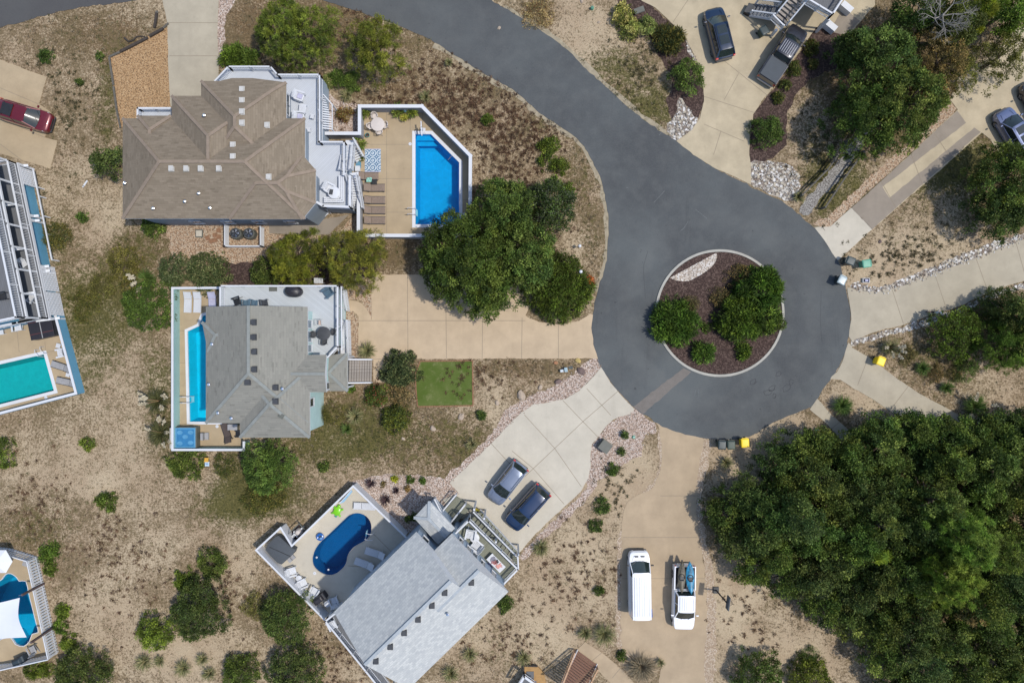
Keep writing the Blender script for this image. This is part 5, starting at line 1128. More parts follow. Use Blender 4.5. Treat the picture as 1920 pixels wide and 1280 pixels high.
part('head',MB().lathe((0,.48,.05),[(.1,0),(.17,.08),(.12,.2),(.02,.24)],12),mt['lime'],e,smooth=True); part('tail',MB().box((.05,-.5,.1),(.2,.2,.1)),mt['teal'],e,bevel=.03)
e=T('blue_tarp','pale blue plastic sheet leaning on the upper corner of the kidney pool fence','sheet',P(648,933)); part('sheet',MB().prism(PL([(636,944),(659,918),(661,921),(645,941)],.5),.45,.5),M('pale_blue_vinyl',A(150,195,225),.6),e,world=True); part('edge',MB().bar(P(636,944,.5),P(659,918,.5),.05,.05),WH,e,world=True)
for i,(x,y) in enumerate(((594,1044),(616,1067))): e=T('floating_thermometer',['small white float on the dark pool water, left','small white float on the dark pool water, lower right'][i],'float',P(x,y,-.08),0,'small floats on the dark pool'); part('float',MB().lathe((0,0,0),[(.05,0),(.09,.04),(.09,.08),(.03,.12)],12),WH,e,smooth=True); part('cap',MB().lathe((0,0,.11),[(.03,0),(.02,.03)],8),mt['bluefl'],e)
# deck 3
adirondack('upper white adirondack chair on the green grey deck',883,1002,D3,R(-100),WH,scale=1.2,group='large white chairs on the green deck'); adirondack('lower white adirondack chair on the green grey deck',893,1021,D3,R(140),WH,scale=1.2,group='large white chairs on the green deck'); round_table('white round table between the two chairs on the green grey deck',890,1008,D3,.42,WH,.5)
e=T('low_table','white rectangular low table strewn with pink and dark things','table',P(930,1055,D3+.4)-Vector((0,0,.4)),R(-45)); part('tabletop',MB().box((0,0,.42),(1.7,.75,.05)),WH,e,bevel=.01)
for sx in(-1,1):
    for s in(-1,1): part('leg',MB().box((sx*.75,s*.3,.2),(.06,.06,.4)),WH,e)
rr=random.Random(8)
for i,(x,y,c_,lb) in enumerate(((-.45,.05,(150,150,165),'grey cloth lying crumpled on the white low table'),(-.15,-.05,(200,130,130),'pink cloth in the middle of the white low table'),(.35,0,(225,165,155),'pale pink cloth at the lower end of the white low table'),(-.05,.12,(45,40,50),'black strap bag on the white low table'))):
    c3=e.location+Matrix.Rotation(R(-45),3,'Z')@Vector((x,y,.45)); k=T('cloth' if i<3 else 'strap_bag',lb,'cloth' if i<3 else 'bag',c3,rr.uniform(0,3)); m=MB(); n=8
    m.add([((a/7-.5)*(.5 if i<3 else .3)*(1+.3*math.sin(b_*2+i)),(b_/7-.5)*.34*(1+.3*math.cos(a*1.7+i)),.03+.03*math.sin(a*2.3+b_*1.1+i)) for a in range(n) for b_ in range(n)],[(a*n+b_,(a+1)*n+b_,(a+1)*n+b_+1,a*n+b_+1) for a in range(n-1) for b_ in range(n-1)]); part('fabric',m,M('cloth_%d'%i,A(*c_),.9),k,smooth=True)
    if i==3: part('strap',torus(MB(),(.1,.1,.04),.16,.02),mt['black'],k)
adirondack('navy blue chair beside the white low table',921,1058,D3,R(40),M('navy_fabric',A(40,46,84),.9),scale=.7,name='folding_chair')
e=T('kayak_float','bright yellow inflatable leaning below the stair railing','float',P(897,961,.5),R(-40)); part('body',MB().lathe((0,0,-.4),[(.15,0),(.3,.12),(.3,.35),(.15,.45)],14,sx=1.9,sy=.7),mt['yellow'],e,smooth=True); part('seat',MB().box((0,0,.04),(.4,.25,.05)),mt['dark'],e)
# SW balcony chair
adirondack('white chair on the narrow balcony at the lower left of the pale roof',624,1172,2.6,R(-60),WH,scale=1.0)
# house 4 things
adirondack('white adirondack chair on the terrace by the turquoise pool',34,613,.05,R(-80),WH,scale=1.15); adirondack('white adirondack chair right of the turquoise pool',113,662,.05,R(190),WH,scale=1.0); side_table('small white side table above the chair right of the turquoise pool',109,648,.05,WH,.42,.42,.45,R(-15)); side_table('small white side table between the two grey loungers',127,702,.05,WH,.36,.42,.45,R(-15)); side_table('white stool cut by the left edge on the tan terrace',2,623,.05,WH,.42,.42,.45,R(10))
lounger('upper grey sling lounger right of the turquoise pool',114,687,.05,R(162),mt['mesh_grey'],mt['black'],'grey sling loungers by the turquoise pool',.35); lounger('lower grey sling lounger right of the turquoise pool',124,716,.05,R(168),mt['mesh_grey'],mt['black'],'grey sling loungers by the turquoise pool',.35)
e=T('hot_tub','square hot tub under a black folding cover','hot tub',P(82,613,.5)-Vector((0,0,.5)),R(12)); part('cabinet',MB().box((0,0,.42),(2.15,2.05,.84)),mt['dark'],e,bevel=.05); part('cover',MB().box((-.55,0,.9),(1.1,2.1,.12)).box((.58,0,.9),(1.1,2.1,.12)),mt['black_cover'],e,bevel=.03); part('hinge_strip',MB().box((.015,0,.975),(.07,2.1,.02)),mt['mesh_grey'],e); part('strap',MB().box((0,.55,.972),(2.2,.04,.01)).box((0,-.55,.972),(2.2,.04,.01)),M('maroon_strap',A(120,60,60),.8),e)
for lb,t_,dd,s_ in(('white folded chair on the lower deck of the sky blue house, upper',.64,.9,.85),('white folded chair on the lower deck of the sky blue house, lower',.86,.9,.95)):
    q_=W4(Ltot*t_,dd,2.36); e=adirondack(lb,0,0,0,R(-60 if s_<.9 else 150),WH,group='white chairs on the lower blue house deck',scale=s_); e.location=q_
e=adirondack('dark chair on the upper grey deck at the left edge',4,555,5.1,R(10),mt['black'],scale=.9,name='folding_chair')
# yard 5
adirondack('grey adirondack chair in the bottom left pool yard',61,1217,.05,R(115),mt['mesh_grey'],scale=1.0); e=T('covered_grill','dark slate covered barbecue in the bottom left pool yard','grill',P(36,1238,.7)-Vector((0,0,.7)),R(25)); part('cover',MB().loft([[(sx*w_,sy*d_,z_) for sx,sy in((-1,-1),(1,-1),(1,1),(-1,1))] for w_,d_,z_ in((.55,.32,.05),(.56,.33,.85),(.45,.3,.95),(.35,.2,1.15),(.3,.1,1.2))]),M('slate_cover',A(52,66,76),.6),e,bevel=.03); part('handle',MB().bar((-.2,-.36,.8),(.2,-.36,.8),.03,.03),mt['steel'],e)
e=T('parasol','white flat parasol at the left edge above the freeform pool','parasol',P(-6,1054,2.3)-Vector((0,0,2.3))); m=MB(); m.lathe((0,0,2.0),[(1.2,0),(1.15,.04),(.05,.5)],6); part('canopy',m,mt['sail'],e); part('pole',MB().tube((0,0,0),(0,0,2.45),.03),WH,e)
side_table('slatted chair by the fence corner above the freeform pool',47,1056,.05,mt['mesh_grey'],.5,.5,.7,R(-20),name='folding_chair',cat='chair')
# bins
def wheelie(label,px,py,rz,mat,lidm=None,group=None,tilt=0):
    e=T('wheelie_bin',label,'bin',P(px,py,1.0)-Vector((0,0,1.0)),rz,group)
    part('body',MB().loft([[(sx*w_,sy*d_,z_) for sx,sy in((-1,-1),(1,-1),(1,1),(-1,1))] for w_,d_,z_ in((.24,.24,.06),(.27,.28,.1),(.33,.35,.95),(.36,.38,.97),(.36,.38,1.0))]),mat,e,bevel=.025)
    part('lid',MB().loft([[(sx*w_,sy*d_-.01,z_) for sx,sy in((-1,-1),(1,-1),(1,1),(-1,1))] for w_,d_,z_ in((.37,.4,1.005),(.37,.4,1.04),(.3,.33,1.09),(.2,.22,1.1))]),lidm or mat,e,bevel=.02,smooth=True)
    part('handle',MB().bar((-.25,.44,1.0),(.25,.44,1.0),.04,.04).bar((-.25,.36,.98),(-.25,.44,1.0),.03,.03).bar((.25,.36,.98),(.25,.44,1.0),.03,.03),lidm or mat,e)
    for s in(-1,1): part('wheel',MB().tube((s*.27,.3,.12),(s*.33,.3,.12),.12,n=14),mt['rubber'],e)
    return e
wheelie('dark bin lying open on the gravel corner right of the pale apron',1595,489,R(70),mt['bin_dark']); wheelie('mint green bin on the sand right of the turning circle',1625,494,R(-80),mt['green_bin'])
wheelie('dark bin with a pale grey lid standing on the right edge of the road',1579,525,R(-25),mt['bin_dark'],M('pale_lid',A(170,186,190),.35)); wheelie('yellow bin at the head of the right hand drive',1652,677,R(-20),mt['yellow']); wheelie('yellow bin at the bottom edge of the turning circle',1397,830,R(5),mt['yellow'])
wheelie('dark green bin with its lid ajar at the bottom edge of the circle',1354,834,0,mt['bin_green'],mt['bin_dark']); wheelie('dark green bin between its twin and the yellow bin',1371,834,R(3),mt['bin_green'])
wheelie('dark bin half covered beside the grey steps at the top edge',1433,57,R(30),mt['bin_green'],mt['bin_dark'])
e=T('crate','small white crate with dark contents beside the rock strip','crate',P(1622,526)); m=MB()
for a_,b_ in (((-.3,-.2),(.3,-.2)),((.3,-.2),(.3,.2)),((.3,.2),(-.3,.2)),((-.3,.2),(-.3,-.2))): m.bar((*a_,.12),(*b_,.12),.03,.24)
part('walls',m,WH,e); part('base',MB().box((0,0,.05),(.56,.36,.03)),mt['dark'],e); part('contents',MB().box((.05,0,.14),(.3,.2,.14)),mt['lav'],e,bevel=.04)
e=T('utility_box','grey green square utility cabinet in the gravel beside the pale drive','cabinet',P(1135,837,.7)-Vector((0,0,.7)),R(-38)); part('cabinet',MB().box((0,0,.36),(.98,.92,.72)),mt['util'],e,bevel=.02); part('lid',MB().box((0,0,.74),(1.04,.98,.05)),mt['util'],e,bevel=.01); part('base',MB().box((0,0,.03),(1.15,1.1,.08)),mt['c_dark'],e)
e=T('utility_pedestal','pale blue grey meter pedestal near the boulders','cabinet',P(1061,693,.4),R(8)); part('box',MB().box((0,0,-.15),(.3,.42,.5)),M('pale_blue_box',A(160,186,196),.5),e,bevel=.02); part('cap',MB().box((-.38,-.05,-.2),(.3,.26,.4)),M('whitish_box',A(205,215,220),.5),e,bevel=.02); part('hatch',MB().box((.5,.12,-.38),(.4,.28,.05)),mt['bin_dark'],e)
e=T('trash_can','open bucket beside the mulch bed, small and grey','bucket',P(1198,21,.1),R(20)); part('box',MB().box((0,0,.1),(.9,.45,.2)),mt['mesh_grey'],e,bevel=.02); part('rim',MB().box((0,0,.21),(.95,.5,.03)),mt['util'],e)
e=T('green_box','small mint green valve box on the pink gravel beside the sand','box',P(1188,819)); part('box',MB().lathe((0,0,0),[(.16,0),(.15,.12),(.1,.16)],12),mt['green_bin'],e); part('cap',MB().lathe((0,0,.16),[(.06,0),(.05,.03)],8),WH,e)
e=T('green_box','small mint green pedestal on the sand in the upper middle','box',P(1110,17)); part('box',MB().lathe((0,0,0),[(.16,0),(.15,.3),(.1,.36)],12),mt['green_bin'],e); part('cap',MB().lathe((0,0,.36),[(.06,0),(.05,.03)],8),mt['util'],e)
e=T('green_box','teal marker cap in the grass beside the narrow path','box',P(1530,805)); part('box',MB().lathe((0,0,0),[(.16,0),(.15,.2),(.1,.26)],12),mt['green_bin'],e); part('cap',MB().lathe((0,0,.26),[(.06,0),(.05,.03)],8),mt['util'],e)
def stone(label,px,py,r,mat,seed,flat=.6,name='boulder'):
    rr=random.Random(seed); bm=bmesh.new(); bmesh.ops.create_icosphere(bm,subdivisions=2,radius=r)
    for v in bm.verts:
        k=1+rr.uniform(-.16,.16); v.co=Vector((v.co.x*k,v.co.y*k*.75,max(-.1*r,v.co.z*k*flat)))
    bmesh.ops.rotate(bm,verts=bm.verts,matrix=Matrix.Rotation(rr.uniform(0,3),3,'Z')); me=bpy.data.meshes.new(name); bm.to_mesh(me); bm.free(); me.materials.append(mat); o=bpy.data.objects.new(name,me); C.objects.link(o); o.location=P(px,py,r*.1); return tag(o,label,'rock',group='boulders')
RK=mt['rock'];RD=mt['rock_dark']
for i,(x,y,r,mm,lb) in enumerate(((1090,695,.42,RD,'dark upright boulder at the tip of the pink gravel'),(1046,715,.36,RD,'dark reddish boulder left of the upright one'),(1013,726,.28,RK,'small pale boulder on the upper edge of the pink gravel'),(978,741,.5,RK,'large whitish boulder on the pink gravel strip'),(932,755,.28,RK,'white boulder in the dry grass beside the pink gravel'),(865,781,.36,RK,'tan boulder in the dry growth below the green lawn'),(812,803,.32,RK,'triangular pale stone in the brown grass'),(756,822,.2,RK,'small white stone right of the dark olive bush'),(1084,676,.3,M('ochre_stone',A(200,176,110),.9,.2),'ochre boulder beside the tan drive'),(1042,680,.22,M('orange_stone',A(180,130,95),.9),'orange stone in the brown bed'),(1650,453,.2,RD,'dark stone in the gravel below the pale apron'),(936,53,.2,RK,'white stone beneath the upper pine'),(1091,2,.22,RK,'grey stone at the top edge on the sand'),(1123,42,.16,RK,'small white stone on the pinkish sand'))): stone(lb,x,y,r,mm,i)
def bollard(label,px,py,z=.9):
    e=T('garden_light',label,'lamp',P(px,py,z)-Vector((0,0,z)),0,'white globe garden lights'); part('post',MB().tube((0,0,0),(0,0,z-.2),.035),mt['dark'],e); part('globe',MB().lathe((0,0,z-.2),[(.05,0),(.15,.08),(.17,.16),(.12,.27),(.02,.32)],14),WH,e,smooth=True)
bollard('white globe light standing on the sand left of the road',1087,461); bollard('white globe light inside the round hedge left of the road',1089,509,2.2)
# yard sign
e=T('yard_sign','small yellow and white yard sign below the cyan pool wall','sign',P(388,864,.5)); part('panel',MB().add([(-.17,.3,.05),(.17,.3,.05),(.2,-.05,.2),(-.2,-.05,.2)],[(0,1,2,3)]).box((0,.12,.11),(.36,.4,.01)),M('sign_yellow',A(235,180,70),.6),e); part('lower_panel',MB().box((.02,-.26,.02),(.4,.42,.02)),M('sign_pale',A(200,225,240),.6),e); part('lettering',MB().box((0,-.22,.035),(.26,.04,.004)).box((.05,-.3,.035),(.2,.04,.004)).box((-.08,-.26,.036),(.04,.12,.004),rz=.5),mt['bluefl'],e)
# driftwood, retaining timbers, path rails
e=T('timber_edging','dark and weathered timbers edging the tan gravel pad','edging',P(260,70)); part('timber',MB().bar(P(226,97,.12),P(277,71,.12),.22,.2).bar(P(281,68,.14),P(306,54,.14),.22,.22),mt['wood_dark'],e,world=True); part('timber',MB().bar(P(205,107,.08),P(225,98,.08),.18,.16).bar(P(306,53,.08),P(316,44,.08),.16,.14),mt['timber'],e,world=True); part('timber',MB().bar(P(205,108,.08),P(213,160,.08),.16,.16).bar(P(213,162,.08),P(219,205,.08),.16,.16).bar(P(219,206,.08),P(226,240,.08),.16,.16),mt['timber'],e,world=True)
e=T('fallen_log','crooked dark log lying in the brown grass above the timbers','log',P(248,72)); m=MB(); pts=[P(233,71,.1),P(241,78,.12),P(249,76,.14),P(256,69,.14),P(263,68,.1),P(272,69,.08)]
for i,(a_,b_) in enumerate(zip(pts,pts[1:])): m.tube(a_,b_,.09-.01*i,.08-.01*i)
part('trunk',m,mt['wood_dark'],e,world=True,smooth=True); e=T('wooden_post','thick dark post leaning in the grass beside the pale drive','post',P(292,35)); part('post',MB().bar(P(290,52,.1),P(294,24,.5),.2,.2),mt['wood_dark'],e,world=True); part('cap',MB().box(P(294,23,.55),(.24,.24,.06)),mt['timber'],e,world=True)
for lb,pts in(('weathered split rail fence along the left of the grey gravel path',[(1505,365),(1528,342),(1552,318),(1572,290),(1592,262)]),('weathered split rail fence along the right of the grey gravel path',[(1548,388),(1568,358),(1588,328),(1604,306),(1620,284)])):
    e=T('rail_fence',lb,'fence',P(*pts[2]),0,'split rail fences by the footpath'); m=MB()
    for x,y in pts: p=P(x,y,.9); po=part('fence_post',MB().box((p.x,p.y,.5),(.16,.16,.95)),mt['timber'],e,world=True)
    for a_,b_ in zip(pts,pts[1:]):
        for z_ in(.45,.85): m.bar(P(*a_,z_),P(*b_,z_),.13,.1)
    part('rails',m,mt['timber'],e,world=True)
e=T('cut_branch','dark forked branch lying across the path rails','branch',P(1610,287)); part('branch',MB().tube(P(1596,286,.9),P(1610,283,.95),.05,.04).tube(P(1610,283,.95),P(1617,280,.9),.04,.02).tube(P(1606,284,.95),P(1609,275,.9),.03,.015),mt['wood_dark'],e,world=True)
# basketball hoop
e=T('basketball_hoop','dark basketball hoop on a pole at the right of the drive','basketball hoop',P(1342,1105)); a_=P(1342,1105,0);b_=a_+Vector((.06,-.05,2.9)); part('pole',MB().tube(a_,b_,.07,.06),mt['wood_dark'],e,world=True,smooth=True)
c_=b_+Vector((.1,-.05,.0)); part('arm',MB().bar(b_+Vector((0,0,-.2)),c_,.08,.08),mt['dark'],e,world=True); part('backboard',MB().box(c_+Vector((.05,0,.1)),(.1,1.15,.75),rz=R(-8)),mt['grey_cover'],e,world=True); part('rim',torus(MB(),(c_.x+.32,c_.y-.1,c_.z-.15),.2,.015),mt['dark'],e,world=True)
part('base',MB().box((a_.x,a_.y,.08),(.5,.6,.16)),mt['black'],e,world=True)
e=T('number_board','patterned blue mat lying beside the rear of the white van','mat',P(1220,1149,.03),R(4)); part('mat',MB().box((0,0,.01),(.34,.68,.02)),M('blue_pattern',A(110,130,180),.9,.5,14),e); part('border',MB().box((0,.35,.01),(.36,.03,.03)).box((0,-.35,.01),(.36,.03,.03)),mt['bluefl'],e)
e=T('driftwood','pale plank lying on the sand left of the brown roofed house','plank',P(160,345),R(55)); part('plank',MB().box((0,0,.04),(.75,.14,.05)),WH,e); part('cleat',MB().box((-.25,0,.08),(.06,.16,.03)),mt['timber'],e)
e=T('wooden_box','dark box under the steps at the top edge','box',P(1404,19,.3),R(-30)); part('box',MB().box((0,0,-.05),(.6,.9,.5)),mt['black'],e,bevel=.02); part('lid',MB().box((0,0,.22),(.64,.94,.04)),mt['dark'],e)
# ---------------- vehicles ----------------
def paint(name,c,metal=.3): return M(name,c,.32,.03,.5,metal=metal,coat=1,kind='obj')
def ringpts(x,w,zb,zs,zt,cr=.04):
    h=[(-.86*w,zb),(-w,zb+.14),(-w*1.005,(zb+zs)/2+.03),(-w*.985,zs),(-w*.93,zt-.015),(-w*.8,zt+cr*.3),(-w*.4,zt+cr*.85),(0,zt+cr)]
    return [(x,y,z) for y,z in h]+[(x,-y,z) for y,z in h[:-1][::-1]]
def wheel(e,x,y,r=.36,w=.24,rim=None):
    t=part('wheel',MB().lathe((0,0,0),[(r*.7,-w/2),(r*.95,-w/2),(r,-w*.3),(r,w*.3),(r*.95,w/2),(r*.7,w/2)],24),mt['rubber'],e,smooth=True); t.rotation_euler=(R(90),0,0); t.location=(x,y,r)
    m=MB(); m.lathe((0,0,0),[(r*.68,-w*.42),(r*.68,w*.42)],20)
    for k in range(5): a=k*1.2566; m.bar((0,0,(w*.44)*(1 if y<0 else -1)),(math.cos(a)*r*.62,math.sin(a)*r*.62,(w*.44)*(1 if y<0 else -1)),.1,.03)
    o=part('rim',m,rim or mt['steel'],None); o.parent=t
def vehicle(label,px,py,ang,pm,kind='suv',L=4.7,W=1.9,Hh=1.7,z=1.0,cat='car',name='parked_car',roofm=None,sunroof=False,rails=False,group=None,cover=None,rack=False):
    e=T(name,label,cat,P(px,py,z)-Vector((0,0,z)),ang,group); w=W/2; F_=L/2
    hood=1.06 if kind in('suv','sedan') else (1.2 if kind=='pickup' else 1.12); belt=hood+.02 if kind!='sedan' else 1.0
    if kind=='sedan': hood=.92; belt=.98
    fw=[(F_,.5,.42,.6,.64),(F_-.05,.68,.34,.64,.74),(F_-.13,.8,.28,.68,hood-.2),(F_-.28,.9,.24,.74,hood-.13),(F_-.6,.97,.2,.8,hood-.07),(F_-1.1,1,.2,.84,hood-.01),(F_-1.5,1,.2,.86,hood+.02)]
    if kind=='pickup': back=[(F_-3.75,1,.25,.9,belt)]
    elif kind=='van': back=[(0,1,.22,.9,belt),(-F_+.5,1,.22,.9,belt),(-F_+.08,.97,.28,.85,belt-.02),(-F_,.93,.4,.8,belt-.1)]
    else: back=[(0,1,.2,.88,belt),(-F_+.8,1,.22,.88,belt+.01),(-F_+.35,.95,.26,.84,belt-.01),(-F_+.13,.86,.32,.76,belt-.06),(-F_+.03,.72,.36,.7,belt-.12),(-F_,.5,.42,.66,belt-.2)]
    part('body',MB().loft([ringpts(x,w*k,zb,zs,zt) for x,k,zb,zs,zt in fw+back]),pm,e,smooth=True)
    # cabin: windscreen base, roof front, roof rear, rear base
    if kind=='suv': cab=(F_-1.05,F_-1.95,-F_+.6,-F_+.16); tw=.72
    elif kind=='sedan': cab=(F_-1.15,F_-2.0,-F_+1.0,-F_+.35); tw=.7
    elif kind=='pickup': cab=(F_-1.3,F_-2.1,F_-3.45,F_-3.7); tw=.78
    else: cab=(F_-1.0,F_-1.75,-F_+.12,-F_+.05); tw=.84
    def cring(x,ww,z_,c=.05): 
        h=[(-ww,z_-.02),(-ww*.95,z_),(-ww*.5,z_+c*.8),(0,z_+c)]; return [(x,y,q) for y,q in h]+[(x,-y,q) for y,q in h[:-1][::-1]]
    bl=w*.93; tl=w*tw; zr=Hh-.06
    # glasshouse shell
    A_=[(cab[0],-bl*.93,belt),(cab[0]+.12,-bl*.5,belt+.01),(cab[0]+.15,0,belt+.02),(cab[0]+.12,bl*.5,belt+.01),(cab[0],bl*.93,belt)]
    B_=[(cab[1],-tl*.9,zr),(cab[1]+.1,-tl*.5,zr+.02),(cab[1]+.13,0,zr+.03),(cab[1]+.1,tl*.5,zr+.02),(cab[1],tl*.9,zr)]
    g=MB(); g.add(A_+B_,[(i,i+1,i+6,i+5) for i in range(4)]); part('windscreen',g,mt['car_glass'],e,smooth=True)
    rb=[(cab[3],-bl*.9,belt),(cab[3]-.05,0,belt),(cab[3],bl*.9,belt)]; rt_=[(cab[2],-tl*.9,zr),(cab[2]-.06,0,zr+.02),(cab[2],tl*.9,zr)]
    g=MB(); g.add(rb+rt_,[(1,0,3,4),(2,1,4,5)]); part('rear_window',g,mt['car_glass'] if kind!='van' else pm,e,smooth=True)
    for s in(-1,1):
        g=MB(); g.add([(cab[0]-.02,s*bl*.95,belt),(cab[3]+.02,s*bl*.93,belt),(cab[2],s*tl*.94,zr),(cab[1],s*tl*.94,zr)],[(0,1,2,3)])
        part('side_window',g,mt['car_glass'] if kind!='van' else mt['car_glass'],e)
        m=MB(); m.bar((cab[0],s*bl*.95,belt),(cab[1],s*tl*.93,zr),.07,.06); m.bar((cab[3],s*bl*.92,belt),(cab[2],s*tl*.93,zr),.12,.07); mid=(cab[1]+cab[2])/2+.1; m.bar((mid,s*bl*.965,belt),(mid,s*tl*.95,zr),.08,.04); m.bar((cab[1]+.02,s*tl*.95,zr),(cab[2],s*tl*.95,zr),.06,.05)
        if kind=='van': m.add([(F_-2.1,s*bl*.97,belt),(cab[3],s*bl*.97,belt),(cab[2],s*tl*.97,zr),(F_-2.1,s*tl*.97,zr)],[(0,1,2,3)])
        part('pillars',m,pm,e)
    xs=[cab[1]+.12,cab[1]-.05]+[cab[1]+(cab[2]-cab[1])*k/4 for k in(1,2,3)]+[cab[2]+.02,cab[2]-.07]
    rm=MB().loft([cring(x,tl*(.8 if i in(0,len(xs)-1) else 1),zr+(.0 if i in (0,len(xs)-1) else .015))+[(x,tl*.75,zr-.05),(x,-tl*.75,zr-.05)] for i,x in enumerate(xs)]); ro=part('roof',rm,roofm or pm,e,smooth=True)
    if kind in('pickup','van'):
        m=MB(); ln=(cab[1]-cab[2])
        for k in range(-3,4): m.box(((cab[1]+cab[2])/2,k*tl*.26,zr+.075-.006*abs(k)),(ln*.86,.035,.016))
        part('roof_rib',m,mt['rib'],None).parent=ro
    if sunroof:
        for x0,x1 in((.05,.38),(.46,.82)): part('sunroof',MB().box((cab[1]+(cab[2]-cab[1])*(x0+x1)/2,0,zr+.062),(abs(cab[2]-cab[1])*(x1-x0),tl*1.25,.012)),mt['car_glass'],None).parent=ro
    if rails:
        for s in(-1,1): part('roof_rail',MB().tube((cab[1]-.15,s*tl*.85,zr+.1),(cab[2]+.1,s*tl*.85,zr+.1),.025).box((cab[1]-.15,s*tl*.85,zr+.05),(.06,.04,.1)).box((cab[2]+.1,s*tl*.85,zr+.05),(.06,.04,.1)),mt['steel'] if rails==1 else mt['black'],e)
    if rack: part('cargo_rack',MB().box((cab[2]+.9,0,zr+.12),(1.0,tl*1.5,.05)).box((cab[2]+.5,0,zr+.08),(.06,tl*1.7,.06)).box((cab[2]+1.3,0,zr+.08),(.06,tl*1.7,.06)),mt['black'],e)
    for s in(-1,1):
        part('mirror',MB().box((cab[0]-.22,s*(w+.13),belt+.08),(.12,.24,.17)),pm if kind!='van' else mt['black'],e,bevel=.03)
        part('headlight',MB().loft([[(F_-.1,s*w*.72,.62),(F_-.1,s*w*.5,.62),(F_-.12,s*w*.5,.76),(F_-.12,s*w*.74,.76)],[(F_-.42,s*w*.93,.66),(F_-.16,s*w*.55,.66),(F_-.3,s*w*.6,hood-.13),(F_-.5,s*w*.93,hood-.15)]]),mt['lamp'],e)
        xr=-F_+.06 if kind!='pickup' else -F_+.04; part('tail_light',MB().box((xr+.06,s*w*.84,.92),(.16,.14 if kind!='suv' else .22,.26)),mt['light'],e,bevel=.02)
        for x in((F_-.95),(-F_+.95)): wheel(e,x,s*(w-.13),.37 if kind!='pickup' else .41)
    part('grille',MB().box((F_-.03,0,.6),(.08,W*.5,.2)),mt['black'],e,bevel=.02)
    [part('bumper',bb_,mt['dark'] if kind!='pickup' else mt['steel'],e,bevel=.03) for bb_ in (MB().box((F_-.06,0,.38),(.14,W*.74,.16)),MB().box((-F_+.05,0,.42),(.14,W*.8,.18)))]
    m=MB(); 
    for s in(-1,1): m.bar((cab[0]+.2,s*w*.62,hood+.03),(F_-.4,s*w*.5,hood-.05),.025,.02)
    part('hood_crease',m,pm,e); m=MB()
    for s in(-.35,.3): m.bar((cab[0]+.16,s*w,belt+.035),(cab[0]-.12,s*w+.42,belt+.2),.03,.02)
    part('wiper',m,mt['black'],e)
    if kind=='van': part('hood_vent',MB().box((F_-.45,.28,hood-.005),(.12,.34,.03)).box((F_-.45,-.28,hood-.005),(.12,.34,.03)),mt['black'],e)
    if kind=='pickup':
        x0=F_-3.8;x1=-F_+.04; m=MB()
        for s in(-1,1): m.loft([[(x0,s*w*.99,.35),(x0,s*w*1.0,belt-.02),(x0,s*w*.88,belt),(x0,s*w*.86,.6)],[(x1,s*w*.97,.4),(x1,s*w*.97,belt-.02),(x1,s*w*.87,belt),(x1,s*w*.85,.6)]])
        m.box((x1+.05,0,.82),(.08,W*.88,.72)); m.box((x0-.03,0,.85),(.06,W*.88,.66)); part('cargo_bed',m,pm,e,bevel=.015)
        part('bed_liner',MB().box(((x0+x1)/2,0,.66),(abs(x0-x1)-.1,W*.85,.08)).box(((x0+x1)/2,W*.4,.9),(abs(x0-x1)-.1,.06,.44)).box(((x0+x1)/2,-W*.4,.9),(abs(x0-x1)-.1,.06,.44)),mt['black'],e)
        if cover: part('bed_cover',MB().box(((x0+x1)/2+.03,0,belt+.03),(abs(x0-x1)-.06,W*.86,.06)),cover,e,bevel=.02)
    return e
mt['rib']=M('roof_rib_grey',A(205,207,214),.5)
navy=paint('navy_paint',A(12,40,70),.1); blue2=paint('dark_blue_paint',A(14,48,88),.1); red=paint('maroon_paint',(.12,.006,.012),.2); silver=paint('silver_blue_paint',A(132,144,166),.35); white_p=paint('white_car_paint',(.78,.79,.82),0); blk=paint('charcoal_paint',(.03,.031,.04),.4); paleg=paint('navy_grey_paint',A(112,124,160),.4)
vehicle('navy blue parked car with dark sunroof on the drive in the upper right',1350,60,R(104),navy,'suv',4.85,1.95,1.72,1.1,sunroof=True,rails=2)
vehicle('charcoal pickup truck with grey bed cover near the steps',1471,99,R(57),blk,'pickup',5.9,2.0,1.9,1.2,cat='pickup truck',name='pickup_truck',cover=mt['grey_cover'],rails=False)
vehicle('maroon parked car at the left edge beside the sky blue house',42,215,R(-17),red,'suv',5.0,1.98,1.75,1.1,rack=True)
vehicle('silver grey parked car on the pale drive of the diagonal house',951,906,R(-128),silver,'suv',4.4,1.82,1.66,1.0,rails=1)
vehicle('dark blue parked car beside the silver one on the pale drive',989,953,R(-132),blue2,'suv',4.75,1.9,1.74,1.1,rails=2)
vehicle('long white van with ribbed roof parked on the sandy drive',1201,1097,R(90.7),white_p,'van',6.0,2.02,2.1,1.4,cat='van',name='parked_van')
wp=vehicle('white pickup truck carrying two kayaks in its bed',1284,1122,R(-91),white_p,'pickup',6.0,2.03,1.95,1.2,cat='pickup truck',name='pickup_truck')
vehicle('blue parked car with dark glass roof at the right edge',1905,246,R(120),paleg,'suv',4.7,1.88,1.65,1.0,sunroof=True)
vehicle('black parked car cut off by the right edge behind the blue one',1953,194,R(118),blk,'suv',4.7,1.9,1.7,1.0)
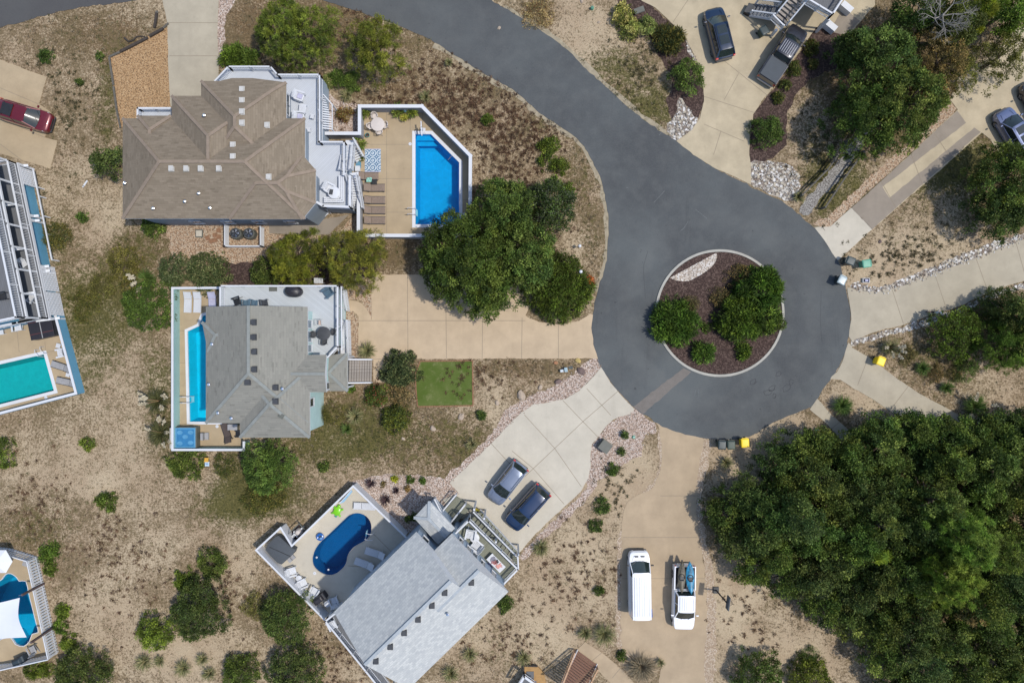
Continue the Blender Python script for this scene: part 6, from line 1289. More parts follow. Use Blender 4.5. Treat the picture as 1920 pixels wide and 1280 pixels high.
def kayak(label,px,py,ang,mat,z=1.35,L=2.9,w=.36):
    e=T('kayak',label,'kayak',P(px,py,z)-Vector((0,0,.15)),ang,'kayaks in the white pickup'); n=12; rings=[]
    for i in range(n+1):
        t_=i/n*2-1; k=max(.05,(1-abs(t_)**2.4)); x=t_*L/2; up=.16*abs(t_)**3
        rings.append([(x,-w*k,.18+up),(x,-w*k*.7,.02+up),(x,0,-.04+up),(x,w*k*.7,.02+up),(x,w*k,.18+up),(x,w*k*.5,.25+up*.8),(x,0,.28+up*.8),(x,-w*k*.5,.25+up*.8)])
    part('hull',MB().loft(rings),mat,e,smooth=True); part('cockpit',torus(MB(),(0,0,.27),.26,.04,n=18),mt['black'],e,smooth=True); part('seat',MB().box((-.1,0,.29),(.3,.34,.05)).box((-.27,0,.4),(.05,.34,.2)),mt['dark'],e,bevel=.02)
    part('deck_line',MB().bar((.4,-.12,.33),(1.05,.03,.36),.02,.02).bar((.4,.12,.33),(1.05,-.03,.36),.02,.02),mt['black'],e); return e
k1=kayak('camouflage brown kayak in the bed of the white pickup',1278,1081,R(88),M('camo_plastic',A(92,86,70),.5,.5,5,kind='obj'),1.4); k1.rotation_euler=(0,R(4),R(88))
k2=kayak('blue and teal kayak beside the brown one in the white pickup',1294,1082,R(93),M('teal_camo_plastic',A(50,140,180),.4,.5,5,kind='obj'),1.45,3.0,.38)
e=T('paddle','black paddle blades sticking out past the tailgate of the white pickup','paddle',P(1279,1055,1.2),R(92)); part('shaft',MB().tube((-1.6,0,0),(0,0,0),.02),mt['black'],e); part('blade',MB().box((.12,0,0),(.35,.16,.03)),mt['black'],e,bevel=.01)
# ---------------- person on the right driveway ----------------
def person(label,px,py,face,z=0):
    e=T('person',label,'person',P(px,py,z),face)   # +x forward
    V=[];E=[];Rr=[]
    def vtx(p,r,parent=None):
        V.append(p);Rr.append(r)
        if parent is not None:E.append((parent,len(V)-1))
        return len(V)-1
    pel=vtx((0,0,.95),.15); w_=vtx((.0,0,1.1),.135,pel); ch=vtx((.02,0,1.32),.16,w_); nk=vtx((.03,0,1.5),.06,ch); hd=vtx((.05,0,1.62),.085,nk); hd2=vtx((.055,0,1.72),.075,hd)
    for s,lx,ax in((-1,.22,-.2),(1,-.2,.24)):
        hp=vtx((0,s*.1,.9),.095,pel); kn=vtx((lx*.6+.05,s*.11,.5),.06,hp); an=vtx((lx,s*.11,.1),.038,kn); vtx((lx+.17,s*.12,.035),.035,an)
        sh=vtx((.02,s*.19,1.42),.06,ch); el=vtx((ax*.5,s*.27,1.15),.042,sh); wr=vtx((ax+.06,s*.27,.93),.028,el); pm_=vtx((ax+.09,s*.265,.87),.03,wr)
        for f_ in range(4): a1=vtx((ax+.075+f_*.02,s*(.255+.005*f_),.825-.005*abs(f_-1)),.009,pm_); vtx((ax+.085+f_*.02,s*(.25),.79-.004*abs(f_-1)),.008,a1)
        t1=vtx((ax+.125,s*.245,.86),.01,pm_); vtx((ax+.14,s*.235,.83),.009,t1)
    nz=vtx((.135,0,1.63),.014,hd)
    me=bpy.data.meshes.new('body'); me.from_pydata(V,E,[]); o=bpy.data.objects.new('body',me); C.objects.link(o); o.parent=e
    sk_=o.modifiers.new('skin','SKIN'); sk_.use_smooth_shade=True
    for i,s_ in enumerate(me.skin_vertices[0].data): s_.radius=(Rr[i],Rr[i]); s_.use_root=(i==0)
    o.modifiers.new('sub','SUBSURF').render_levels=1; o.modifiers['sub'].levels=1; me.materials.append(M('skin',A(200,150,125),.6,.05))
    def cloth(nm,pts,mat_):
        m=MB()
        for (a_,ra),(b_,rb) in pts: m.tube(a_,b_,ra,rb,n=12)
        part(nm,m,mat_,e,smooth=True)
    shirt=M('pale_grey_shirt',A(190,196,200),.9); sh_=M('dark_shorts',A(52,54,66),.9); shoe=mt['black']
    cloth('shirt',[(((0,0,.93),.17),((.02,0,1.3),.19)),(((.02,0,1.3),.19),((.03,0,1.49),.09))]+[(((.02,s*.17,1.42),.085),((ax*.4,s*.26,1.2),.07)) for s,ax in((-1,-.2),(1,.24))],shirt)
    cloth('shorts',[(((0,0,1.0),.172),((0,0,.84),.17))]+[(((0,s*.1,.9),.115),((lx*.5+.03,s*.11,.52),.1)) for s,lx in((-1,.22),(1,-.2))],sh_)
    for s,lx in((-1,.22),(1,-.2)): part('shoe',MB().box((lx+.07,s*.115,.045),(.28,.1,.09)),shoe,e,bevel=.03,smooth=True)
    part('cap',MB().lathe((.05,0,1.68),[(.105,0),(.11,.05),(.08,.11),(.02,.13)],14).box((.17,0,1.695),(.12,.14,.015)),M('slate_cap',A(110,130,140),.8),e,smooth=True)
    m=MB()
    for s in(-1,1): m.lathe((.13,s*.035,1.655),[(.008,0),(.014,.01),(.008,.02)],8)
    part('eyes',m,mt['dark'],e); return e
person('person in pale grey shirt and dark shorts beside the curved right drive',1743,588,R(170))
# ---------------- vegetation ----------------
def quads(name,V,cols,mat,parent=None):
    """V: (n,4,3) array, cols (n,3)"""
    n=len(V); me=bpy.data.meshes.new(name); me.vertices.add(n*4); me.vertices.foreach_set('co',V.astype(np.float32).ravel())
    me.loops.add(n*4); me.loops.foreach_set('vertex_index',np.arange(n*4,dtype=np.int32)); me.polygons.add(n); me.polygons.foreach_set('loop_start',np.arange(0,n*4,4,dtype=np.int32)); me.update(calc_edges=True)
    c=np.concatenate([np.repeat(cols,4,0),np.ones((n*4,1))],1).astype(np.float32); ca=me.color_attributes.new('col','FLOAT_COLOR','POINT'); ca.data.foreach_set('color',c.ravel()); me.materials.append(mat)
    o=bpy.data.objects.new(name,me); C.objects.link(o)
    if parent is not None: o.parent=parent
    return o
def unit(a): return a/np.maximum(1e-6,np.linalg.norm(a,axis=-1,keepdims=True))
def leafquads(rng,P_,D_,ln,wd,cols,curl=.35):
    n=len(P_); s=unit(np.cross(D_,unit(rng.normal(size=(n,3))))); nrm=np.cross(s,D_)
    a=P_; mid=P_+D_*ln[:,None]*.5+nrm*(ln*curl*.3)[:,None]; tip=P_+D_*ln[:,None]
    return np.stack([a,mid-s*wd[:,None]/2,tip,mid+s*wd[:,None]/2],1)
def crown(rng,R_,Hc,z0,kind,pal,dens=1.0):
    """returns quads + colours for a crown of radius R_, from z0 to z0+Hc"""
    pal=np.array(pal); K={'oak':dict(lobe=.55,leaf=.2,wid=.11,n=68,rag=.16,out=.75),'shrub':dict(lobe=.35,leaf=.14,wid=.085,n=85,rag=.16,out=.7),'pine':dict(lobe=.42,leaf=.3,wid=.035,n=115,rag=.3,out=1.0),
      'feather':dict(lobe=.42,leaf=.38,wid=.07,n=75,rag=.1,out=1.25),'hedge':dict(lobe=.3,leaf=.09,wid=.07,n=130,rag=.04,out=.6),'sparse':dict(lobe=.3,leaf=.16,wid=.07,n=30,rag=.45,out=.5),'dry':dict(lobe=.3,leaf=.16,wid=.04,n=60,rag=.25,out=.9)}[kind]
    ang0=rng.uniform(0,6.28,5); am=rng.uniform(.3,1,5)*K['rag']
    def rad(th): return 1+sum(am[k]*np.sin((k+2)*th+ang0[k]) for k in range(5))*.5
    lr=max(.14,min(K['lobe']*.72,R_*.3)); nl=int(max(9,3.1*(R_/lr)**2*(1.0 if kind!='sparse' else .7)))
    th=rng.uniform(0,6.283,nl); r=np.sqrt(rng.uniform(0,1,nl))*(1.08 if kind not in('hedge',) else .98); zt=np.sqrt(np.clip(1-r**2,0,1)); u_=rng.uniform(-.15,1,nl)**1
    layer=np.where(rng.uniform(0,1,nl)<.68,rng.uniform(.6,1.08,nl),rng.uniform(.1,.75,nl))
    if kind in('hedge','feather'): layer=np.where(rng.uniform(0,1,nl)<.8,rng.uniform(.85,1,nl),rng.uniform(.3,.8,nl))
    rr_=r*R_*rad(th); L_=np.stack([rr_*np.cos(th),rr_*np.sin(th),z0+Hc*(.12+.88*zt*layer)-lr*.4],1)
    lsz=lr*rng.uniform(.6,1.25,nl)*np.where(r>.88,.6,1); tint=rng.uniform(.82,1.2)*np.array([rng.uniform(.88,1.15),1,rng.uniform(.85,1.1)]); lt=rng.uniform(.5,1.55,(nl,1)); shade=rng.choice(len(pal),nl,p=None)
    nleaf=(K['n']*1.75*(lsz/.42)**2*dens*(.16/ (K['leaf']*K['wid'])**.5 *.75 if kind in('x',) else 1)).astype(int)+10
    idx=np.repeat(np.arange(nl),nleaf); n=len(idx); d=unit(rng.normal(size=(n,3))+np.array([0,0,.45])); rad_=lsz[idx]*rng.uniform(.3,1.45,n)**.75
    if kind=='pine': # needle puffs: several tufts per lobe
        tc=unit(rng.normal(size=(nl,7,3))+np.array([0,0,.5])); ti=rng.integers(0,7,n); base=L_[idx]+tc[idx,ti]*(lsz[idx]*.75)[:,None]; d=unit(rng.normal(size=(n,3))+tc[idx,ti]*.9); p=base
    else: p=L_[idx]+d*rad_[:,None]*np.array([1,1,.75])
    dd=unit(d*K['out']+rng.normal(size=(n,3))*.6+np.array([0,0,.1]))
    ln=K['leaf']*rng.uniform(.6,1.3,n); wd=K['wid']*rng.uniform(.7,1.3,n); p[:,2]=np.maximum(p[:,2],.03)
    V=leafquads(rng,p,dd,ln,wd,None); col=pal[shade[idx]]*np.array([1.85,1.72,1.15])*tint*lt[idx]*rng.uniform(.65,1.35,n)[:,None]; col=np.clip(col*(1+rng.normal(size=(nl,1))[idx]*.07),.003,.9)
    return V,col,L_
PAL={'oak':[(.032,.058,.018),(.042,.072,.02),(.055,.085,.024),(.075,.105,.03)],'oakdk':[(.03,.052,.02),(.04,.064,.024),(.05,.075,.026),(.06,.085,.03)],
 'pine':[(.062,.082,.016),(.085,.1,.018),(.105,.12,.024),(.05,.065,.016)],'bright':[(.05,.085,.017),(.065,.105,.02),(.085,.13,.024),(.04,.068,.016)],'yellow':[(.11,.15,.02),(.15,.18,.025),(.075,.11,.02)],
 'shrub':[(.045,.08,.022),(.06,.1,.028),(.08,.12,.035),(.035,.062,.018)],'greygreen':[(.085,.1,.06),(.11,.125,.075),(.06,.075,.045)],'feather':[(.035,.07,.016),(.05,.095,.02),(.075,.125,.025),(.03,.055,.014)],
 'olive':[(.08,.085,.03),(.11,.11,.04),(.06,.065,.025)],'brown':[(.12,.095,.05),(.16,.12,.065),(.09,.075,.045)],'dry':[(.2,.16,.1),(.26,.21,.13),(.13,.11,.07)],'straw':[(.3,.26,.13),(.2,.2,.08),(.14,.15,.06)],
 'purple':[(.05,.03,.035),(.08,.05,.05),(.035,.022,.028)],'speck':[(.12,.16,.06),(.2,.24,.11),(.07,.1,.035),(.28,.3,.16)],'rust':[(.2,.06,.03),(.26,.09,.04)],'palm':[(.06,.11,.02),(.1,.15,.035)]}
def plant(name,label,cat,px,py,rpx,h,kind='shrub',pal='shrub',group=None,seed=None,trunk=True,dens=1.0,z0=None,extra=None):
    zc=h*.6; b=P(px,py,zc); R_=rpx*(H-zc)/F; seed=seed if seed is not None else int(px*7+py*13)
    rng=np.random.default_rng(seed); e=T(name,label,cat,(b.x,b.y,0),rng.uniform(0,0.01),group)
    z0=(h*.3 if h>2.2 else .02) if z0 is None else z0
    V,col,L_=crown(rng,R_,h-z0,z0,kind,PAL[pal],dens)
    if extra: # second colour accents
        k=rng.uniform(size=len(col))<extra[1]; ex_=np.array(PAL[extra[0]] if isinstance(extra[0],str) else extra[0]); col[k]=ex_[rng.integers(0,len(ex_),k.sum())]
    quads('crown' if h>2.2 else 'foliage',V,col,mt['leaf'],e)
    if trunk and rpx>14:
        m=MB(); tr=min(.22,.05+.03*h); top=Vector((rng.normal()*.15,rng.normal()*.15,z0+(h-z0)*.45)); m.tube((0,0,-.05),top,tr,tr*.6)
        for k in rng.choice(len(L_),min(10,len(L_)),replace=False):
            q_=Vector(L_[k]); st=Vector((0,0,0)).lerp(top,rng.uniform(.4,1)); md=st.lerp(q_,.55)+Vector((0,0,.12*h*.3)); m.tube(st,md,tr*.4,tr*.25,n=5); m.tube(md,q_,tr*.25,tr*.08,n=5)
        part('trunk' if h>2.2 else 'stems',m,mt['bark'],e,smooth=True)
    return e
def grassclump(label,px,py,rpx,h,pal='straw',n=260,group=None,name='grass_clump',plumes=0,seed=None,cat='grass clump',droop=.9,wid=.035):
    b=P(px,py,h*.4); R_=rpx*.049; rng=np.random.default_rng(seed or int(px*3+py)); e=T(name,label,cat,(b.x,b.y,0),0,group); pl=np.array(PAL[pal])
    n=int(n*max(.5,(rpx/18)**1.3)); th=rng.uniform(0,6.283,n); d=np.stack([np.cos(th),np.sin(th),np.zeros(n)],1); base=d*rng.uniform(0,.25,n)[:,None]*R_; rr_=R_*rng.uniform(.45,1.05,n); Vs=[];cs=[]
    hh=h*rng.uniform(.5,1,n); up=np.array([0,0,1.]); prev=base; s=np.cross(d,up)+rng.normal(size=(n,3))*.25; s=unit(s); col=pl[rng.integers(0,len(pl),n)]*rng.uniform(.75,1.25,n)[:,None]
    for k,(f,zf) in enumerate(((.35,.75),(.72,1.0),(1.0,.8))):
        nx_=base+d*(rr_*f)[:,None]+up*(hh*zf)[:,None]; w0=wid*(1-.3*k); w1=wid*(1-.3*(k+1)) if k<2 else .004
        Vs.append(np.stack([prev-s*w0,prev+s*w0,nx_+s*w1,nx_-s*w1],1)); cs.append(col); prev=nx_
    quads('blades',np.concatenate(Vs),np.clip(np.concatenate(cs),0,.9),mt['drygrass'],e)
    for i in range(plumes):
        a=rng.uniform(0,6.283); r_=R_*rng.uniform(.4,.95); c=Vector((math.cos(a)*r_,math.sin(a)*r_,h*rng.uniform(1.0,1.25))); dv=Vector((math.cos(a)*.9,math.sin(a)*.9,.5)).normalized(); m=MB(); m.tube((0,0,.1),c,.012,.01,n=4)
        part('stalk',m,mt['wood_tan'],e); nn=60; t_=rng.uniform(0,1,nn); p=np.array(c)[None]+np.array(dv)[None]*(t_*.5)[:,None]; dd=unit(rng.normal(size=(nn,3))*.6+np.array(dv)); quads('plume',leafquads(rng,p,dd,np.full(nn,.22),np.full(nn,.08),None),np.array([[.55,.5,.38]])*rng.uniform(.85,1.2,(nn,1)),mt['drygrass'],e)
    return e
pl=plant
# --- pines, oaks and shrubs of the left and centre
pl('pine_tree','olive green pine left of its twin by the upper street','pine tree',555,62,70,5.2,'pine','pine'); pl('pine_tree','olive green pine beside the upper street, right of its twin','pine tree',702,86,54,5.2,'pine','pine')
pl('pine_tree','olive pine between the two houses, left of its twin','pine tree',556,482,52,5.0,'pine','pine'); pl('pine_tree','olive pine at the lower corner of the blue pool terrace','pine tree',657,484,60,5.5,'pine','pine')
pl('dark_shrub','dark green shrub beneath the left pine between the houses','shrub',498,510,30,1.6,'shrub','oakdk')
pl('clipped_hedge','smooth rounded green hedge with two lobes below the upper right pine','hedge',635,146,19,1.1,'hedge','shrub',group='rounded hedges below the pine'); pl('clipped_hedge','smooth rounded green hedge lobe right under the upper right pine','hedge',660,152,19,1.0,'hedge','shrub',group='rounded hedges below the pine')
pl('clipped_hedge','small pale round shrub against the white deck railing','shrub',610,152,15,1.0,'hedge','speck'); pl('juniper','low bright green juniper beside the pale drive and the deck','shrub',436,106,22,.8,'feather','bright',trunk=False); pl('juniper','low juniper under the corner of the white deck','shrub',462,110,20,.8,'feather','shrub',trunk=False)
pl('dark_shrub','dark green tree hugging the left wall of the brown roofed house','tree',203,303,29,3.0,'oak','oakdk'); pl('dark_shrub','dark shrub below the lower left corner of the brown roof','shrub',285,420,24,1.3,'shrub','shrub',trunk=False)
pl('olive_shrub','brownish olive twiggy shrub right of the sandy slope','shrub',228,492,32,1.6,'dry','olive'); pl('olive_shrub','olive shrub above the pampas plumes','shrub',248,535,26,1.2,'dry','olive',extra=('bright',.25))
pl('grey_green_shrub','grey green broad leaved shrub at the top left of the cyan pool','shrub',322,508,30,1.9,'shrub','greygreen',extra=('shrub',.5)); pl('grey_green_shrub','grey green shrub right of its twin above the cyan pool','shrub',385,508,38,1.9,'shrub','greygreen',extra=('shrub',.55))
pl('green_shrub','big bright green shrub left of the cyan pool wall','shrub',276,572,47,2.6,'shrub','shrub',extra=('bright',.4)); pl('low_scrub','low dark green scrub right of the sky blue wall','shrub',103,442,26,.9,'dry','olive',trunk=False,extra=('shrub',.4)); pl('low_scrub','low yellowish scrub patch left of the big bright shrub','shrub',192,535,26,.5,'dry','olive',trunk=False,dens=.7)
pl('low_scrub','low green scrub patch between the blue wall and the sand','shrub',158,570,30,.5,'dry','olive',trunk=False,dens=.6,extra=('bright',.2))
grassclump('pampas grass with five cream plumes above the bright shrub','276' and 276,524,20,1.3,'palm',180,plumes=6,name='pampas_grass'); grassclump('pampas grass with many plumes left of the cyan pool',296,752,24,1.2,'olive',240,plumes=10,name='pampas_grass'); grassclump('pampas grass with small plumes near the hot tub corner',302,812,26,1.1,'olive',260,plumes=7,name='pampas_grass')
pl('dark_shrub','dark green tree below the grey green roof','tree',500,876,50,3.2,'shrub','shrub'); pl('green_scrub','yellowish green scrub under the dark tree below the roof','shrub',492,925,40,.9,'dry','olive',trunk=False,extra=('bright',.4)); pl('low_shrub','spreading green shrub below the hot tub wall','shrub',346,866,34,1.1,'shrub','shrub',trunk=False); pl('low_shrub','green shrub directly below the brown lounger wall','shrub',420,872,22,.8,'dry','olive',trunk=False,extra=('shrub',.4))
pl('round_bush','dense grey green round bush at the left of the green lawn','shrub',747,692,34,2.2,'shrub','greygreen',extra=('oakdk',.65),dens=1.4); pl('olive_shrub','dark olive shrub below the round bush','shrub',742,786,27,1.8,'shrub','pine',extra=('oakdk',.3)); pl('flowering_shrub','green shrub with red flowers left of the green lawn','shrub',706,742,22,1.3,'shrub','shrub',extra=([(.45,.05,.05),(.5,.12,.1)],.07))
pl('dry_shrub','brownish grassy shrub below the round bush','shrub',752,738,26,1.0,'dry','dry',trunk=False,extra=('olive',.5)); pl('dry_shrub','wispy olive shrub right of the pale aqua bay','shrub',622,777,22,1.3,'dry','olive',trunk=False); grassclump('small green tuft below the wispy olive shrub',650,804,13,.7,'palm',120)
grassclump('wiry green grass clump at the corner of the tan drive',688,658,19,.9,'straw',200); grassclump('straw coloured grass beside the wispy shrub',665,780,17,.8,'straw',150)
# central oaks
pl('oak_tree','large dark green oak overhanging the corner of the pool terrace, upper crown','oak tree',943,402,66,6.8,'oak','oak',dens=1.15); pl('oak_tree','largest dark green oak overhanging the tan drive','oak tree',882,488,94,7.4,'oak','oak',dens=1.2,seed=77); pl('oak_tree','lower lobe oak between the largest oak and the round hedge','oak tree',925,545,46,5.0,'oak','oak'); pl('oak_tree','oak at the left of the largest oak above the tan drive','oak tree',838,510,44,5.0,'oak','oak'); pl('grey_oak','dull grey green tree right of the large oaks','tree',1025,385,50,4.8,'oak','oakdk',extra=('greygreen',.3))
pl('oak_tree','dark oak joining the largest oak to the round hedge','oak tree',985,475,62,6.4,'oak','oak'); pl('round_hedge','bright green feathery round hedge at the inside of the road bend','hedge',1047,538,60,2.6,'feather','feather',z0=.05,extra=('pine',.3)); pl('rust_shrub','small rust coloured shrub at the right of the round hedge','shrub',1102,528,12,1.2,'shrub','rust',trunk=False)
for lb,x,y,r in(('yellow green bush on the sand left of the road, upper',1031,273,19),('yellow green bush left of its twin on the road verge',1028,303,17),('yellow green bush right of its twin on the road verge',1050,309,15),('small yellow green bush below the verge pair',1065,354,11),('tiny bright bush on the dry slope beside the pool wall',915,223,10),('yellow green bush above the dull grey green tree',1038,345,14)): pl('bright_bush',lb,'shrub',x,y,r,.9,'shrub','bright',trunk=False,extra=('yellow',.5))
# upper middle
for lb,x,y,r in(('speckled pale green bush, upper of three by the mulch',1170,25,22),('speckled pale green bush, lower left of three by the mulch',1182,52,19),('speckled pale green bush, right of three by the mulch',1213,48,19)): pl('viburnum_bush',lb,'shrub',x,y,r,1.3,'shrub','speck',group='speckled bushes by the mulch bed',dens=1.3)
pl('dark_shrub','brownish dark spiky shrub on the mulch near the navy car','shrub',1253,72,26,1.2,'feather','olive',extra=('oakdk',.4)); pl('green_shrub','deep green tall shrub on the mulch left of the drive','shrub',1290,142,30,2.4,'shrub','shrub'); pl('green_shrub','deep green shrub on the mulch below the charcoal pickup','shrub',1441,243,29,2.0,'shrub','shrub',extra=('bright',.25))
for lb,x,y,r in(('small green shrub beside the charcoal pickup hood',1522,88,14),('small green shrub beside the pickup bed',1489,128,14),('tiny shrub right of the small shrubs on the mulch',1525,119,9),('tiny shrub third down the mulch edge',1473,158,10),('tiny yellowish shrub at the lower end of the mulch edge',1460,183,11)): pl('mulch_shrub',lb,'shrub',x,y,r,.7,'shrub','olive',trunk=False,group='small shrubs on the mulch bed',extra=('bright',.4))
# upper right wood
for i,(x,y,r,h,kd,pa,lb) in enumerate(((1622,222,62,6.5,'oak','oak','dark oak at the lower left of the upper right wood'),(1698,196,72,7.5,'oak','oak','large dark oak in the middle of the upper right wood'),(1655,112,66,6.5,'oak','oakdk','dark greyish oak at the left of the upper right wood'),(1604,100,40,4.5,'oak','oakdk','smaller dark oak near the grey steps'),
  (1760,118,50,6,'sparse','brown','brownish thin crown in the upper right wood'),(1785,50,50,6,'oak','oakdk','olive crown behind the bare branches'),(1836,22,30,5.5,'pine','yellow','yellow green crown at the top edge on the right'),(1715,25,42,6,'oak','oak','dark crown at the top edge on the right'),(1895,18,44,5,'oak','bright','light green tree in the top right corner'),(1875,108,48,4,'sparse','olive','thin open olive tree on the pale sand at the right'),(1792,130,40,4.5,'sparse','olive','thin grey olive crown beside the sand'),(1738,175,36,5,'sparse','brown','rusty thin crown right of the large dark oak'))):
    pl('oak_tree' if kd=='oak' else 'thin_tree',lb,'tree',x,y,r,h,kd,pa,dens=1.1 if kd=='oak' else 2.6)
pl('oak_tree','dark oak at the right edge above the curved drive, upper','oak tree',1890,330,64,6,'oak','oak'); pl('oak_tree','dark oak at the right edge above the curved drive, lower','oak tree',1875,400,50,5,'oak','oakdk',extra=('shrub',.3))
# bare tree
e=T('bare_tree','leafless silvery branches in the upper right wood','bare tree',P(1745,45,4).xy.to_3d(),0); rng=random.Random(11); m=MB()
def twig(p,d,L_,r_,k):
    q_=p+d*L_; m.tube(p,q_,r_,r_*.7,n=5)
    if k>0:
        for _ in range(3): d2=(d+Vector((rng.gauss(0,.55),rng.gauss(0,.55),rng.gauss(.1,.25)))).normalized(); twig(q_,d2,L_*rng.uniform(.6,.85),r_*.6,k-1)
m.tube((0,0,0),(0,0,5.8),.14,.09)
for a in range(7): twig(Vector((0,0,rng.uniform(5,6))),Vector((math.cos(a*.9),math.sin(a*.9),.45)).normalized(),.9,.055,4)
part('branches',m,mt['silver_bark'],e)
# right middle
pl('green_shrub','rounded green bush at the lower side of the curved drive','shrub',1797,626,48,3.2,'shrub','bright',dens=1.1,extra=('pine',.4)); pl('clipped_hedge','rounded grey green hedge right of the curved drive','hedge',1872,572,38,2.2,'hedge','shrub',extra=('greygreen',.2)); pl('oak_tree','dark tree at the right edge below the curved drive','tree',1905,590,42,5,'oak','oakdk')
pl('pine_tree','bright pine like tree at the right edge','pine tree',1885,650,48,5,'pine','bright'); pl('oak_tree','dark crown behind the bright pine like tree','tree',1930,640,46,6,'oak','oak'); pl('low_shrub','green shrub on the sand below the bright pine like tree','shrub',1812,696,22,1.0,'dry','shrub',trunk=False)
grassclump('pampas grass with pale plumes beside the yellow bin',1668,652,18,1.1,'straw',220,plumes=6,name='pampas_grass'); grassclump('green grass clump right of the yellow bin drive',1729,690,15,.8,'palm',200); grassclump('green grass clump lower on the right sand bank',1774,727,14,.8,'palm',200); grassclump('large green clump with long straw plumes near the forest edge',1826,762,23,1.2,'palm',300,plumes=9,name='pampas_grass'); grassclump('round green grass clump between the two lower drives',1578,760,20,1.0,'palm',320)
for lb,x,y,r in (('brown tangle of dry shrub right of the yellow bin',1700,665,18),('brown dry shrub above the lower green clump',1752,700,18),('grey brown dry shrub below the rounded green bush',1790,700,14)): pl('dry_shrub',lb,'shrub',x,y,r,.6,'dry','brown',trunk=False,extra=('olive',.5))
grassclump('straw grass clump above the forest near the dark bins',1361,867,14,.8,'straw',170); grassclump('straw grass clump at the foot of the right path rail',1497,370,13,.7,'straw',150)
# big forest lower right
FP=[(1345,915),(1385,880),(1440,838),(1530,806),(1590,808),(1630,770),(1690,778),(1760,788),(1830,780),(1990,765),(1990,1340),(1690,1340),(1650,1275),(1605,1225),(1560,1178),(1500,1140),(1440,1105),(1395,1078),(1355,1030),(1338,960)]
def edged(x,y):
    m_=1e9
    for (x1,y1),(x2,y2) in zip(FP,FP[1:]+FP[:1]):
        t_=max(0,min(1,((x-x1)*(x2-x1)+(y-y1)*(y2-y1))/((x2-x1)**2+(y2-y1)**2))); m_=min(m_,math.hypot(x-x1-t_*(x2-x1),y-y1-t_*(y2-y1)))
    return m_
rng=random.Random(4); pts=[]; tries=0
while tries<6000:
    tries+=1; x=rng.uniform(1340,1985);y=rng.uniform(790,1335)
    if inside(np.array([x]),np.array([y]),FP)[0] and edged(x,y)>23 and all((x-a)**2+(y-b)**2>45**2 for a,b in pts) : pts.append((x,y))
pts+=[(1645,812),(1722,812),(1800,816),(1880,812),(1945,805),(1358,960),(1590,850)]
print('forest',len(pts))
spc=[('oak','oak'),('oak','oak'),('oak','oakdk'),('oak','oak')]
for i,(x,y) in enumerate(pts):
    kd,pa=spc[i%4]; r=rng.uniform(34,47); h=rng.uniform(4.2,9)
    ed_=edged(x,y); h=min(h,2.6+ed_*.045)
    if ed_<45: r=min(r,34+ed_*.1)
    edge=(x<1420 or (y>1050 and x<1600)); 
    lb='dark green oak at the sandy left margin of the lower right wood' if edge else ('dark green oak on the upper margin of the lower right wood' if y<880 else 'dark green oak inside the dense lower right wood')
    pl('oak_tree',lb,'oak tree',x,y,r,h,kd,pa,group=('left margin oaks of the wood' if edge else 'upper margin oaks of the wood' if y<880 else 'inner oaks of the wood'),dens=1.0,seed=int(x*y),extra=('bright',rng.choice([0,.06,.15])))
pl('pine_tree','tall bright green pine standing above the dark wood, upper','pine tree',1790,1000,62,10,'pine','palm',dens=1.6); pl('pine_tree','tall bright green pine standing above the dark wood, lower','pine tree',1768,1080,54,9.6,'pine','palm',dens=1.6); pl('pine_tree','tall green pine near the right edge of the wood','pine tree',1850,1030,46,9.2,'pine','palm',dens=1.3,extra=('pine',.5))
pl('bright_bush','small lime green treetop in the wood left of the tall pines','treetop',1628,1024,13,7.9,'pine','yellow',trunk=True,z0=6.5); pl('rust_shrub','brownish treetop in the wood below the tall pines','treetop',1800,1130,28,7.6,'sparse','brown',dens=2.4)
pl('green_shrub','green bushy tree at the bottom edge left of the wood','shrub',1425,1268,45,2.6,'shrub','shrub',extra=('pine',.3)); pl('green_shrub','olive shrub at the bottom edge right of its neighbour','shrub',1520,1275,40,1.8,'shrub','pine'); pl('low_shrub','small green shrub on the sand near the wood corner','shrub',1520,1232,18,.7,'dry','shrub',trunk=False)
# island
IG='shrubs on the traffic island'
for lb,x,y,r,h,kd,pa,dn in(('feathery green shrub at the left side of the island',1268,603,42,1.9,'feather','feather',1),('large feathery green shrub on the upper right of the island',1428,541,42,2.6,'feather','feather',1),('feathery green shrub in the middle right of the island',1390,598,42,2.2,'feather','feather',1),('feathery green shrub right of the middle one on the island',1432,590,32,2.2,'feather','feather',1),('brownish thin shrub at the top of the island planting',1390,520,26,1.3,'dry','brown',1),('brownish thin shrub in the centre of the island',1350,557,20,1.0,'dry','brown',1),('faded brown shrub beside the left island shrub',1292,572,18,1.0,'dry','brown',1),('small green shrub at the bottom left of the island',1320,661,18,1.1,'feather','feather',1),('small green shrub at the bottom right of the island',1394,660,12,.8,'feather','feather',1),('tiny green shrub in the centre of the island mulch',1324,613,10,.4,'shrub','shrub',1),('light green shrub overhanging the right kerb of the island',1463,605,13,1.3,'shrub','bright',1)):
    pl('island_shrub',lb,'shrub',x,y,r,h,kd,pa,group=IG,z0=.1,dens=1.15,extra=('bright',.15) if kd=='feather' else ('olive',.4))
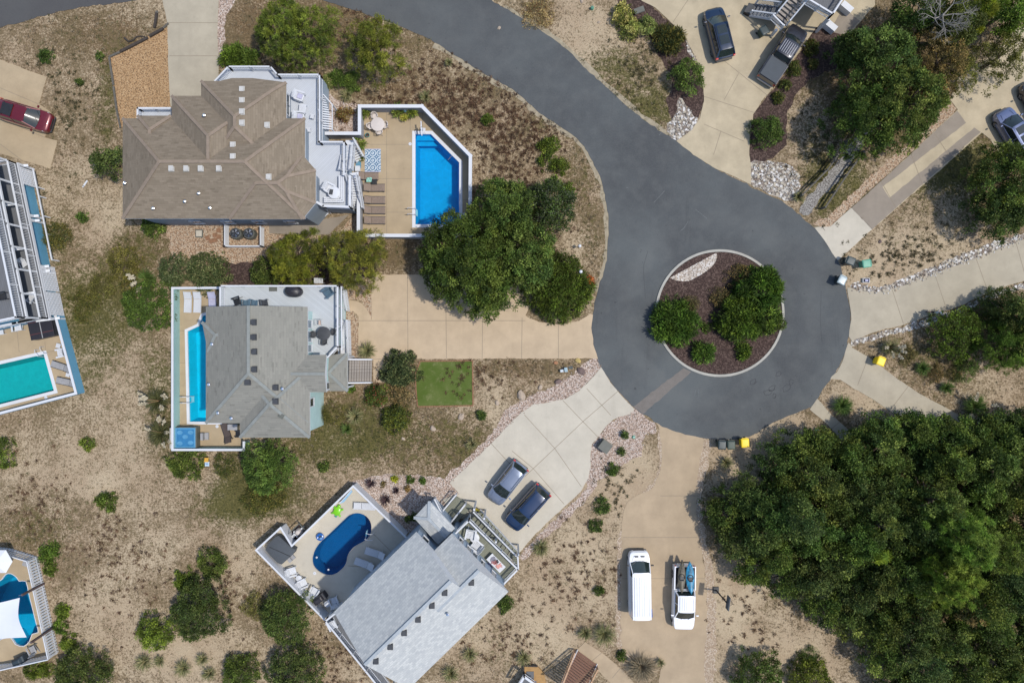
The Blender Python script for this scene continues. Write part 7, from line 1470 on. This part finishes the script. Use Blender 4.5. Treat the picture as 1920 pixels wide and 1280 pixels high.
# bottom left shrubs
for lb,x,y,r,h,kd,pa in(('bright green round shrub left of the darkest one in the lower left sand',289,1187,35,2.0,'shrub','bright'),('darkest green bushy shrub in the lower left sand',372,1145,54,2.8,'shrub','oakdk'),('green shrub at the top of the lower left shrub group',393,1056,27,1.3,'shrub','shrub'),('light green low shrub between the lower left shrubs',345,1090,22,.9,'shrub','bright'),('dark green shrub left of the kidney pool fence',535,1158,50,2.8,'shrub','oakdk'),('dark green shrub at the bottom edge below the kidney pool',552,1262,52,2.8,'shrub','oakdk'),('dark green shrub at the bottom edge right of the picket fence',150,1268,50,2.4,'shrub','oakdk'),('green shrub at the bottom edge left of its dark neighbour',448,1262,34,1.8,'shrub','shrub'),('olive shrub left of the dark shrub by the kidney pool fence',478,1140,24,1.1,'dry','olive'),
   ('green shrub cut by the left edge on the sand',-4,850,27,1.6,'shrub','bright'),('small dark green shrub in the open sand',197,941,19,.7,'shrub','shrub'),('small green tuft shrub above the open sand',163,832,12,.5,'shrub','bright'),
   ('light green shrub at the upper corner of the picket fence',90,1036,19,.7,'shrub','bright'),('light green shrub right of the picket fence, second down',92,1066,13,.6,'shrub','bright'),('light green shrub right of the picket fence, third down',116,1146,14,.6,'shrub','bright'),('light green shrub right of the picket fence, fourth down',112,1176,13,.6,'shrub','bright'),('light green shrub right of the picket fence, fifth down',128,1207,16,.7,'shrub','bright'),('light green shrub below the picket fence, left',56,1259,14,.6,'shrub','bright'),('light green shrub below the picket fence, right',82,1256,15,.6,'shrub','bright')):
    pl('green_shrub',lb,'shrub',x,y,r,h,kd,pa,trunk=r>25,group='light green shrubs along the picket fence' if 'picket' in lb and 'light' in lb else None,extra=('bright',.2) if pa in('oakdk',) else None)
for lb,x,y,r in(('yellow green bush on the sand right of the pale drive, upper',1128,948,15),('yellow green bush on the sand right of the pale drive, lower',1117,986,12),('small bush on the sand below the yellow green pair',1123,1108,9),('spiky bush at the right corner of the pale roof',948,1133,15),('small green bush beside the wooden steps path',1167,1230,9),('small bush in the rock bed beside the utility cabinet',1172,815,7),('tiny bush at the lower side of the utility cabinet',1166,847,7),('low bush in the rock bed below the utility cabinet',1148,880,11),('small green bush beside the green lawn on the brown grass',901,778,8),('grass tuft bush left of the kidney gravel bed',606,875,10),('small dark bush in the sand left of the white deck steps',85,104,13),('small bush in the dry grass left of the tan gravel',185,104,7),('small bush in the dry grass below the parking pad',148,152,6),('small bush in the sandy slope beside the blue wall',153,407,9)): pl('small_bush',lb,'shrub',x,y,r,.6,'shrub','shrub',trunk=False,extra=('bright',.5))
for lb,x,y,r,h,pa in(('straw and green grass clump on the sand below the pale drive',1014,1026,18,.8,'straw'),('straw clump left of its twin near the bottom drive',1097,1186,15,.8,'straw'),('wide green straw clump near the bottom drive corner',1133,1188,24,1.0,'straw'),('wide wispy dry clump at the bottom of the drive',1203,1250,30,1.0,'dry'),('small round clump right of the wispy dry clump',1238,1241,10,.6,'straw'),('straw clump beside the pink gravel strip',884,832,13,.7,'straw'),('small green clump at the pink gravel edge',904,777,10,.5,'palm'),('green clump left of the wooden steps',982,1232,16,.7,'straw'),('dry clump above the sand at the lower left, first',1325*0+200,1248,16,.7,'straw'),('dry clump above the sand at the lower left, second',270,1240,18,.7,'straw'),('green straw clump on the lower left sand',300,1238,13,.6,'straw'),('grey green clump on the lower left sand',343,1252,18,.7,'straw'),('green straw clump right on the lower left sand',380,1235,14,.7,'straw'),('straw clump at the bottom of the lower left sand',392,1262,15,.7,'straw'),('straw clump near the dark shrub by the picket fence',192,1245,16,.8,'straw'),('wispy clump below the pale roof corner',880,1225,16,.7,'straw'),('straw clump below the right side of the pale roof',845,1262,18,.8,'straw'),('grey grass clump above the pool lift wall',650,178,14,.7,'straw'),('straw clump above the terrace wall',797,182,13,.7,'straw'),('straw clump on the dry slope beside the street',841,118,9,.6,'straw')): grassclump(lb,x,y,r,h,pa,170)
for lb,x,y,r in(('dark purple spiky plant on the pink gravel, upper',695,905,12),('dark purple spiky plant on the pink gravel, lower',723,937,13),('narrow dark purple plant on the pink gravel',743,919,8)): grassclump(lb,x,y,r,.5,'purple',110,'purple plants on the pink gravel',name='purple_plant',cat='plant')
for i,(x,y,r) in enumerate(((742,897,6),(769,899,6),(793,901,6),(720,909,5),(764,916,5),(780,990-22,8),(768,974,7))): pl('gravel_plant',['yellow green small plant at the upper left of the pink gravel','green small plant in the upper middle of the pink gravel','green small plant at the upper right of the pink gravel','brown small plant left of the pink gravel middle','brown small plant in the pink gravel middle','green plant beside the pale entry roof','second green plant beside the pale entry roof'][i],'plant',x,y,r,.35,'shrub',['yellow','bright','shrub','brown','brown','shrub','shrub'][i],trunk=False)
pl('rust_shrub','rusty brown shrub left of the terrace wall','shrub',645,212,15,.9,'shrub','brown',trunk=False,extra=('rust',.2)); pl('green_shrub','dark green shrub left below the white slatted steps','shrub',657,728,7,.6,'shrub','bright',trunk=False); pl('dry_shrub','rust brown dry grass patch by the street','shrub',1010,22,30,.5,'dry','dry',trunk=False,extra=('rust',.1))
for (e,kd,pr,ph,ph0,sd,cols) in LATER:
    rg=np.random.default_rng(sd); V,c_,_=crown(rg,pr,ph,ph0*.8,'feather' if kd=='fern' else 'shrub','x' if False else cols,1.3 if kd!='fern' else .5); quads('foliage',V,c_,mt['leaf'],e)
# --- dune grass tufts
rng=np.random.default_rng(21); nT=80000; px=rng.uniform(-30,1950,nT); py=rng.uniform(-30,1310,nT); fv,fg,fm=fields(px,py)
dn=np.clip(.12+fv*.62+fm*.5,0,1)
cl=np.sin(px*.051+np.sin(py*.043)*2)*np.sin(py*.057+np.sin(px*.037)*2); keep=rng.uniform(size=nT)<np.clip(dn*(1+.6*cl)*.75,0,.95)
k=(H)/F; wx=(px-960)*k; wy=-(py-640)*k
for o in list(C.objects):
    if o.type=='MESH' and o.get('kind')=='structure' and o.name.split('.')[0] in('road','driveway','driveway_apron','garden_path','parking_pad','pool_deck','terrace','putting_green','gravel_bed','gravel_strip','gravel_path','rock_bed','mulch_bed'):
        vs_=o.data.vertices; 
        if o.name.startswith('pool_deck'): continue
        f=max(o.data.polygons,key=lambda f:len(f.vertices)); poly=[(vs_[i].co.x,vs_[i].co.y) for i in f.vertices]
        ins=inside(wx,wy,poly)
        keep&=~ins if not('gravel' in o.name or 'rock' in o.name or 'mulch' in o.name) else ~(ins&(rng.uniform(size=nT)<.985))
HB=[PL(x,0) for x in ([(240,228),(530,150),(600,140),(600,260),(655,265),(676,197),(795,197),(890,291),(890,445),(665,445),(600,400),(240,405)],[(330,541),(645,535),(700,670),(700,720),(605,800),(575,815),(465,840),(330,842)],[(665,905),(780,1005),(850,960),(980,1060),(940,1100),(760,1290),(620,1160),(500,1030),(530,985),(560,980)],[(-30,290),(64,300),(150,735),(-30,790)],[(-30,1020),(70,1035),(113,1225),(-30,1265)],[(1080,1220),(1120,1250),(1100,1300),(1050,1300)])]
for hb_ in HB: keep&=~inside(wx,wy,hb_)
cxy=np.hypot(wx-ic.x,wy-ic.y)<6.2; keep&=~cxy
wx=wx[keep];wy=wy[keep];fv=fv[keep];fg=fg[keep];fm=fm[keep]; nT=len(wx); print('tufts',nT)
nb=9; id_=np.repeat(np.arange(nT),nb); n=len(id_); th=rng.uniform(0,6.283,n); sz=(rng.uniform(.45,1.3,nT)*(.12+.07*fm))[id_]
d=np.stack([np.cos(th),np.sin(th),rng.uniform(.25,1.2,n)],1); d=unit(d); p=np.stack([wx[id_]+rng.normal(size=n)*.05,wy[id_]+rng.normal(size=n)*.05,np.zeros(n)],1)
V=leafquads(rng,p,d,sz*rng.uniform(.7,1.5,n),np.full(n,.035)*rng.uniform(.6,1.3,n),None)
HC=[(850,190,90,70,420,0),(960,270,80,80,420,0),(740,215,70,35,160,0),(700,30,60,40,80,0),(1000,400,60,60,90,0),(60,930,60,60,50,0),(220,1060,90,80,110,0),(1700,490,90,60,190,1),(1530,280,45,60,60,1),(420,1120,60,60,60,0),(640,1230,60,50,60,0),(1160,910,50,50,60,1),(1080,1080,70,90,120,0),(120,200,70,100,130,1),(560,140,60,30,60,0),(900,700,60,40,60,0),(1200,120,60,60,70,1),(1400,1150,60,70,50,0),(950,1200,70,50,60,0),(700,700,60,40,60,0)]
hx=[];hk=[]
for a_,b_,rx,ry,cnt,kk in HC:
    q1=rng.normal(size=(cnt,2))*np.array([rx,ry])*.6+np.array([a_,b_]); hx.append(q1); hk+= [kk]*cnt
hx=np.concatenate(hx); hk=np.array(hk); qx=(hx[:,0]-960)*k; qy=-(hx[:,1]-640)*k
kp=np.ones(len(qx),bool)
for pl_ in HB+[road,PL([(1200,0),(1320,180),(1270,265),(1410,345),(1560,50),(1600,0)]),PL([(1600,390),(1800,190),(1860,250),(1640,430)]),PL([(1127,688),(1187,767),(1107,850),(1085,930),(975,1040),(840,905),(1000,755)]),PL([(1240,800),(1320,820),(1325,1290),(1165,1220),(1170,950)]),PL([(697,515),(985,590),(1110,590),(1120,672),(672,672)]),PL([(-80,85),(88,145),(110,260),(95,317),(-80,262)]),PL([(1590,540),(1990,420),(1990,510),(1597,640)])]: kp&=~inside(qx,qy,pl_)
qx=qx[kp];qy=qy[kp];hk=hk[kp]; mh=len(qx); NB=22; hi=np.repeat(np.arange(mh),NB); nh=len(hi); hr=rng.uniform(.12,.3,mh)[hi]; th=rng.uniform(0,6.283,nh); d2=unit(np.stack([np.cos(th),np.sin(th),rng.uniform(.3,1.3,nh)],1))
p2=np.stack([qx[hi]+rng.normal(size=nh)*hr*.35,qy[hi]+rng.normal(size=nh)*hr*.35,np.full(nh,.01)],1); V2=leafquads(rng,p2,d2,hr*rng.uniform(.6,1.3,nh),np.full(nh,.05),None)
hc=np.array([[(.13,.075,.045),(.17,.1,.06),(.1,.06,.04)],[(.09,.085,.04),(.12,.1,.05),(.07,.065,.03)]])[hk,rng.integers(0,3,mh)]*rng.uniform(.75,1.3,(mh,1))
base=np.array([(.24,.19,.12),(.17,.13,.085),(.13,.10,.065),(.3,.25,.17),(.2,.17,.1)]); green=np.array([(.1,.105,.04),(.075,.085,.03),(.13,.13,.05)])
isg=rng.uniform(size=nT)<np.clip(fg*1.05,0,.92); ct=np.where(isg[:,None],green[rng.integers(0,3,nT)],base[rng.integers(0,5,nT)])*rng.uniform(.8,1.25,(nT,1))
o=quads('dune_grass',np.concatenate([V,V2]),np.clip(np.concatenate([ct[id_],hc[hi]]),0,.9),mt['drygrass']); tag(o,'dry straw and olive grass tufts scattered over the sand',cat='grass',kind='stuff')
# --- loose river rocks as one object
def rocks(name,label,polys,dens,r0,r1,cols,seed):
    rng=np.random.default_rng(seed); bm=bmesh.new(); bmesh.ops.create_icosphere(bm,subdivisions=1,radius=1); vv=np.array([v.co[:] for v in bm.verts]); ff=np.array([[v.index for v in f.verts] for f in bm.faces]); bm.free(); PV=[];
    for pp_ in polys:
        po=PL(pp_); xs=[a for a,_ in po]; ys=[b for _,b in po]; A_=(max(xs)-min(xs))*(max(ys)-min(ys)); m_=int(A_*dens); x=rng.uniform(min(xs),max(xs),m_);y=rng.uniform(min(ys),max(ys),m_); k=inside(x,y,po); PV.append(np.stack([x[k],y[k]],1))
    c=np.concatenate(PV); n=len(c); r=rng.uniform(r0,r1,n)**1; sc_=np.stack([r*rng.uniform(.7,1.3,n),r*rng.uniform(.7,1.3,n),r*rng.uniform(.4,.8,n)],1); a=rng.uniform(0,6.28,n); ca_,sa=np.cos(a),np.sin(a)
    V=vv[None]*(1+rng.uniform(-.15,.15,(n,len(vv),1)))*sc_[:,None]; X_=V[...,0]*ca_[:,None]-V[...,1]*sa[:,None]; Y_=V[...,0]*sa[:,None]+V[...,1]*ca_[:,None]; V=np.stack([X_+c[:,0,None],Y_+c[:,1,None],V[...,2]+r[:,None]*.3+.02],-1)
    F3=(ff[None]+(np.arange(n)*len(vv))[:,None,None]).reshape(-1,3); me=bpy.data.meshes.new(name); me.vertices.add(n*len(vv)); me.vertices.foreach_set('co',V.astype(np.float32).ravel()); me.loops.add(F3.size); me.loops.foreach_set('vertex_index',F3.astype(np.int32).ravel()); me.polygons.add(len(F3)); me.polygons.foreach_set('loop_start',np.arange(0,F3.size,3,dtype=np.int32)); me.update(calc_edges=True)
    cc=np.array(cols)[rng.integers(0,len(cols),n)]*rng.uniform(.8,1.15,(n,1)); cc=np.clip(np.concatenate([np.repeat(cc,len(vv),0),np.ones((n*len(vv),1))],1),0,.9); at=me.color_attributes.new('col','FLOAT_COLOR','POINT'); at.data.foreach_set('color',cc.astype(np.float32).ravel()); me.materials.append(mt['stone_col']); o=bpy.data.objects.new(name,me); C.objects.link(o); tag(o,label,cat='stones',kind='stuff')
m,t,b=newmat('loose_stone'); at=N(t,'ShaderNodeAttribute'); at.attribute_name='col'; t.links.new(at.outputs['Color'],b.inputs['Base Color']); b.inputs['Roughness'].default_value=.85; mt['stone_col']=m
WC=[A(215,210,200),A(185,175,162),A(150,142,134),A(238,236,232),A(200,182,160)]; PC=[A(206,186,170),A(180,158,140),A(222,210,198),A(160,140,124),A(232,224,214)]
rocks('river_rocks','loose white river rocks edging the beds and the curved drive',[[(1287,72),(1300,100),(1310,115),(1300,112),(1288,95)],[(1273,186),(1287,196),(1300,214),(1308,224),(1296,246),(1268,264),(1254,250),(1252,232),(1264,222),(1268,205)],[(1407,308),(1440,301),(1475,308),(1498,325),(1500,348),(1490,366),(1478,376),(1455,368),(1430,356),(1409,346)],
  [(1596,546),(1640,552),(1665,550),(1752,518),(1832,488),(1925,452),(1925,436),(1860,456),(1800,478),(1740,504),(1700,520),(1670,532),(1640,538),(1608,530)],[(1597,640),(1640,625),(1700,610),(1745,595),(1800,578),(1850,553),(1925,530),(1925,540),(1860,560),(1812,582),(1745,608),(1700,622),(1640,635),(1605,650)]],18,.045,.1,[sc(c_,.85) for c_ in WC],1)
rocks('pink_pebbles','loose pinkish pebbles around the utility cabinet and the pale drive',[[(1188,768),(1212,782),(1232,797),(1225,812),(1200,850),(1165,870),(1140,890),(1115,905),(1100,905),(1106,872),(1106,840),(1120,818),(1150,787)],[(1127,686),(1107,712),(1060,749),(1002,761),(960,793),(845,907),(833,895),(880,855),(930,800),(948,770),(1000,738),(1040,722),(1100,676),(1122,670)],[(662,908),(705,890),(790,892),(838,898),(850,912),(868,930),(800,990),(700,945)]],9,.03,.07,[sc(c_,.9) for c_ in PC],2)
